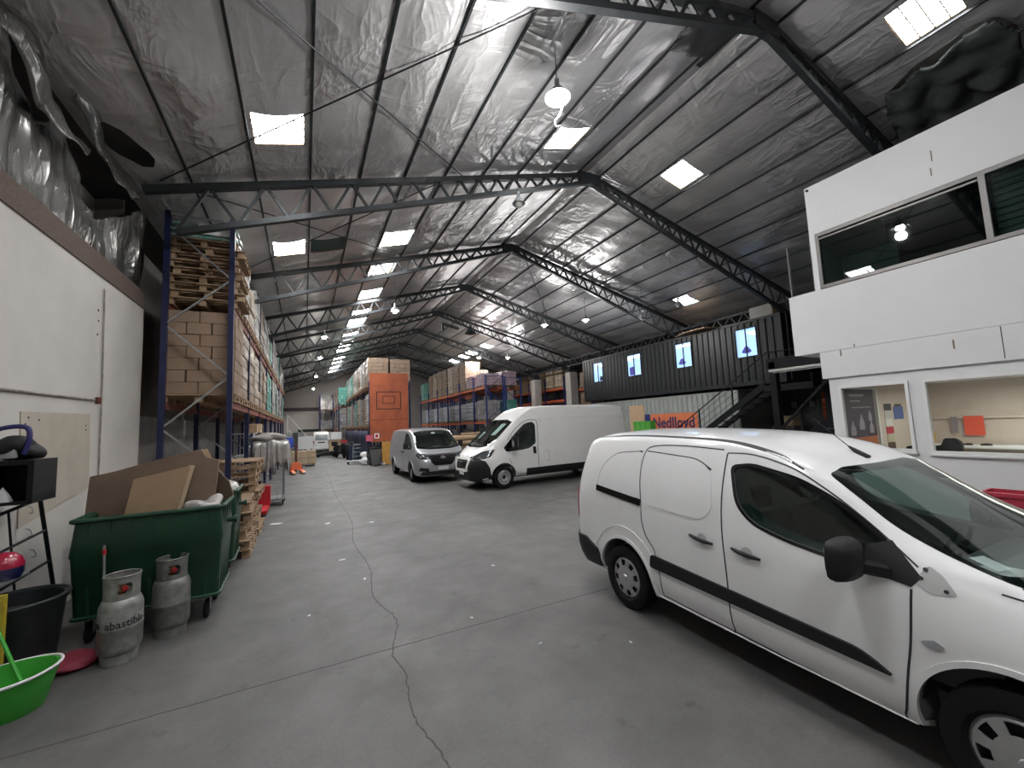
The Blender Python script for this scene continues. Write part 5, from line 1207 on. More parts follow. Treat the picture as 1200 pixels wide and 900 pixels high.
tubm = pm('black_tub', (.018, .022, .024), .5, var=.3, scale=5)
t = thing('rubbish_tub', 'big black plastic tub beside the gas cylinders', 'tub', (-2.26, 5.33, 0))
mb = MB(); mb.lathe([(.24, 0), (.26, .01), (.315, .58), (.335, .60), (.335, .63), (.30, .63), (.25, .03), (0, .02)], 40, capends=False); mb.build('tub_body', tubm, t, smooth=45)
mb = MB(); mb.tube([(.332 * math.cos(a * .157), .332 * math.sin(a * .157), .632) for a in range(40)], .016, 8, closed=True); mb.build('rim', tubm, t, smooth=60)
crumple_bag('rubbish_bag', -2.26, 5.33, .28, .26, .26, .17, M['black_plastic'], 'black rubbish bag inside the big black tub')
crumple_bag('red_cloth', -1.83, 5.22, 0, .17, .13, .06, pm('crimson', (.22, .012, .035), .6), 'crumpled crimson cloth on the floor beside the lettered gas cylinder', 'cloth', .25)
mb = MB(); mb.tube([(-1.72, 5.52, .0), (-1.78, 5.62, .95)], .012, 8); o = mb.build('broom_handle', M['galv'], label='thin grey stick with a red band leaning on the green container', cat='stick')
mb = MB(); mb.tube([(-1.7735, 5.612, .86), (-1.779, 5.618, .91)], .015, 8); b = mb.build('red_band', M['red'], o)
yw = pm('yellow_paint', (.50, .38, .03), .5, var=.2, scale=10)
mb = MB(); mb.bb(-.03, .03, -.02, .02, 0, .78); mb.bb(-.03, .03, -.03, -.02, .70, .74); mb.build('yellow_level', yw, loc=(-2.19, 4.98, 0), label='yellow post standing upright behind the green tub', cat='post')
bs = M['black_steel']
t = thing('wire_frame', 'black metal grid frame leaning on the cream wall below the open crate', 'frame', (-2.5, 5.6, 0))
def fr(p, q_, r=.013): mb = MB(); mb.tube([p, q_], r, 6); return mb
fr((.05, -.9, 1.30), (.05, .50, 1.42), .016).build('top_rail', bs, t)
fr((.05, .50, 1.42), (.12, .85, .0), .018).build('right_leg', bs, t)
fr((.05, -.9, 1.30), (.12, -.9, 0), .018).build('left_leg', bs, t)
fr((.06, -.9, .98), (.07, .585, 1.08)).build('cross_rail', bs, t)
fr((.07, -.9, .66), (.09, .665, .75)).build('cross_rail', bs, t)
fr((.07, -.9, .40), (.1, .74, .46)).build('cross_rail', bs, t)
fr((.055, -.02, 1.375), (.09, .12, .42), .009).build('upright_wire', bs, t)
fr((.055, -.5, 1.33), (.09, -.42, .38), .009).build('upright_wire', bs, t)
mb = MB(); mb.bb(-.08, .22, -.75, -.02, .795, .81); mb.bb(.06, .08, -.75, -.02, .70, .795); mb.build('shelf_tray', M['galv'], t)
t = thing('safety_helmet', 'round red and navy helmet on the tray of the black frame', 'helmet', (-2.37, 5.40, .812))
mb = MB(); mb.lathe([(.0, .23), (.06, .22), (.10, .18), (.12, .12), (.118, .10)], 24, capends=False, sx=1.05); mb.build('red_top', pm('helmet_red', (.38, .015, .05), .25, coat=.6), t, smooth=60)
mb = MB(); mb.lathe([(.119, .10), (.118, .05), (.10, .0), (.07, .0), (.0, .01)], 24, capends=False, sx=1.05); mb.build('navy_base', pm('helmet_navy', (.012, .015, .07), .25, coat=.6), t, smooth=60)
t = thing('open_crate', 'black open-fronted crate on top of the grid frame', 'crate', (-2.44, 5.68, 1.44))
mb = MB(); w, d, h = .19, .2, .40
mb.bb(-w, w, -d, d, 0, .02); mb.bb(-w, w, -d, d, h - .02, h); mb.bb(-w, -w + .02, -d, d, .02, h - .02); mb.bb(w - .02, w, -d, d, .02, h - .02); mb.bb(-w + .02, w - .02, d - .02, d, .02, h - .02); mb.build('shell', M['black_plastic'], t)
mb = MB(); mb.bb(w - .04, w, -d - .012, -d, 0, h); mb.bb(-w, w - .04, -d - .012, -d, h - .04, h); mb.bb(-w, w - .04, -d - .012, -d, 0, .03); mb.build('front_frame', bs, t)
mb = MB(); mb.lathe([(.07, 0), (.05, .05), (.0, .14)], 12, c=(0, 0, 0)); mb.build('paper_cone', M['white'], loc=(-2.50, 5.60, 1.462), label='small white paper cone inside the open black crate', cat='paper')
t = thing('tool_bag', 'dark blue and black tool bag with a loop handle on the open crate', 'bag', (-2.46, 5.68, 1.845))
bb_ = crumple_bag('bag_body', 0, 0, 0, .15, .18, .13, M['black_plastic'], None, None, .22); bb_.parent = t
mb = MB(); mb.tube(spline([(.10, -.12, .05), (.13, -.12, .2), (.10, -.1, .30), (-.02, -.1, .31), (-.12, -.1, .26), (-.13, -.1, .1)], 5), .022, 8); mb.build('handle', M['navy'], t, smooth=50)
mb = MB(); mb.prism(roundpoly([(-.08, .02), (.08, .02), (.06, .10), (.0, .16), (-.06, .1)], .02), -.17, -.15, 'Y'); mb.build('silver_patch', M['galv'], t)
# hooks on the wall
for i, (y, z) in enumerate([(6.35, 1.30), (6.35, 1.06), (6.45, .82)]):
    mb = MB(); mb.tube(spline([(0, 0, .03), (.03, 0, .02), (.05, 0, -.02), (.045, .01, -.05), (.02, .01, -.05)], 4), .005, 6); mb.build('wall_hook', M['galv'], loc=(XW + .002, y, z), label='small wire hook on the cream wall, %s of three' % ['top', 'middle', 'bottom'][i], cat='hook')

# ================================================================ pallet piles by the rack
def pile(x, y, n, desc, jit, z=0., rz0=0.):
    q = random.Random(int(x * 10 + y * 7))
    for k in range(n): pallet(x + q.uniform(-jit, jit), y + q.uniform(-jit, jit), z + k * .147, 'empty wooden pallet, %s up in the %s' % (ORD[k], desc), rz0 + q.uniform(-.05, .05))
pile(-1.42, 10.15, 10, 'pile under the first rack bay', .05)
pile(-1.42, 8.62, 6, 'low pile behind the waste containers', .06)
t = thing('pallet_jack', 'red pallet jack parked between the pallets and the draped trolley', 'pallet jack', (-1.06, 12.15, 0))
mb = MB(); mb.bb(-.26, -.1, -.5, .5, .06, .14); mb.bb(.1, .26, -.5, .5, .06, .14); mb.bb(-.27, .27, .4, .62, .14, .62); mb.build('forks', M['red'], t, bevel=.01)
mb = MB(); mb.lathe([(.02, -.03), (.1, -.03), (.1, .03), (.02, .03)], 16, c=(.16, .72, .1), axis='X'); mb.build('wheel', M['rubber'], t, smooth=40)
mb = MB(); mb.lathe([(.02, -.03), (.1, -.03), (.1, .03), (.02, .03)], 16, c=(-.16, .72, .1), axis='X'); mb.build('wheel', M['rubber'], t, smooth=40)
mb = MB(); mb.tube([(0, .68, .15), (0, .82, .72)], .025, 8); mb.build('tow_bar', M['black_steel'], t)
# draped trolley
t = thing('roll_cage_trolley', 'wire cage trolley draped with crumpled grey plastic film beside the rack', 'trolley', (-.85, 13.55, 0))
mb = MB(); mb.bb(-.34, .34, -.4, .4, .14, .18); mb.build('base', M['galv'], t)
for x in (-.32, .32):
    for y in (-.38, .38): mb = MB(); mb.tube([(x, y, .18), (x, y, 1.7)], .016, 8); mb.build('corner_tube', M['galv'], t); mb = MB(); mb.lathe([(.01, -.018), (.06, -.018), (.06, .018), (.01, .018)], 14, c=(x, y, .062), axis='X'); mb.bb(x - .022, x + .022, y - .02, y + .02, .1, .14); mb.build('castor', M['rubber'], t, smooth=40)
mb = MB()
for k in range(7): x = -.27 + k * .09; mb.bar((x, -.38, .18), (x, -.38, 1.68), .008)
for z in (.18, .7, 1.2, 1.69): mb.bar((-.32, -.38, z), (.32, -.38, z), .01)
mb.build('wire_lattice', M['galv'], t)
def drape(x, y, w, d, h, drop, seed, name='film_drape', lab=''):
    qq = random.Random(seed); n = 90; vs = []; rr_ = [0, .35, .75, 1.0, 1.04, 1.06, 1.07, 1.07, 1.06, 1.04]; zz = [0, .02, .0, -.05, -.16, -.3, -.5, -.7, -.9, -1.0]
    dp = [drop * (.72 + .16 * math.sin(k * .35 + seed) + .12 * math.sin(k * 1.1)) for k in range(n)]
    for i, (r_, z) in enumerate(zip(rr_, zz)):
        for k in range(n):
            a = 2 * math.pi * k / n; c, s_ = math.cos(a), math.sin(a); m_ = max(abs(c), abs(s_)); fold = (.035 * math.sin(a * 23 + seed) + .025 * math.sin(a * 37 + i * .3)) * (i / 9)
            vs.append(((c / m_ * w * .9 + c * .04) * r_ + fold * c, (s_ / m_ * d * .9 + s_ * .04) * r_ + fold * s_, h + (z * max(.25, dp[k]) if z < 0 else z) + .05 * math.sin(a * 5 + i) * r_))
    fs = [(i * n + k, i * n + (k + 1) % n, (i + 1) * n + (k + 1) % n, (i + 1) * n + k) for i in range(9) for k in range(n)]
    mb = MB(); mb.add(vs, fs); o = mb.build(name, M['film'], loc=(x, y, 0), fix=False, smooth=60, label=lab, cat='plastic film'); bm = bmesh.new(); bm.from_mesh(o.data); bmesh.ops.remove_doubles(bm, verts=bm.verts[:], dist=1e-5); bmesh.ops.solidify(bm, geom=bm.faces[:], thickness=.008); bm.to_mesh(o.data); bm.free()
drape(-.83, 13.5, .40, .44, 1.76, 1.0, 3, lab='crumpled grey plastic film draped over the cage trolley')
crumple_bag('plastic_bag', -.9, 13.5, 1.74, .34, .3, .14, M['film'], 'bunched grey plastic film heaped on top of the draped trolley', amp=.35)

# ================================================================ aisle clutter
# pallet of six cartons
pallet(-.05, 27.0, 0, 'wooden pallet under the six cartons in the aisle')
for i in range(3):
    for k in range(2):
        for j in range(2):
            mb_ = carton(-.47 + i * .43, 26.68 + j * .5, .147 + k * .36, .41, .48, .34, 'tan carton on the aisle pallet, %s of its %s row%s' % (['rack-side one', 'middle one', 'aisle-side one'][i], ['lower', 'upper'][k], [', front', ', back'][j]), 'cartons on the aisle pallet')
            mb_.data = carton_mesh(.41, .48, .341); mb_.data.materials[0] = M['card_pale'] if (i + k) % 2 else M['card']
oj = pm('jack_orange', (.72, .17, .07), .45)
t = thing('pallet_jack', 'orange pallet jack with pale fork tips in the aisle before the cartons', 'pallet jack', (-.30, 22.3, 0), R(8))
for x in (-.2, .2):
    mb = MB(); mb.prism([(-.55, .04), (.5, .06), (.5, .14), (-.4, .14), (-.55, .08)], x - .08, x + .08, 'X'); mb.build('fork', oj, t, bevel=.008)
    mb = MB(); mb.box(x, -.54, .06, .15, .10, .06); mb.build('fork_tip', M['card_pale'], t, bevel=.01)
mb = MB(); mb.prism([(-.28, .14), (.28, .14), (.14, .5), (-.14, .5)], .38, .62, 'Y'); mb.build('body', oj, t, bevel=.01)
mb = MB(); mb.tube([(0, .6, .3), (0, .8, 1.25)], .02, 8); mb.tube([(-.12, .8, 1.25), (.12, .8, 1.25)], .02, 8); mb.build('tow_bar', M['black_steel'], t)
mb = MB(); mb.lathe([(.02, -.04), (.09, -.04), (.09, .04), (.02, .04)], 16, c=(0, .62, .09), axis='X'); mb.build('wheel', M['rubber'], t, smooth=40)
# posts and stand near
mb = MB(); mb.tube([(0, 0, 0), (0, 0, 1.3)], .035, 8); mb.lathe([(.15, 0), (.15, .03)], 16); mb.build('floor_post', M['rust_steel'], loc=(-.38, 25.3, 0), label='thin rusty post standing before the aisle cartons', cat='post')
mb = MB(); mb.lathe([(.2, 0), (.22, .05), (.22, .5), (.19, .6), (.1, .62)], 20); mb.build('water_drum', pm('blue_drum', (.05, .10, .55), .35), loc=(-.85, 29.5, 1.0), smooth=40, label='bright blue water bottle drum behind the aisle cartons', cat='drum')
mb = MB(); mb.bb(-.4, .4, -.3, .3, 0, 1.0); mb.build('steel_cabinet', M['grey_int'], loc=(-.95, 29.5, 0), label='low grey cabinet carrying the blue drum', cat='cabinet', bevel=.02)
t = thing('folding_screen', 'tall grey folding panels standing beside the wall rack end', 'screen', (-.62, 31, 0))
for k, x in enumerate((-.3, .05, .38)):
    mb = MB(); mb.box(x, .1 * (k % 2), .96, .33, .03, 1.9, rz=.3 * (-1) ** k); mb.build('panel', M['grey_int'] if k == 1 else M['galv'], t)
t = thing('mobile_ladder', 'white mobile step ladder leaning back toward the end wall', 'ladder', (-.1, 36.5, 0))
for y in (-.35, .35):
    mb = MB(); mb.tube([(-1.1, y, 3.3), (.75, y, .9), (.8, y, .1)], .03, 6); mb.build('hand_rail', M['white'], t); mb = MB(); mb.tube([(-1.1, y, 3.3), (-1.1, y, .1)], .03, 6); mb.build('rear_leg', M['white'], t)
    mb = MB(); mb.bar((-1.0, y, 2.1), (.75, y, .15), .04, .08); mb.build('stringer', M['white'], t)
for k in range(8): mb = MB(); mb.bb(.6 - k * .23 - .12, .6 - k * .23 + .08, -.34, .34, .28 + k * .256, .31 + k * .256); mb.build('step', M['white'], t)
mb = MB(); mb.box(0, 0, .6, .85, .06, .8); mb.bb(-.06, .06, -.03, .03, 0, .2); mb.build('blank_sign', M['white'], loc=(.05, 29.6, .65), label='white rectangular panel on a post behind the aisle cartons', cat='panel')
mb = MB(); mb.tube([(0, 0, 0), (0, 0, .85)], .05, 8); mb.lathe([(.2, 0), (.2, .03)], 14); mb.build('panel_stand', M['steel_dark'], loc=(.05, 29.6, 0), label='dark stand under the white rectangular panel', cat='stand')
# machines
bkp = M['black_plastic']
t = thing('floor_machine', 'low flat black machine on the aisle floor before the distant van', 'machine', (1.45, 34.0, 0))
mb = MB(); mb.prism(roundpoly([(-.8, .08), (.75, .08), (.8, .25), (.5, .42), (.1, .38), (-.4, .30), (-.8, .18)], .05, 3), -.35, .35, 'Y'); mb.build('body', bkp, t, smooth=40)
mb = MB(); mb.tube([(.5, 0, .4), (.75, 0, .75), (.6, .1, .85)], .03, 8); mb.build('handle', M['galv'], t)
for x in (-.55, .5): mb = MB(); mb.lathe([(.03, -.4), (.12, -.4), (.12, .4), (.03, .4)], 14, c=(x, 0, .12), axis='Y'); mb.build('roller', M['rubber'], t, smooth=40)
t = thing('motor_scooter', 'dark motor scooter parked against the navy sheets', 'scooter', (2.25, 31.6, 0), R(20))
for y in (-.62, .62): mb = MB(); mb.lathe([(.06, -.05), (.22, -.05), (.26, -.03), (.27, 0), (.26, .03), (.22, .05), (.06, .05)], 24, c=(0, y, .27), axis='X'); mb.build('wheel', M['rubber'], t, smooth=40)
mb = MB(); mb.prism(roundpoly([(-.45, .32), (.1, .25), (.5, .35), (.85, .6), (.8, .78), (.3, .78), (.05, .45), (-.35, .45), (-.45, 1.02), (-.6, 1.0), (-.65, .55)], .06, 3), -.15, .15, 'X'); mb.build('body', bkp, t, smooth=40)
mb = MB(); mb.prism(roundpoly([(.15, .78), (.85, .80), (.8, .9), (.2, .88)], .03, 3), -.14, .14, 'X'); mb.build('seat', M['rubber'], t, smooth=40)
mb = MB(); mb.tube([(-.32, -.5, 1.1), (0, -.55, 1.04), (.32, -.5, 1.1)], .02, 8); mb.build('handlebar', M['steel_dark'], t); mb = MB(); mb.box(0, .95, .98, .35, .3, .3); mb.build('top_box', bkp, t, bevel=.04)
t = thing('motor_scooter', 'second dark scooter half hidden nearer the hand trolley', 'scooter', (2.62, 29.4, 0), R(-12))
src = [o for o in bpy.data.objects if o.name == 'motor_scooter'][0]
for ch in src.children: copy_tree(ch, t)
# hand trolley, flat cart, bin
t = thing('hand_trolley', 'silver folding hand trolley standing in front of the navy sheets', 'hand trolley', (2.92, 27.3, 0), R(-8))
mb = MB(); mb.tube(roundpoly([(-.26, 0, 0)[:2], (.26, 0)], 0) and [(-.26, 0, .08), (-.24, .05, .95), (-.2, .06, 1.02), (.2, .06, 1.02), (.24, .05, .95), (.26, 0, .08)], .022, 8); mb.build('frame_tube', M['galv'], t, smooth=50)
for z in (.3, .55, .8): mb = MB(); mb.tube([(-.25, .03, z), (.25, .03, z)], .015, 6); mb.build('cross_bar', M['galv'], t)
mb = MB(); mb.bb(-.26, .26, -.35, 0, .05, .075); mb.build('toe_plate', M['galv'], t)
for x in (-.3, .3): mb = MB(); mb.lathe([(.02, -.025), (.11, -.025), (.11, .025), (.02, .025)], 16, c=(x, .08, .11), axis='X'); mb.build('wheel', M['rubber'], t, smooth=40)
t = thing('flat_dolly', 'flat grey platform dolly lying low in front of the hand trolley', 'dolly', (2.6, 25.2, 0))
mb = MB(); mb.bb(-.5, .5, -.32, .32, .16, .2); mb.build('deck', M['galv'], t, bevel=.01)
for x in (-.4, .4):
    for y in (-.24, .24): mb = MB(); mb.lathe([(.01, -.02), (.065, -.02), (.065, .02), (.01, .02)], 12, c=(x, y, .066), axis='X'); mb.bb(x - .03, x + .03, y - .03, y + .03, .125, .16); mb.build('castor', M['rubber'], t, smooth=40)
t = thing('rubbish_bin', 'dark grey wheeled rubbish bin beside the yellow board', 'bin', (3.38, 23.08, 0))
mb = MB(); 
def tap(z0, z1, w0, w1):
    a, b = w0 / 2, w1 / 2; return [(-a, -a, z0), (a, -a, z0), (a, a, z0), (-a, a, z0), (-b, -b, z1), (b, -b, z1), (b, b, z1), (-b, b, z1)]
mb.add(tap(.05, .88, .42, .56), [(0, 3, 2, 1), (4, 5, 6, 7), (0, 1, 5, 4), (1, 2, 6, 5), (2, 3, 7, 6), (3, 0, 4, 7)]); mb.build('body', M['grey_int'], t, bevel=.02)
mb = MB(); mb.box(0, 0, .92, .60, .62, .07); mb.build('lid', bkp, t, bevel=.02)
for x in (-.2, .2): mb = MB(); mb.lathe([(.01, -.02), (.09, -.02), (.09, .02), (.01, .02)], 14, c=(x, .22, .09), axis='X'); mb.build('wheel', M['rubber'], t, smooth=40)
for i, (x, y, s) in enumerate([(2.98, 24.3, .26), (3.0, 24.5, .22), (3.78, 23.1, .10)]): crumple_bag('white_bag', x, y, 0 if i != 1 else .38, s, s * .8, s * .8, M['white'], ['white plastic bag on the floor left of the dark rubbish bin', 'white plastic bag stacked on another beside the rubbish bin', 'white plastic bag between the dark bin and the yellow board'][i])
t = thing('oil_drum', 'blue-grey steel drum in front of the navy sheets', 'drum', (2.80, 28.2, 0)); mb = MB(); mb.lathe([(.29, 0), (.3, .02), (.29, .04), (.29, .3), (.305, .32), (.29, .34), (.29, .6), (.305, .62), (.29, .64), (.29, .9), (.3, .92), (.27, .92), (.27, .9), (0, .9)], 28); mb.build('shell', pm('drum_blue', (.05, .07, .12), .4, .3), loc=None, parent=t, smooth=30); t.location.z = .0
for i, (x, y, z, w, h, m) in enumerate([(2.25, 37.2, 0, .9, 1.2, 'card_pale'), (2.3, 37.1, 1.2, .85, .6, 'white'), (3.0, 36.9, 0, .7, 1.1, 'red')]):
    mb = MB(); mb.box(0, 0, h / 2, w, .8, h); mb.build('packing_crate', M[m], loc=(x, y, z), bevel=.03, label=['pale crate beside the distant van', 'white box on the pale crate beside the distant van', 'red crate at the end of the navy sheets'][i], cat='crate')
# ================================================================ vehicles
def body_mesh(stations, n=4, m=3, waist=.62, bulge=.025):
    """stations: (s, zb, wl, w, zbelt, yb, zr, yr, zc); returns verts/faces of a closed mirrored hull"""
    st = sorted(stations); dense = spline(st, n)
    rows = []
    for s, zb, wl, w, zbl, yb, zr_, yr, zc in dense:
        zw = min(waist, zbl * .62); prof = [(0, zb), (wl * .6, zb), (wl * .93, zb + .012), (wl, zb + .07), (w * .988, zb + (zw - zb) * .5), (w, zw), (w * .998, (zw + zbl) / 2), (yb, zbl),
                ((yb + yr) / 2 + bulge * min(1, max(0, (zr_ - zbl) / .5)), (zbl + zr_) / 2), (yr + .012, zr_ - .035 * min(1, max(.2, (zr_ - zbl) / .3))), (yr * .93, zr_ + (zc - zr_) * .30), (yr * .6, zr_ + (zc - zr_) * .78), (0, zc)]
        rows.append([(s, y, z) for y, z in spline(prof, m)])
    k = len(rows[0]); vs = []; fs = []
    for r_ in rows: vs += r_
    N = len(vs); vs += [(x, -y, z) for x, y, z in vs]
    for i in range(len(rows) - 1):
        for j in range(k - 1):
            a = (i * k + j, (i + 1) * k + j, (i + 1) * k + j + 1, i * k + j + 1); fs.append(a); fs.append(tuple(N + q_ for q_ in reversed(a)))
    for i in (0, len(rows) - 1):
        loop = [i * k + j for j in range(k)] + [N + i * k + j for j in range(k - 2, 0, -1)]
        fs.append(tuple(loop))
    mb = MB(); mb.add(vs, fs); return mb
def weld(me):
    bm = bmesh.new(); bm.from_mesh(me); bmesh.ops.remove_doubles(bm, verts=bm.verts[:], dist=1e-4); bmesh.ops.recalc_face_normals(bm, faces=bm.faces); bm.to_mesh(me); bm.free()
def bvh_of(o):
    bm = bmesh.new(); bm.from_mesh(o.data); b = BVHTree.FromBMesh(bm); bm.free(); return b
def circle2(cx, cz, r, a0=0, a1=360, n=28): return [(cx + r * math.cos(R(a0 + (a1 - a0) * i / n)), cz + r * math.sin(R(a0 + (a1 - a0) * i / n))) for i in range(n + 1)]
def prism_cut(poly, y0, y1, axis='Y'):
    mb = MB(); mb.prism(poly, y0, y1, axis); return cutter(mb)
def wheel(parent, x, y, r, side, style, rim_r, width=.2, steer=0.):
    """tyre with its rim; side +1 = left"""
    w = thing('wheel', None, None, (x, y, r)); w.parent = parent; bpy.data.objects.remove(w)
    h = width / 2; prof = [(rim_r, -h * .8), (rim_r + .02, -h), (r - .03, -h), (r - .008, -h * .85), (r, -h * .55), (r, h * .55), (r - .008, h * .85), (r - .03, h), (rim_r + .02, h), (rim_r, h * .8)]
    mb = MB(); mb.lathe(prof, 48, c=(0, 0, 0), axis='Y', capends=False); ty = mb.build('wheel', M['rubber'], parent, loc=(x, y, r), smooth=40); ty.rotation_euler.z = steer
    o = side
    # barrel and backing
    mb = MB(); mb.lathe([(rim_r + .004, -h * .8), (rim_r - .012, -h * .5), (rim_r - .012, h * .7), (rim_r + .006, h * .85)], 40, axis='Y', capends=False); mb.lathe([(0, o * .005), (rim_r, o * .005)], 32, axis='Y', capends=False); mb.build('rim_barrel', M['dark_int'] if style != 'steel' else M['steel_dark'], ty, smooth=40)
    # face with openings
    rings = [0, .05, .075, .10, .12, .13, .15, .175, .185, .2]; R_ = rim_r; fr_ = [t / .2 for t in rings]; n = 80; vs = []; fs = []
    def dep(t):
        if style == 'cap': return .07 - .018 * t ** 2 - (.012 if .93 < t else 0)
        if style == 'steel': return .035 + .035 * (1 - min(1, abs(t - .55) / .35)) if t < .93 else .075
        return .05 - .01 * t
    for t in fr_[1:]:
        for j in range(n): a = 2 * math.pi * j / n; vs.append((R_ * t * math.cos(a), o * (h - .07 + dep(t)), R_ * t * math.sin(a)))
    nr = len(fr_) - 1
    for i in range(nr - 1):
        t = (fr_[i + 1] + fr_[i + 2]) / 2
        for j in range(n):
            ph = (j + .5) / n
            if style == 'cap': cut_ = .58 < t < .87 and (ph * 8) % 1 < (.46 if .62 < t < .83 else .34)
            elif style == 'steel': cut_ = .62 < t < .80 and (ph * 12) % 1 < .5
            else: cut_ = .36 < t < .86 and (ph * 6) % 1 < .58
            if not cut_: fs.append((i * n + j, i * n + (j + 1) % n, (i + 1) * n + (j + 1) % n, (i + 1) * n + j))
    fs.append(tuple(range(n)))
    mb = MB(); mb.add(vs, fs); f = mb.build('hubcap', M['alloy'], ty, fix=False); bm = bmesh.new(); bm.from_mesh(f.data); bmesh.ops.recalc_face_normals(bm, faces=bm.faces); bmesh.ops.solidify(bm, geom=bm.faces[:], thickness=.008); bm.to_mesh(f.data); bm.free(); shade(f.data, 35)
    if style == 'steel': mb = MB(); mb.lathe([(.0, o * (h - .02)), (R_ * .3, o * (h - .02)), (R_ * .34, o * (h - .045))], 24, axis='Y', capends=False); mb.build('hub_centre', M['black_plastic'], ty, smooth=40)
    else: mb = MB(); mb.lathe([(.0, o * (h + .008)), (R_ * .14, o * (h + .006)), (R_ * .18, o * (h - .005))], 20, axis='Y', capends=False); mb.build('hub_centre', M['alloy'], ty, smooth=40)
    return ty
def mirror_parts(fn):
    for s_ in (1, -1): fn(s_)

def van(name, label, cat, loc, heading, paint, stations, cfg):
    t = thing(name, label, cat, loc, heading)
    hull = body_mesh(stations, n=cfg.get('n', 4), waist=cfg.get('waist', .62), bulge=cfg.get('bulge', .025)); o = hull.build('body', [paint, M['cab_lining']], t, fix=False); weld(o.data)
    bv = bvh_of(o); WB = cfg['wb']; r = cfg['r']; hw = cfg['hw']; A = cfg['arch']
    outer = o.data.copy()
    cuts = []
    for x in (0, WB):
        for s_ in (1, -1):
            a, b = (hw - .30, hw + .2) if s_ > 0 else (-hw - .2, -hw + .30); mb = MB(); mb.prism(circle2(x, r + .005, A, 0, 360, 48)[:-1] , a, b, 'Y'); cuts.append(cutter(mb))
    for poly in cfg.get('side_cut', []):
        for a, b in ((.25, hw + .3), (-hw - .3, -.25)): cuts.append(prism_cut(poly, a, b))
    if 'cabin' in cfg:
        c = cfg['cabin']; mb = MB(); lo = c['low']; hi = c['high']; sec = []
        # cabin cavity: side outline swept between two widths (narrower at the top)
        pl = c['poly']; n_ = len(pl)
        def yw(z): return c['wl'] if z < c['z0'] else c['wl'] + (c['wh'] - c['wl']) * (z - c['z0']) / (c['z1'] - c['z0'])
        vs = [(a, yw(b), b) for a, b in pl] + [(a, -yw(b), b) for a, b in pl]; tri = tessellate_polygon([[Vector((a, b, 0)) for a, b in pl]])
        mb.add(vs, [tuple(q_) for q_ in tri] + [tuple(n_ + i for i in reversed(q_)) for q_ in tri] + [(i, (i + 1) % n_, n_ + (i + 1) % n_, n_ + i) for i in range(n_)]); cuts.append(cutter(mb))
        mb = MB(); mb.prism(c['ws'], c['ws_s'][0], c['ws_s'][1], 'X'); cuts.append(cutter(mb))
    for c_ in cuts: c_.parent = t
    for c_ in cuts:
        sv = o.data.copy(); boolean(o, [c_])
        if len(o.data.polygons) < 1000: print('BOOLEAN FAILED', name, cuts.index(c_)); o.data = sv
    drop(cuts)
    me = o.data
    # faces deeper than the outer skin are the dark cavity
    for p in me.polygons:
        hit = bv.find_nearest(p.center); p.material_index = 0 if (hit[3] is not None and hit[3] < .012) else 1
    shade(me, 32)
    # custom outer normals are kept clean by the dense hull
    return t, o, bv

def inset(poly, d):
    """parallel offset by intersecting shifted edges"""
    n = len(poly); A_ = sum(poly[i][0] * poly[(i + 1) % n][1] - poly[(i + 1) % n][0] * poly[i][1] for i in range(n)); sg = 1 if A_ > 0 else -1; out = []
    for i in range(n):
        p0, p1, p2 = Vector(poly[i - 1]), Vector(poly[i]), Vector(poly[(i + 1) % n]); e1 = (p1 - p0).normalized(); e2 = (p2 - p1).normalized()
        n1 = Vector((-e1.y, e1.x)) * sg; n2 = Vector((-e2.y, e2.x)) * sg; b = (n1 + n2); b = b / max(.35, b.length_squared / 2)
        q_ = p1 + b * d; out.append((q_.x, q_.y))
    return out
def winset(raw, rad, d): return roundpoly(raw, rad, 5), roundpoly(inset(raw, d), rad, 5)
# ---------------------------------------------------------------- near white panel van
P = M['white_paint']
ST = [
 (-.88, .40, .74, .80, .98, .80, 1.10, .74, 1.18), (-.84, .32, .80, .86, 1.05, .85, 1.40, .73, 1.46), (-.78, .28, .83, .885, 1.08, .87, 1.58, .715, 1.64), (-.68, .26, .85, .895, 1.09, .88, 1.70, .715, 1.77), (-.45, .25, .86, .90, 1.10, .885, 1.755, .73, 1.825),
 (0, .24, .86, .905, 1.10, .89, 1.77, .735, 1.84), (.6, .23, .86, .905, 1.09, .89, 1.765, .74, 1.83), (1.2, .22, .86, .905, 1.07, .89, 1.735, .74, 1.795), (1.6, .22, .86, .905, 1.04, .89, 1.66, .735, 1.71), (1.84, .22, .86, .905, 1.02, .89, 1.56, .735, 1.615),
 (2.06, .22, .86, .905, 1.01, .885, 1.41, .745, 1.50), (2.27, .22, .86, .905, 1.0, .88, 1.26, .765, 1.37), (2.50, .22, .86, .905, .99, .87, 1.155, .785, 1.235), (2.70, .22, .86, .90, .98, .855, 1.10, .785, 1.13), (2.88, .22, .86, .895, .96, .84, 1.05, .755, 1.07),
 (3.1, .22, .85, .88, .92, .815, 1.0, .71, 1.035), (3.3, .22, .82, .855, .86, .78, .94, .66, .98), (3.45, .22, .78, .81, .80, .73, .87, .60, .91), (3.57, .23, .70, .74, .72, .66, .78, .54, .81), (3.65, .26, .60, .62, .62, .56, .66, .46, .68), (3.68, .32, .5, .52, .54, .48, .58, .40, .60)]
WINP, WINPi = winset([(1.27, 1.575), (1.33, 1.27), (1.46, 1.145), (1.70, 1.08), (1.95, 1.045), (2.18, 1.02), (2.34, 1.0), (2.40, 1.045), (2.24, 1.235), (2.0, 1.41), (1.78, 1.525), (1.45, 1.60)], [.06, .08, .12, .1, .1, .1, .02, .02, .1, .1, .1, .06], .024)
WSo = roundpoly([(-.765, 1.085), (-.735, 1.25), (-.69, 1.42), (-.645, 1.545), (-.45, 1.575), (.45, 1.575), (.645, 1.545), (.69, 1.42), (.735, 1.25), (.765, 1.085), (.4, 1.05), (-.4, 1.05)], .03, 3)
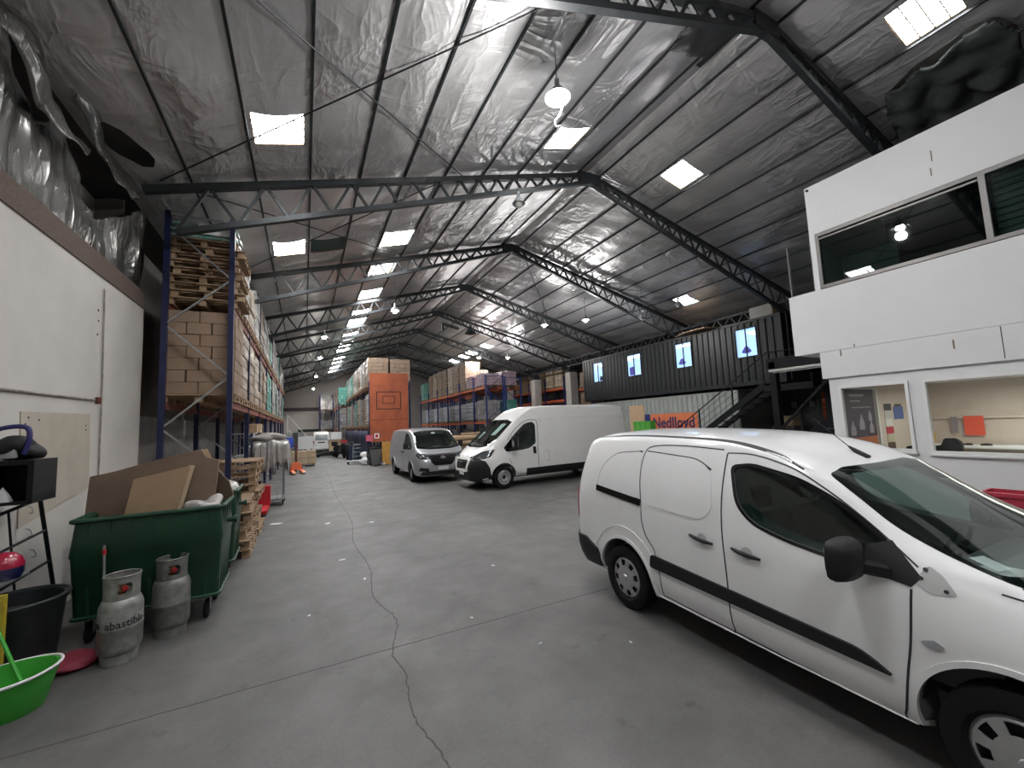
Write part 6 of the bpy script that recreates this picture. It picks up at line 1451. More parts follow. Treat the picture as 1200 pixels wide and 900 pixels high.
WS = inset([(-.765, 1.085), (-.735, 1.25), (-.69, 1.42), (-.645, 1.545), (-.45, 1.575), (.45, 1.575), (.645, 1.545), (.69, 1.42), (.735, 1.25), (.765, 1.085), (.4, 1.05), (-.4, 1.05)], .035)
WSr = roundpoly(WS, .03, 3)
cfg = dict(wb=2.728, r=.315, hw=.905, arch=.40, n=5, side_cut=[WINPi],
 cabin=dict(low=0, high=0, poly=[(1.06, .36), (2.45, .36), (2.5, .93), (2.72, .98), (2.62, 1.06), (1.86, 1.50), (1.65, 1.60), (1.1, 1.68)], wl=.80, wh=.62, z0=.88, z1=1.7, ws=WS, ws_s=(1.75, 3.3)))
heading = R(-91.2); ax = (3.925, 3.49)
van1, body1, bv1 = van('panel_van', 'near white compact panel van with wheel trims and a missing front wing trim', 'van', (ax[0], ax[1], 0), heading, P, ST, cfg)
def both(fn):
    for s_ in (1, -1): fn(s_)
blk_ = M['black_plastic']
def p1(s_):
    k = dict(axis='Y', sign=s_)
    # doors: thin skins with shut lines
    fd = [(1.235, 1.66), (1.21, 1.2), (1.235, .70), (1.235, .30), (1.30, .275), (2.18, .235), (2.27, .27), (2.33, .56), (2.36, .75), (2.375, .985)]
    hugline('door_shut_line', bv1, spline(fd, 5), .011, M['gap'], body1, off=.0025, th=.006, **k)
    fdu = [(1.235, 1.665), (1.45, 1.66), (1.72, 1.585), (1.95, 1.45), (2.17, 1.285), (2.40, 1.10)]
    hugline('door_shut_line', bv1, spline(fdu, 6), .009, M['gap'], body1, off=.0025, th=.006, **k)
    hugline('roof_gutter', bv1, [(x, 0) for x in ()] or spline([(-.55, 1.765), (0, 1.79), (.6, 1.785), (1.2, 1.755), (1.6, 1.67), (1.8, 1.575)], 8), .012, M['gap'], body1, off=.002, th=.006, **k)
    # front door window
    hug('door_window', bv1, WINP, M['tint'], body1, off=-.006, th=.004, gridsz=.05, **k)
    vs_o = WINP; vs_i = WINPi; n_ = len(vs_o)
    hug('window_seal', bv1, None, M['gloss_black'], body1, tris=(vs_o + vs_i, [(i, (i + 1) % n_, n_ + (i + 1) % n_, n_ + i) for i in range(n_)]), gridsz=.08, off=.003, th=.012, **k)
    hug('mirror_sail', bv1, [(2.15, 1.03), (2.375, .995), (2.42, 1.05), (2.28, 1.21), (2.17, 1.17)], blk_, body1, off=.006, th=.012, gridsz=.06, **k)
    if s_ < 0 or True:
        # sliding door shut lines
        hugline('slide_door_line', bv1, spline([(.30, 1.12), (.275, 1.37), (.30, 1.60), (.40, 1.69), (.75, 1.71), (1.2, 1.69)], 6), .010, M['gap'], body1, off=.002, th=.006, **k)
        hugline('slide_door_line', bv1, spline([(.30, 1.12), (.31, .95), (.36, .82), (.46, .70), (.50, .50), (.50, .30)], 6), .010, M['gap'], body1, off=.002, th=.006, **k)
        hugline('slide_door_line', bv1, [(.50, .30), (.8, .285), (1.235, .275)], .009, M['gap'], body1, off=.002, th=.006, **k)
        # pressed blank window panels (raised outline)
        pl1 = roundpoly([(-.42, 1.20), (-.37, 1.42), (-.15, 1.60), (.27, 1.635), (.255, 1.17)], [.04, .12, .14, .05, .05], 5)
        pl2 = roundpoly([(.32, 1.64), (.95, 1.60), (1.10, 1.52), (1.13, 1.20), (1.0, 1.09), (.36, 1.13)], [.05, .12, .1, .1, .1, .06], 5)
        hug('blank_window_panel', bv1, pl1, P, body1, off=.007, th=.012, gridsz=.07, **k); hug('blank_window_panel', bv1, pl2, P, body1, off=.007, th=.012, gridsz=.07, **k)
        hugline('painted_crease_shade', bv1, roundpoly([(-.42, 1.20), (-.37, 1.42), (-.15, 1.60), (.27, 1.635)], [.0, .12, .14, .0], 5), .018, M['gap'], body1, off=.003, th=.006, **k)  # dark strips paint the shade along the upper creases of the pressed panels
        hugline('painted_crease_shade', bv1, roundpoly([(.34, 1.64), (.95, 1.60), (1.10, 1.52)], [0, .12, 0], 5), .018, M['gap'], body1, off=.003, th=.006, **k)
        hug('slide_rail', bv1, roundpoly([(-.43, 1.165), (.29, 1.10), (.29, 1.165), (-.43, 1.23)], .01), M['gloss_black'], body1, off=.014, th=.02, gridsz=.08, **k)
    # rubbing strip
    hug('rubbing_strip', bv1, roundpoly([(.40, .545), (.42, .665), (1.235, .615), (2.12, .562), (2.26, .48)], [.03, .03, .02, .08, .02], 4), blk_, body1, off=.022, th=.03, gridsz=.08, **k)
    # handles with recess
    for hx, hz in ((1.02, .945), (1.42, .93)):
        hug('handle_recess', bv1, circle2(hx, hz, .052, n=20)[:-1], M['grey_int'] if False else P, body1, off=-.004, th=.002, gridsz=None, **k)
        mb = MB(); a = []
        for q_ in range(7):
            tt = q_ / 6; x = hx - .115 + .23 * tt; z = hz + .012 - .024 * tt; h_ = bv1.ray_cast(Vector((x, 3 * s_, z)), Vector((0, -s_, 0)))[0]; a.append((x, h_.y + s_ * (.016 + .022 * math.sin(math.pi * tt)), z))
        mb.tube(a, [.010, .015, .017, .017, .017, .015, .010], 8); mb.build('door_handle', blk_, body1, smooth=50)
        hug('handle_cup_shade', bv1, circle2(hx, hz - .002, .048, 0, 360, 20)[:-1], pm('cup_shade', (.50, .50, .50), .4) if 'cup_shade' not in bpy.data.materials else bpy.data.materials['cup_shade'], body1, off=.0015, th=.004, gridsz=None, **k)  # flat grey disc paints the shade inside the handle recess
    # rear bumper corner and tail lamp, sill, arch lips
    hug('rear_bumper', bv1, roundpoly([(-.90, .30), (-.90, .60), (-.66, .60), (-.44, .50), (-.385, .32)], .02), blk_, body1, off=.03, th=.05, gridsz=.06, **k)
    hug('tail_lamp', bv1, roundpoly([(-.9, .80), (-.9, 1.14), (-.845, 1.16), (-.83, 1.0), (-.845, .78)], .01), M['red_lens'], body1, off=.012, th=.02, gridsz=.06, **k)
    lip = circle2(0, .32, .405, -14, 194, 40); hugline('wheel_arch_lip', bv1, lip, .03, P, body1, off=.012, th=.03, **k)
    lip = circle2(2.728, .32, .405, -8, 194, 40); hugline('wheel_arch_lip', bv1, lip, .03, P, body1, off=.010, th=.03, **k)
    fl = circle2(0, .32, .52, 20, 165, 24); hugline('arch_flare', bv1, fl, .02, P, body1, off=.006, th=.012, **k)
    hug('sill_cover', bv1, [(.42, .235), (.42, .275), (1.2, .262), (2.22, .222), (2.30, .25), (2.32, .20), (1.2, .22)], P, body1, off=.012, th=.02, gridsz=.1, **k)
    hug('indicator', bv1, roundpoly([(2.40, .735), (2.46, .76), (2.50, .735), (2.44, .715)], .01), M['lens'], body1, off=.012, th=.015, gridsz=None, **k)
    # bare bracket where the scuttle trim is missing
    hug('wing_bracket', bv1, roundpoly([(2.385, 1.03), (2.44, 1.12), (2.50, 1.08), (2.56, 1.00), (2.45, .985)], .02), pm('bare_bracket', (.5, .5, .5), .4, .3) if 'bare_bracket' not in bpy.data.materials else bpy.data.materials['bare_bracket'], body1, off=.004, th=.008, gridsz=None, **k)
    for bx, bz in ((2.415, 1.05), (2.43, 1.095), (2.515, 1.012)):
        hug('bracket_bolt', bv1, circle2(bx, bz, .010, n=12)[:-1], M['gap'], body1, off=.010, th=.012, gridsz=None, **k)
    hugline('bonnet_line', bv1, spline([(2.70, 1.055), (2.85, 1.03), (3.05, .985), (3.3, .925), (3.5, .84)], 5), .008, M['gap'], body1, off=.002, th=.006, **k)
    # headlamp
    hug('headlamp', bv1, roundpoly([(3.12, .93), (3.5, .80), (3.62, .60), (3.45, .66), (3.25, .78)], .03), M['lens'], body1, off=.014, th=.02, gridsz=.04, **k)
    # mirror
    hp = bv1.ray_cast(Vector((2.24, 3 * s_, 1.06)), Vector((0, -s_, 0)))[0]
    mb = MB(); mb.bar((2.26, hp.y - s_ * .01, 1.045), (2.17, hp.y + s_ * .11, 1.075), .10, .07); am = mb.build('mirror_arm', blk_, body1, bevel=.012)
    mb = MB(); mb.lathe([(.0, -.05), (.10, -.05), (.125, -.035), (.13, .0), (.115, .045), (.07, .075), (.0, .085)], 28, axis='X', sx=1., sy=1., capends=False)
    # squared-off shell: push the round outline toward a rectangle
    def sq(p):
        y, z = p[1], p[2]; r_ = math.hypot(y, z)
        if r_ < 1e-6: return p
        c_, d_ = abs(y) / r_, abs(z) / r_; f = 1 / max(c_, d_) ** .72; return (p[0], y * f * 1.04, z * f * .93)
    mb.v = [sq(p) for p in mb.v]; mo = mb.build('mirror_shell', blk_, am, loc=(2.14, hp.y + s_ * .17, 1.11), smooth=50)
    mb = MB(); mb.prism(roundpoly([(-.09, -.075), (.09, -.075), (.09, .075), (-.09, .075)], .03), -.003, .003, 'X'); g_ = mb.build('mirror_glass', M['chrome'], am, loc=(2.085, hp.y + s_ * .17, 1.11))
both(p1)
# windscreen, roof, bonnet
hug('windscreen', bv1, WSo, M['glass'], body1, axis='X', sign=1, off=.006, th=.003, gridsz=.07)
def ring2(a, b): n_ = len(a); return (a + b, [(i, (i + 1) % n_, n_ + (i + 1) % n_, n_ + i) for i in range(n_)])
hug('windscreen_band', bv1, None, M['gloss_black'], body1, axis='X', sign=1, tris=ring2(WSo, WSr), gridsz=.07, off=.002, th=.004)
hugline('bonnet_edge', bv1, [(-.74, 1.03), (-.4, 1.012), (0, 1.006), (.4, 1.012), (.74, 1.03)], .02, M['gap'], body1, axis='X', sign=1, off=.004, th=.01)
mb = MB()
for y0, y1 in ((-.1, .62), (-.62, .02)):
    a = bv1.ray_cast(Vector((6, y0, 1.065)), Vector((-1, 0, 0)))[0]; b = bv1.ray_cast(Vector((6, y1, 1.09)), Vector((-1, 0, 0)))[0]; mb.bar(a + Vector((.03, 0, .015)), b + Vector((.03, 0, .02)), .02, .025)
mb.build('wiper', blk_, body1)
hug('wiper_cowl', bv1, [(-.74, 1.035), (-.4, 1.02), (.4, 1.02), (.74, 1.035), (.765, 1.085), (.4, 1.05), (-.4, 1.05), (-.765, 1.085)], blk_, body1, axis='X', sign=1, off=.006, th=.01, gridsz=.1)
# licence sticker on the glass and sheet on the dash
hug('windscreen_sticker', bv1, [(-.66, 1.13), (-.66, 1.17), (-.56, 1.17), (-.56, 1.13)], M['white'], body1, axis='X', sign=1, off=-.009, th=.002, gridsz=None)
# grille and front bumper
hug('front_grille', bv1, roundpoly([(-.42, .36), (.42, .36), (.46, .52), (-.46, .52)], .03), blk_, body1, axis='X', sign=1, off=.008, th=.015, gridsz=.08)
hug('rear_bumper_centre', bv1, roundpoly([(-.80, .42), (.80, .42), (.80, .62), (-.80, .62)], .03), blk_, body1, axis='X', sign=-1, off=.05, th=.07, gridsz=.1)
hug('rear_window', bv1, roundpoly([(-.6, 1.16), (.6, 1.16), (.55, 1.55), (-.55, 1.55)], .06), M['gloss_black'], body1, axis='X', sign=-1, off=.004, th=.006, gridsz=.08)
hugline('rear_door_line', bv1, [(0, .64), (0, 1.62)], .01, M['gap'], body1, axis='X', sign=-1, off=.002, th=.004)
# roof aerial
mb = MB(); mb.tube([(1.86, .0, 1.60), (1.80, .0, 1.64), (1.74, 0, 1.69)], [.03, .024, .008], 8); mb.tube([(1.75, 0, 1.68), (1.50, 0, 1.92)], .0035, 6); mb.build('roof_aerial', blk_, body1, smooth=40)
for x, y, s_ in ((0, .8, 1), (0, -.8, -1), (2.728, .8, 1), (2.728, -.8, -1)): wheel(van1, x, y, .315, s_, 'cap', .20)
# underside and cabin
mb = MB(); mb.bb(-.7, 3.4, -.55, .55, .2, .3); mb.build('underbody', M['dark_int'], van1)
for x in (0, 2.728):
    for s_ in (1, -1): pass
def cabin(parent, x_dash, z_dash, x_seat, hw_, seat_z=.35, wheel_side=1, papers=()):
    mb = MB(); mb.prism(roundpoly([(x_dash - .38, z_dash - .55), (x_dash, z_dash - .55), (x_dash + .12, z_dash - .02), (x_dash - .1, z_dash + .0), (x_dash - .30, z_dash - .03), (x_dash - .40, z_dash - .18)], .04), -hw_, hw_, 'Y'); mb.build('dashboard', M['dash'], parent, smooth=40)
    for y in (hw_ * .5, -hw_ * .5):
        mb = MB(); mb.prism(roundpoly([(x_seat - .1, seat_z), (x_seat + .42, seat_z + .06), (x_seat + .42, seat_z + .2), (x_seat + .02, seat_z + .18), (x_seat - .16, seat_z + .78), (x_seat - .30, seat_z + .76)], .06), y - .24, y + .24, 'Y'); s_ = mb.build('seat', M['seat_cloth'], parent, smooth=40, bevel=.0)
        mb = MB(); mb.box(x_seat - .25, y, seat_z + .90, .10, .25, .18); mb.build('headrest', M['seat_cloth'], s_, bevel=.04)
    yy = wheel_side * hw_ * .5; mb = MB(); mb.tube([(x_dash - .46 + .07 * math.sin(a * .314), yy + .19 * math.cos(a * .314), z_dash - .08 + .17 * math.sin(a * .314)) for a in range(20)], .014, 6, closed=True); mb.bar((x_dash - .46, yy - .18, z_dash - .08), (x_dash - .46, yy + .18, z_dash - .08), .03, .03); mb.bar((x_dash - .45, yy, z_dash - .08), (x_dash - .2, yy, z_dash - .16), .05, .05); mb.build('steering_wheel', M['black_plastic'], parent, smooth=50)
    for (x, y, w, d) in papers: mb = MB(); mb.box(x, y, z_dash + .012, w, d, .01); mb.build('dash_paper', M['white'], parent)
cabin(body1, 2.62, 1.03, 1.45, .76, .36, 1, [(2.42, -.52, .10, .13)])
mb = MB(); mb.bb(1.07, 1.10, -.72, .72, .40, 1.62); mb.build('cab_bulkhead', pm('bulkhead_grey', (.42, .46, .45), .7), body1)

# ---------------------------------------------------------------- high white van
P2 = M['van_white']
ST2 = [
 (-1.02, .55, .88, .94, 1.2, .93, 2.10, .84, 2.16), (-.98, .44, .94, .99, 1.25, .97, 2.33, .85, 2.40), (-.9, .40, .96, 1.01, 1.27, .985, 2.40, .86, 2.48), (-.6, .38, .98, 1.025, 1.28, 1.0, 2.42, .87, 2.51), (0, .36, .98, 1.025, 1.28, 1.0, 2.43, .87, 2.52), (1, .35, .98, 1.025, 1.28, 1.0, 2.43, .87, 2.525), (2, .34, .98, 1.025, 1.27, 1.0, 2.43, .87, 2.52),
 (2.7, .33, .98, 1.025, 1.25, 1.0, 2.41, .87, 2.50), (3.0, .33, .98, 1.025, 1.24, .995, 2.34, .87, 2.45), (3.25, .32, .98, 1.025, 1.22, .99, 2.20, .87, 2.34), (3.5, .32, .98, 1.025, 1.20, .985, 2.03, .87, 2.17), (3.75, .32, .98, 1.025, 1.18, .98, 1.84, .88, 1.95), (4.0, .32, .98, 1.025, 1.16, .975, 1.63, .89, 1.76), (4.2, .32, .98, 1.02, 1.14, .965, 1.47, .885, 1.58), (4.4, .31, .97, 1.01, 1.11, .95, 1.33, .85, 1.40),
 (4.55, .30, .95, .99, 1.05, .92, 1.22, .78, 1.28), (4.7, .28, .92, .95, .98, .87, 1.12, .70, 1.18), (4.83, .26, .86, .88, .90, .80, 1.0, .62, 1.06), (4.92, .26, .76, .78, .80, .70, .88, .54, .93), (4.97, .28, .66, .68, .70, .60, .76, .48, .80), (4.99, .34, .56, .58, .62, .52, .68, .42, .72)]
WIN2, WIN2i = winset([(2.86, 1.30), (2.84, 1.90), (2.95, 1.98), (3.22, 1.93), (3.6, 1.62), (3.98, 1.22), (3.9, 1.10), (3.4, 1.12), (3.1, 1.16)], [.06, .08, .1, .1, .15, .04, .04, .1, .08], .03)
WS2 = [(-.80, 1.36), (-.80, 1.6), (-.76, 1.95), (-.5, 2.02), (.5, 2.02), (.76, 1.95), (.80, 1.6), (.80, 1.36), (.4, 1.30), (-.4, 1.30)]
WS2o = [(-.87, 1.30), (-.87, 1.6), (-.82, 2.0), (-.5, 2.08), (.5, 2.08), (.82, 2.0), (.87, 1.6), (.87, 1.30), (.4, 1.25), (-.4, 1.25)]
cfg2 = dict(wb=4.035, r=.345, hw=1.025, arch=.43, n=4, waist=.75, side_cut=[WIN2i],
 cabin=dict(low=0, high=0, poly=[(2.70, .5), (4.05, .5), (4.15, 1.18), (4.28, 1.24), (4.15, 1.35), (3.5, 1.98), (3.25, 2.1), (2.72, 2.2)], wl=.90, wh=.76, z0=1.1, z1=2.2, ws=WS2, ws_s=(3.4, 4.9)))
# front axle near side at (5.32, 11.44); the van faces -X with a slight turn
hd2 = R(181.5); fx, fy = 5.40, 11.40
d2 = Vector((math.cos(hd2), math.sin(hd2))); l2 = Vector((-d2.y, d2.x))      # l2 = left of the van
ax2 = Vector((fx, fy)) - d2 * 4.035 - l2 * (1.0)
van2, body2, bv2 = van('cargo_van', 'large high-roofed white cargo van parked crosswise with black bumper and side strips', 'van', (ax2.x, ax2.y, 0), hd2, P2, ST2, cfg2)
def p2(s_):
    k = dict(axis='Y', sign=s_)
    hug('door_window', bv2, WIN2, M['tint'], body2, off=-.006, th=.004, gridsz=.07, **k)
    hug('window_seal', bv2, None, M['gloss_black'], body2, tris=ring2(WIN2, WIN2i), gridsz=.1, off=.003, th=.012, **k)
    hug('mirror_sail', bv2, [(3.55, 1.12), (3.92, 1.10), (4.0, 1.22), (3.72, 1.5), (3.58, 1.42)], M['gloss_black'], body2, off=.006, th=.012, gridsz=.1, **k)
    hugline('door_shut_line', bv2, spline([(2.78, .42), (2.80, 1.0), (2.76, 1.9), (2.86, 2.04), (3.22, 2.0), (3.6, 1.74), (3.86, 1.45)], 6), .014, M['gap'], body2, off=.004, th=.008, **k)
    hugline('door_shut_line', bv2, [(2.78, .42), (3.3, .40), (3.55, .42), (3.72, .62), (3.82, .85), (3.84, 1.1)], .012, M['gap'], body2, off=.004, th=.008, **k)
    hugline('roof_crease', bv2, spline([(2.68, 2.06), (1.5, 2.09), (0, 2.08), (-.85, 2.06)], 8), .03, M['gap'] if False else P2, body2, off=.014, th=.02, **k)
    for zz in (1.62, 1.28): hugline('side_crease', bv2, spline([(2.66, zz), (1.5, zz + .01), (0, zz), (-.85, zz)], 8), .022, P2, body2, off=.012, th=.016, **k)
    hugline('panel_edge', bv2, [(2.66, .62), (2.62, 2.05)], .010, M['gap'], body2, off=.004, th=.008, **k)
    hugline('panel_edge', bv2, [(-.88, .62), (-.86, 2.05)], .010, M['gap'], body2, off=.004, th=.008, **k)
    hugline('panel_edge', bv2, [(2.50, .72), (2.38, .73), (2.40, 1.05), (2.52, 1.05)], .008, M['gap'], body2, off=.004, th=.008, **k)
    for x0, x1 in ((.5, 3.24),): hug('side_strip', bv2, roundpoly([(x0, .36), (x0, .56), (x1, .545), (x1, .35)], .01), blk_, body2, off=.025, th=.035, gridsz=.12, **k)
    hug('side_strip', bv2, roundpoly([(-.95, .36), (-.95, .56), (-.5, .56), (-.46, .40)], .01), blk_, body2, off=.025, th=.035, gridsz=.12, **k)
    hug('door_handle', bv2, roundpoly([(2.88, .98), (2.98, .98), (2.98, 1.20), (2.88, 1.20)], .03), M['gloss_black'], body2, off=.022, th=.03, gridsz=None, **k)
    hugline('wheel_arch_lip', bv2, circle2(0, .35, .44, -8, 188, 30), .035, P2, body2, off=.015, th=.03, **k); hugline('wheel_arch_lip', bv2, circle2(4.035, .35, .44, 10, 192, 30), .035, P2, body2, off=.015, th=.03, **k)
    hug('headlamp', bv2, roundpoly([(4.30, 1.17), (4.58, 1.13), (4.82, .99), (4.88, .94), (4.66, .95), (4.5, 1.0)], .02), M['lens_dark'], body2, off=.018, th=.02, gridsz=.04, **k)
    hug('headlamp_surround', bv2, roundpoly([(4.28, 1.19), (4.60, 1.15), (4.86, 1.0), (4.92, .92), (4.66, .93), (4.46, .98)], .02), M['gloss_black'], body2, off=.008, th=.012, gridsz=.04, **k)
    hug('bumper_side', bv2, [(4.40, .22), (4.475, .50), (4.50, .66), (4.62, .86), (4.78, .93), (4.9, .91), (5.02, .88), (5.02, .22)], blk_, body2, off=.02, th=.035, gridsz=.08, **k)
    hp = bv2.ray_cast(Vector((3.75, 3 * s_, 1.2)), Vector((0, -s_, 0)))[0]
    mb = MB(); mb.bar((3.78, hp.y - s_ * .01, 1.16), (3.72, hp.y + s_ * .14, 1.2), .08, .06); am = mb.build('mirror_arm', blk_, body2, bevel=.012)
    mb = MB(); mb.box(3.72, hp.y + s_ * .20, 1.36, .14, .20, .42); mb.build('mirror_shell', blk_, am, bevel=.045)
    mb = MB(); mb.box(3.642, hp.y + s_ * .20, 1.38, .006, .15, .32); mb.build('mirror_glass', M['chrome'], am)
    mb = MB(); mb.box(3.80, hp.y + s_ * .24, 1.34, .02, .08, .18); mb.build('indicator', M['lens'], am, bevel=.006)
both(p2)
hug('windscreen', bv2, WS2o, M['glass'], body2, axis='X', sign=1, off=.008, th=.003, gridsz=.07)
hug('windscreen_band', bv2, None, M['gloss_black'], body2, axis='X', sign=1, tris=ring2(roundpoly(WS2o, .04, 3), roundpoly(WS2, .06, 3)), gridsz=.07, off=.004, th=.005)
hug('front_bumper', bv2, roundpoly([(-.97, .22), (.97, .22), (.97, .80), (.80, .87), (.50, .89), (-.50, .89), (-.80, .87), (-.97, .80)], .03), blk_, body2, axis='X', sign=1, off=.022, th=.04, gridsz=.08)
hug('grille_frame', bv2, None, P2, body2, axis='X', sign=1, tris=ring2(roundpoly([(-.46, .54), (.46, .54), (.56, .94), (-.56, .94)], .05), roundpoly([(-.38, .62), (.38, .62), (.46, .88), (-.46, .88)], .04)), gridsz=.07, off=.05, th=.05)
mb_ = hug('grille_mesh', bv2, roundpoly([(-.39, .61), (.39, .61), (.47, .89), (-.47, .89)], .04), M['gloss_black'], body2, axis='X', sign=1, off=.035, th=.02, gridsz=.08)
for z in (.68, .75, .82): hugline('grille_slat', bv2, [(-.42, z), (0, z), (.42, z)], .012, M['black_plastic'], body2, axis='X', sign=1, off=.045, th=.012)
hug('badge', bv2, circle2(0, .80, .055, n=20)[:-1], M['chrome'], body2, axis='X', sign=1, off=.056, th=.012, gridsz=None)
hug('number_plate', bv2, [(-.18, .44), (.18, .44), (.18, .55), (-.18, .55)], M['white'], body2, axis='X', sign=1, off=.035, th=.012, gridsz=None)
hugline('bonnet_line', bv2, [(-.62, .97), (-.3, .99), (.3, .99), (.62, .97)], .012, M['gap'], body2, axis='X', sign=1, off=.005, th=.01)
for x, y, s_ in ((0, .90, 1), (0, -.90, -1), (4.035, .90, 1), (4.035, -.90, -1)): wheel(van2, x, y, .345, s_, 'steel', .215, .215)
mb = MB(); mb.bb(-.9, 4.8, -.6, .6, .26, .4); mb.build('underbody', M['dark_int'], van2)
cabin(body2, 4.12, 1.24, 3.0, .88, .75, 1, [(4.0, .45, .16, .22), (4.0, .05, .14, .2), (3.98, -.35, .2, .3)])
for y, z, w, h in ((.34, 1.62, .28, .34), (-.45, 1.52, .22, .2)):
    hug('windscreen_notice', bv2, [(y, z), (y + w, z), (y + w, z + h), (y, z + h)], pm('pale_notice', (.55, .66, .64), .5) if 'pale_notice' not in bpy.data.materials else bpy.data.materials['pale_notice'], body2, axis='X', sign=1, off=-.012, th=.003, gridsz=None)
mb = MB(); mb.box(3.42, .0, 2.395, .04, .03, .03); mb.build('roof_marker', M['gap'], body2)

# ---------------------------------------------------------------- silver van
P3 = M['silver']
ST3 = [
 (-1.02, .50, .80, .85, 1.1, .84, 1.45, .76, 1.52), (-.98, .40, .86, .91, 1.12, .89, 1.66, .765, 1.73), (-.9, .34, .88, .94, 1.13, .915, 1.76, .77, 1.83), (-.6, .30, .90, .955, 1.14, .93, 1.82, .78, 1.90), (0, .28, .91, .96, 1.15, .935, 1.84, .79, 1.925), (1.2, .27, .91, .96, 1.15, .935, 1.84, .79, 1.93), (2.1, .26, .91, .96, 1.14, .935, 1.82, .785, 1.915),
 (2.5, .26, .91, .96, 1.13, .93, 1.76, .78, 1.87), (2.75, .26, .91, .96, 1.12, .93, 1.66, .78, 1.78), (3.0, .26, .91, .96, 1.10, .925, 1.51, .79, 1.63), (3.25, .25, .91, .96, 1.07, .915, 1.36, .81, 1.46), (3.48, .25, .90, .955, 1.04, .90, 1.23, .83, 1.31), (3.68, .24, .89, .945, 1.0, .885, 1.14, .82, 1.19),
 (3.82, .24, .87, .92, .95, .86, 1.06, .78, 1.11), (3.94, .23, .83, .87, .90, .81, .98, .72, 1.03), (4.03, .23, .77, .80, .82, .74, .89, .64, .93), (4.09, .26, .68, .70, .72, .64, .77, .55, .80), (4.11, .32, .6, .62, .64, .57, .68, .48, .71)]
WIN3, WIN3i = winset([(2.02, 1.22), (2.02, 1.66), (2.12, 1.74), (2.45, 1.70), (2.8, 1.52), (3.18, 1.24), (3.12, 1.16), (2.6, 1.17)], .04, .03)
WS3 = [(-.74, 1.26), (-.70, 1.5), (-.64, 1.70), (-.4, 1.76), (.4, 1.76), (.64, 1.70), (.70, 1.5), (.74, 1.26), (.4, 1.21), (-.4, 1.21)]
WS3o = [(-.80, 1.20), (-.76, 1.5), (-.70, 1.75), (-.4, 1.815), (.4, 1.815), (.70, 1.75), (.76, 1.5), (.80, 1.20), (.4, 1.15), (-.4, 1.15)]
cfg3 = dict(wb=3.2, r=.335, hw=.96, arch=.41, n=4, waist=.66, side_cut=[WIN3i],
 cabin=dict(low=0, high=0, poly=[(1.85, .45), (3.2, .45), (3.3, 1.06), (3.5, 1.12), (3.35, 1.28), (2.75, 1.64), (2.45, 1.74), (1.9, 1.80)], wl=.84, wh=.68, z0=.95, z1=1.8, ws=WS3, ws_s=(2.7, 3.9)))
van3, body3, bv3 = van('passenger_van', 'silver van facing the camera beside the high white van', 'van', (4.37, 18.31, 0), R(-90), P3, ST3, cfg3)
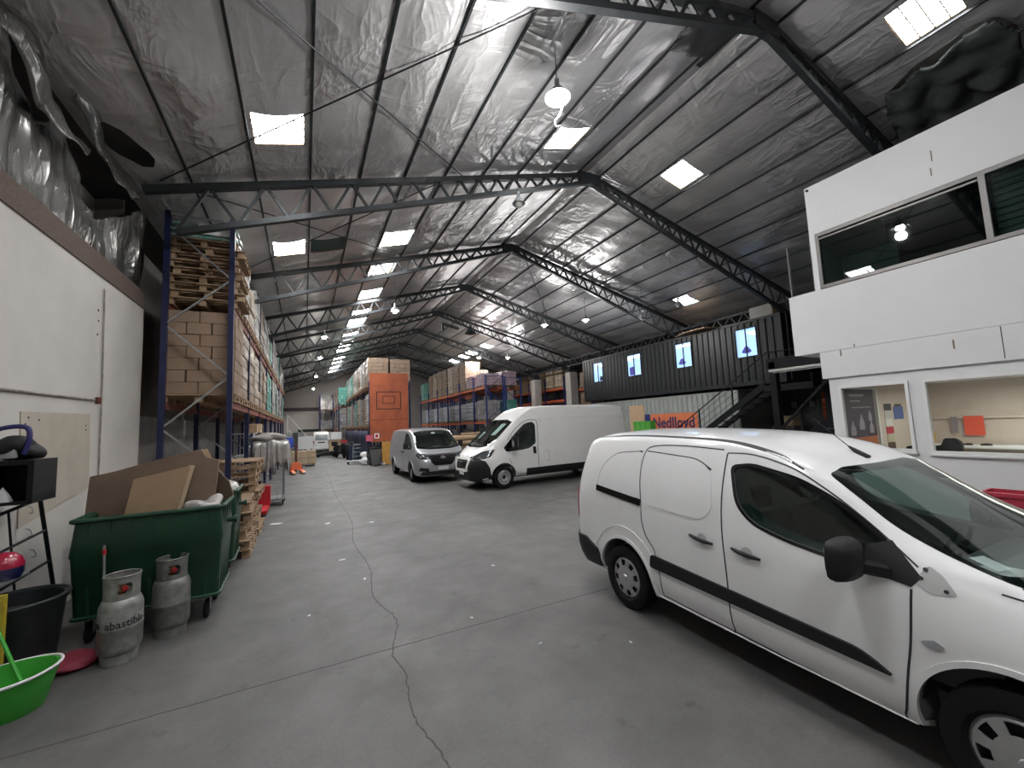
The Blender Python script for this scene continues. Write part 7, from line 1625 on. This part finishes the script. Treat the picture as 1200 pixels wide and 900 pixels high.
def p3(s_):
    k = dict(axis='Y', sign=s_)
    hug('door_window', bv3, WIN3, M['tint'], body3, off=-.006, th=.004, gridsz=.08, **k)
    hug('window_seal', bv3, None, M['gloss_black'], body3, tris=ring2(WIN3, WIN3i), gridsz=.1, off=.003, th=.012, **k)
    hug('blank_side_panel', bv3, roundpoly([(.55, 1.24), (1.88, 1.24), (1.85, 1.70), (.58, 1.70)], .07), P3, body3, off=.008, th=.012, gridsz=.1, **k)
    hug('blank_side_panel', bv3, roundpoly([(-.75, 1.24), (.42, 1.24), (.42, 1.70), (-.62, 1.70)], .07), P3, body3, off=.008, th=.012, gridsz=.1, **k)
    hugline('door_shut_line', bv3, spline([(1.95, .34), (1.94, 1.0), (1.95, 1.72), (2.1, 1.80), (2.5, 1.76), (2.9, 1.52), (3.22, 1.25)], 5), .012, M['gap'], body3, off=.004, th=.008, **k)
    hugline('door_shut_line', bv3, [(2.75, .34), (2.84, .62), (3.0, .8), (3.16, 1.12)], .012, M['gap'], body3, off=.004, th=.008, **k)
    hugline('slide_door_line', bv3, [(.48, .7), (.48, 1.76)], .012, M['gap'], body3, off=.004, th=.008, **k); hugline('slide_rail', bv3, [(-.8, 1.12), (.48, 1.13)], .03, M['gap'], body3, off=.002, th=.004, **k)
    hug('door_handle', bv3, roundpoly([(2.02, 1.0), (2.2, 1.0), (2.2, 1.05), (2.02, 1.05)], .01), M['gloss_black'], body3, off=.03, th=.03, gridsz=None, **k); hug('door_handle', bv3, roundpoly([(1.7, 1.0), (1.88, 1.0), (1.88, 1.05), (1.7, 1.05)], .01), M['gloss_black'], body3, off=.03, th=.03, gridsz=None, **k)
    hugline('wheel_arch_lip', bv3, circle2(0, .34, .42, -8, 188, 28), .03, P3, body3, off=.012, th=.03, **k); hugline('wheel_arch_lip', bv3, circle2(3.2, .34, .42, -4, 192, 28), .03, P3, body3, off=.012, th=.03, **k)
    hug('tail_lamp', bv3, roundpoly([(-1.05, .85), (-1.05, 1.35), (-.96, 1.3), (-.95, .9)], .01), M['red_lens'], body3, off=.008, th=.015, gridsz=None, **k)
    hp = bv3.ray_cast(Vector((3.0, 3 * s_, 1.18)), Vector((0, -s_, 0)))[0]
    mb = MB(); mb.bar((3.0, hp.y - s_ * .01, 1.17), (2.97, hp.y + s_ * .10, 1.2), .08, .05); am = mb.build('mirror_arm', blk_, body3, bevel=.01)
    mb = MB(); mb.box(2.97, hp.y + s_ * .15, 1.28, .12, .17, .23); mb.build('mirror_shell', blk_, am, bevel=.04)
    # headlamp on the front corner
    a = [(s_ * y, z) for y, z in ((.48, .88), (.52, .96), (.80, 1.03), (.86, .98), (.80, .88), (.60, .84))]
    hug('headlamp', bv3, roundpoly(a, .02), M['lens_dark'], body3, axis='X', sign=1, off=.016, th=.02, gridsz=.04)
    hug('headlamp_surround', bv3, roundpoly([(s_ * y, z) for y, z in ((.45, .86), (.50, .98), (.81, 1.05), (.885, .98), (.82, .86), (.60, .82))], .02), M['gloss_black'], body3, axis='X', sign=1, off=.007, th=.012, gridsz=.04)
    hug('fog_lamp_recess', bv3, roundpoly([(s_ * y, z) for y, z in ((.50, .40), (.52, .52), (.80, .56), (.84, .44))], .02), blk_, body3, axis='X', sign=1, off=.006, th=.014, gridsz=.08)
both(p3)
hug('windscreen', bv3, WS3o, M['glass'], body3, axis='X', sign=1, off=.008, th=.003, gridsz=.07)
hug('windscreen_band', bv3, None, M['gloss_black'], body3, axis='X', sign=1, tris=ring2(roundpoly(WS3o, .04, 3), roundpoly(WS3, .06, 3)), gridsz=.07, off=.004, th=.005)
hug('grille', bv3, roundpoly([(-.50, .94), (.50, .94), (.42, .72), (.30, .60), (-.30, .60), (-.42, .72)], .03), M['rubber'], body3, axis='X', sign=1, off=.012, th=.02, gridsz=.08)
for z in (.68, .75, .82): hugline('grille_slat', bv3, [(-.36, z), (0, z), (.36, z)], .010, M['rubber'], body3, axis='X', sign=1, off=.022, th=.012)
hug('chrome_bar', bv3, roundpoly([(-.52, .945), (.52, .945), (.54, .985), (-.54, .985)], .01), M['chrome'], body3, axis='X', sign=1, off=.02, th=.03, gridsz=.1)
hug('badge', bv3, [(.09 * math.cos(a * .4189), .86 + .045 * math.sin(a * .4189)) for a in range(15)], M['chrome'], body3, axis='X', sign=1, off=.028, th=.012, gridsz=None)
hug('number_plate', bv3, [(-.18, .45), (.18, .45), (.18, .56), (-.18, .56)], M['white'], body3, axis='X', sign=1, off=.022, th=.02, gridsz=None)
hug('lower_grille', bv3, roundpoly([(-.84, .22), (.84, .22), (.74, .41), (-.74, .41)], .02), blk_, body3, axis='X', sign=1, off=.006, th=.014, gridsz=.08)
hug('windscreen_sticker', bv3, [(-.06, 1.70), (.08, 1.70), (.08, 1.745), (-.06, 1.745)], M['white'], body3, axis='X', sign=1, off=-.008, th=.002, gridsz=None)
for x, y, s_ in ((0, .84, 1), (0, -.84, -1), (3.2, .84, 1), (3.2, -.84, -1)): wheel(van3, x, y, .335, s_, 'alloy', .205, .21)
mb = MB(); mb.bb(-.8, 3.8, -.58, .58, .2, .34); mb.build('underbody', M['dark_int'], van3)
cabin(body3, 3.38, 1.12, 2.3, .80, .45, 1, [(3.25, -.3, .12, .3)])

# ---------------------------------------------------------------- distant white van, seen from behind
ST4 = [(-.95, .38, .66, .70, .95, .69, 1.30, .60, 1.38), (-.9, .30, .72, .755, .98, .74, 1.60, .60, 1.68), (-.8, .26, .73, .77, 1.0, .75, 1.72, .61, 1.80), (-.4, .25, .74, .78, 1.0, .76, 1.80, .62, 1.88), (.5, .25, .74, .78, 1.0, .76, 1.82, .62, 1.90), (1.5, .25, .74, .78, .98, .76, 1.80, .62, 1.88), (1.9, .25, .74, .78, .96, .76, 1.70, .63, 1.80), (2.3, .25, .74, .78, .95, .75, 1.35, .65, 1.45), (2.6, .25, .73, .77, .93, .73, 1.05, .66, 1.1), (2.85, .26, .68, .72, .85, .68, .95, .58, .98), (2.95, .32, .58, .62, .7, .58, .76, .5, .8)]
t4 = thing('small_van', 'small white van far down the aisle seen from behind', 'van', (1.32, 41.0, 0), R(90)); o4 = body_mesh(ST4, n=3).build('body', P2, t4, fix=False); weld(o4.data); shade(o4.data, 35); bv4 = bvh_of(o4)
hug('rear_window', bv4, roundpoly([(-.52, 1.12), (.52, 1.12), (.46, 1.60), (-.46, 1.60)], .08), pm('pale_glass', (.30, .34, .34), .1), o4, axis='X', sign=-1, off=.005, th=.01, gridsz=.1)
hug('number_recess', bv4, roundpoly([(-.28, .88), (.28, .88), (.28, .98), (-.28, .98)], .01), M['gap'], o4, axis='X', sign=-1, off=.006, th=.01, gridsz=None)
for s_ in (1, -1): hug('tail_lamp', bv4, roundpoly([(s_ * .56, .72), (s_ * .66, .72), (s_ * .66, 1.08), (s_ * .58, 1.08)], .01), M['red_lens'], o4, axis='X', sign=-1, off=.008, th=.015, gridsz=None)
hug('rear_bumper', bv4, roundpoly([(-.68, .36), (.68, .36), (.68, .60), (-.68, .60)], .03), P2, o4, axis='X', sign=-1, off=.04, th=.05, gridsz=.1)
for x, y, s_ in ((-.2, .68, 1), (-.2, -.68, -1), (2.2, .68, 1), (2.2, -.68, -1)): mb = MB(); mb.lathe([(.15, -.09), (.27, -.09), (.29, -.06), (.29, .06), (.27, .09), (.15, .09)], 24, axis='Y'); mb.build('wheel', M['rubber'], t4, loc=(x, y, .29), smooth=40)
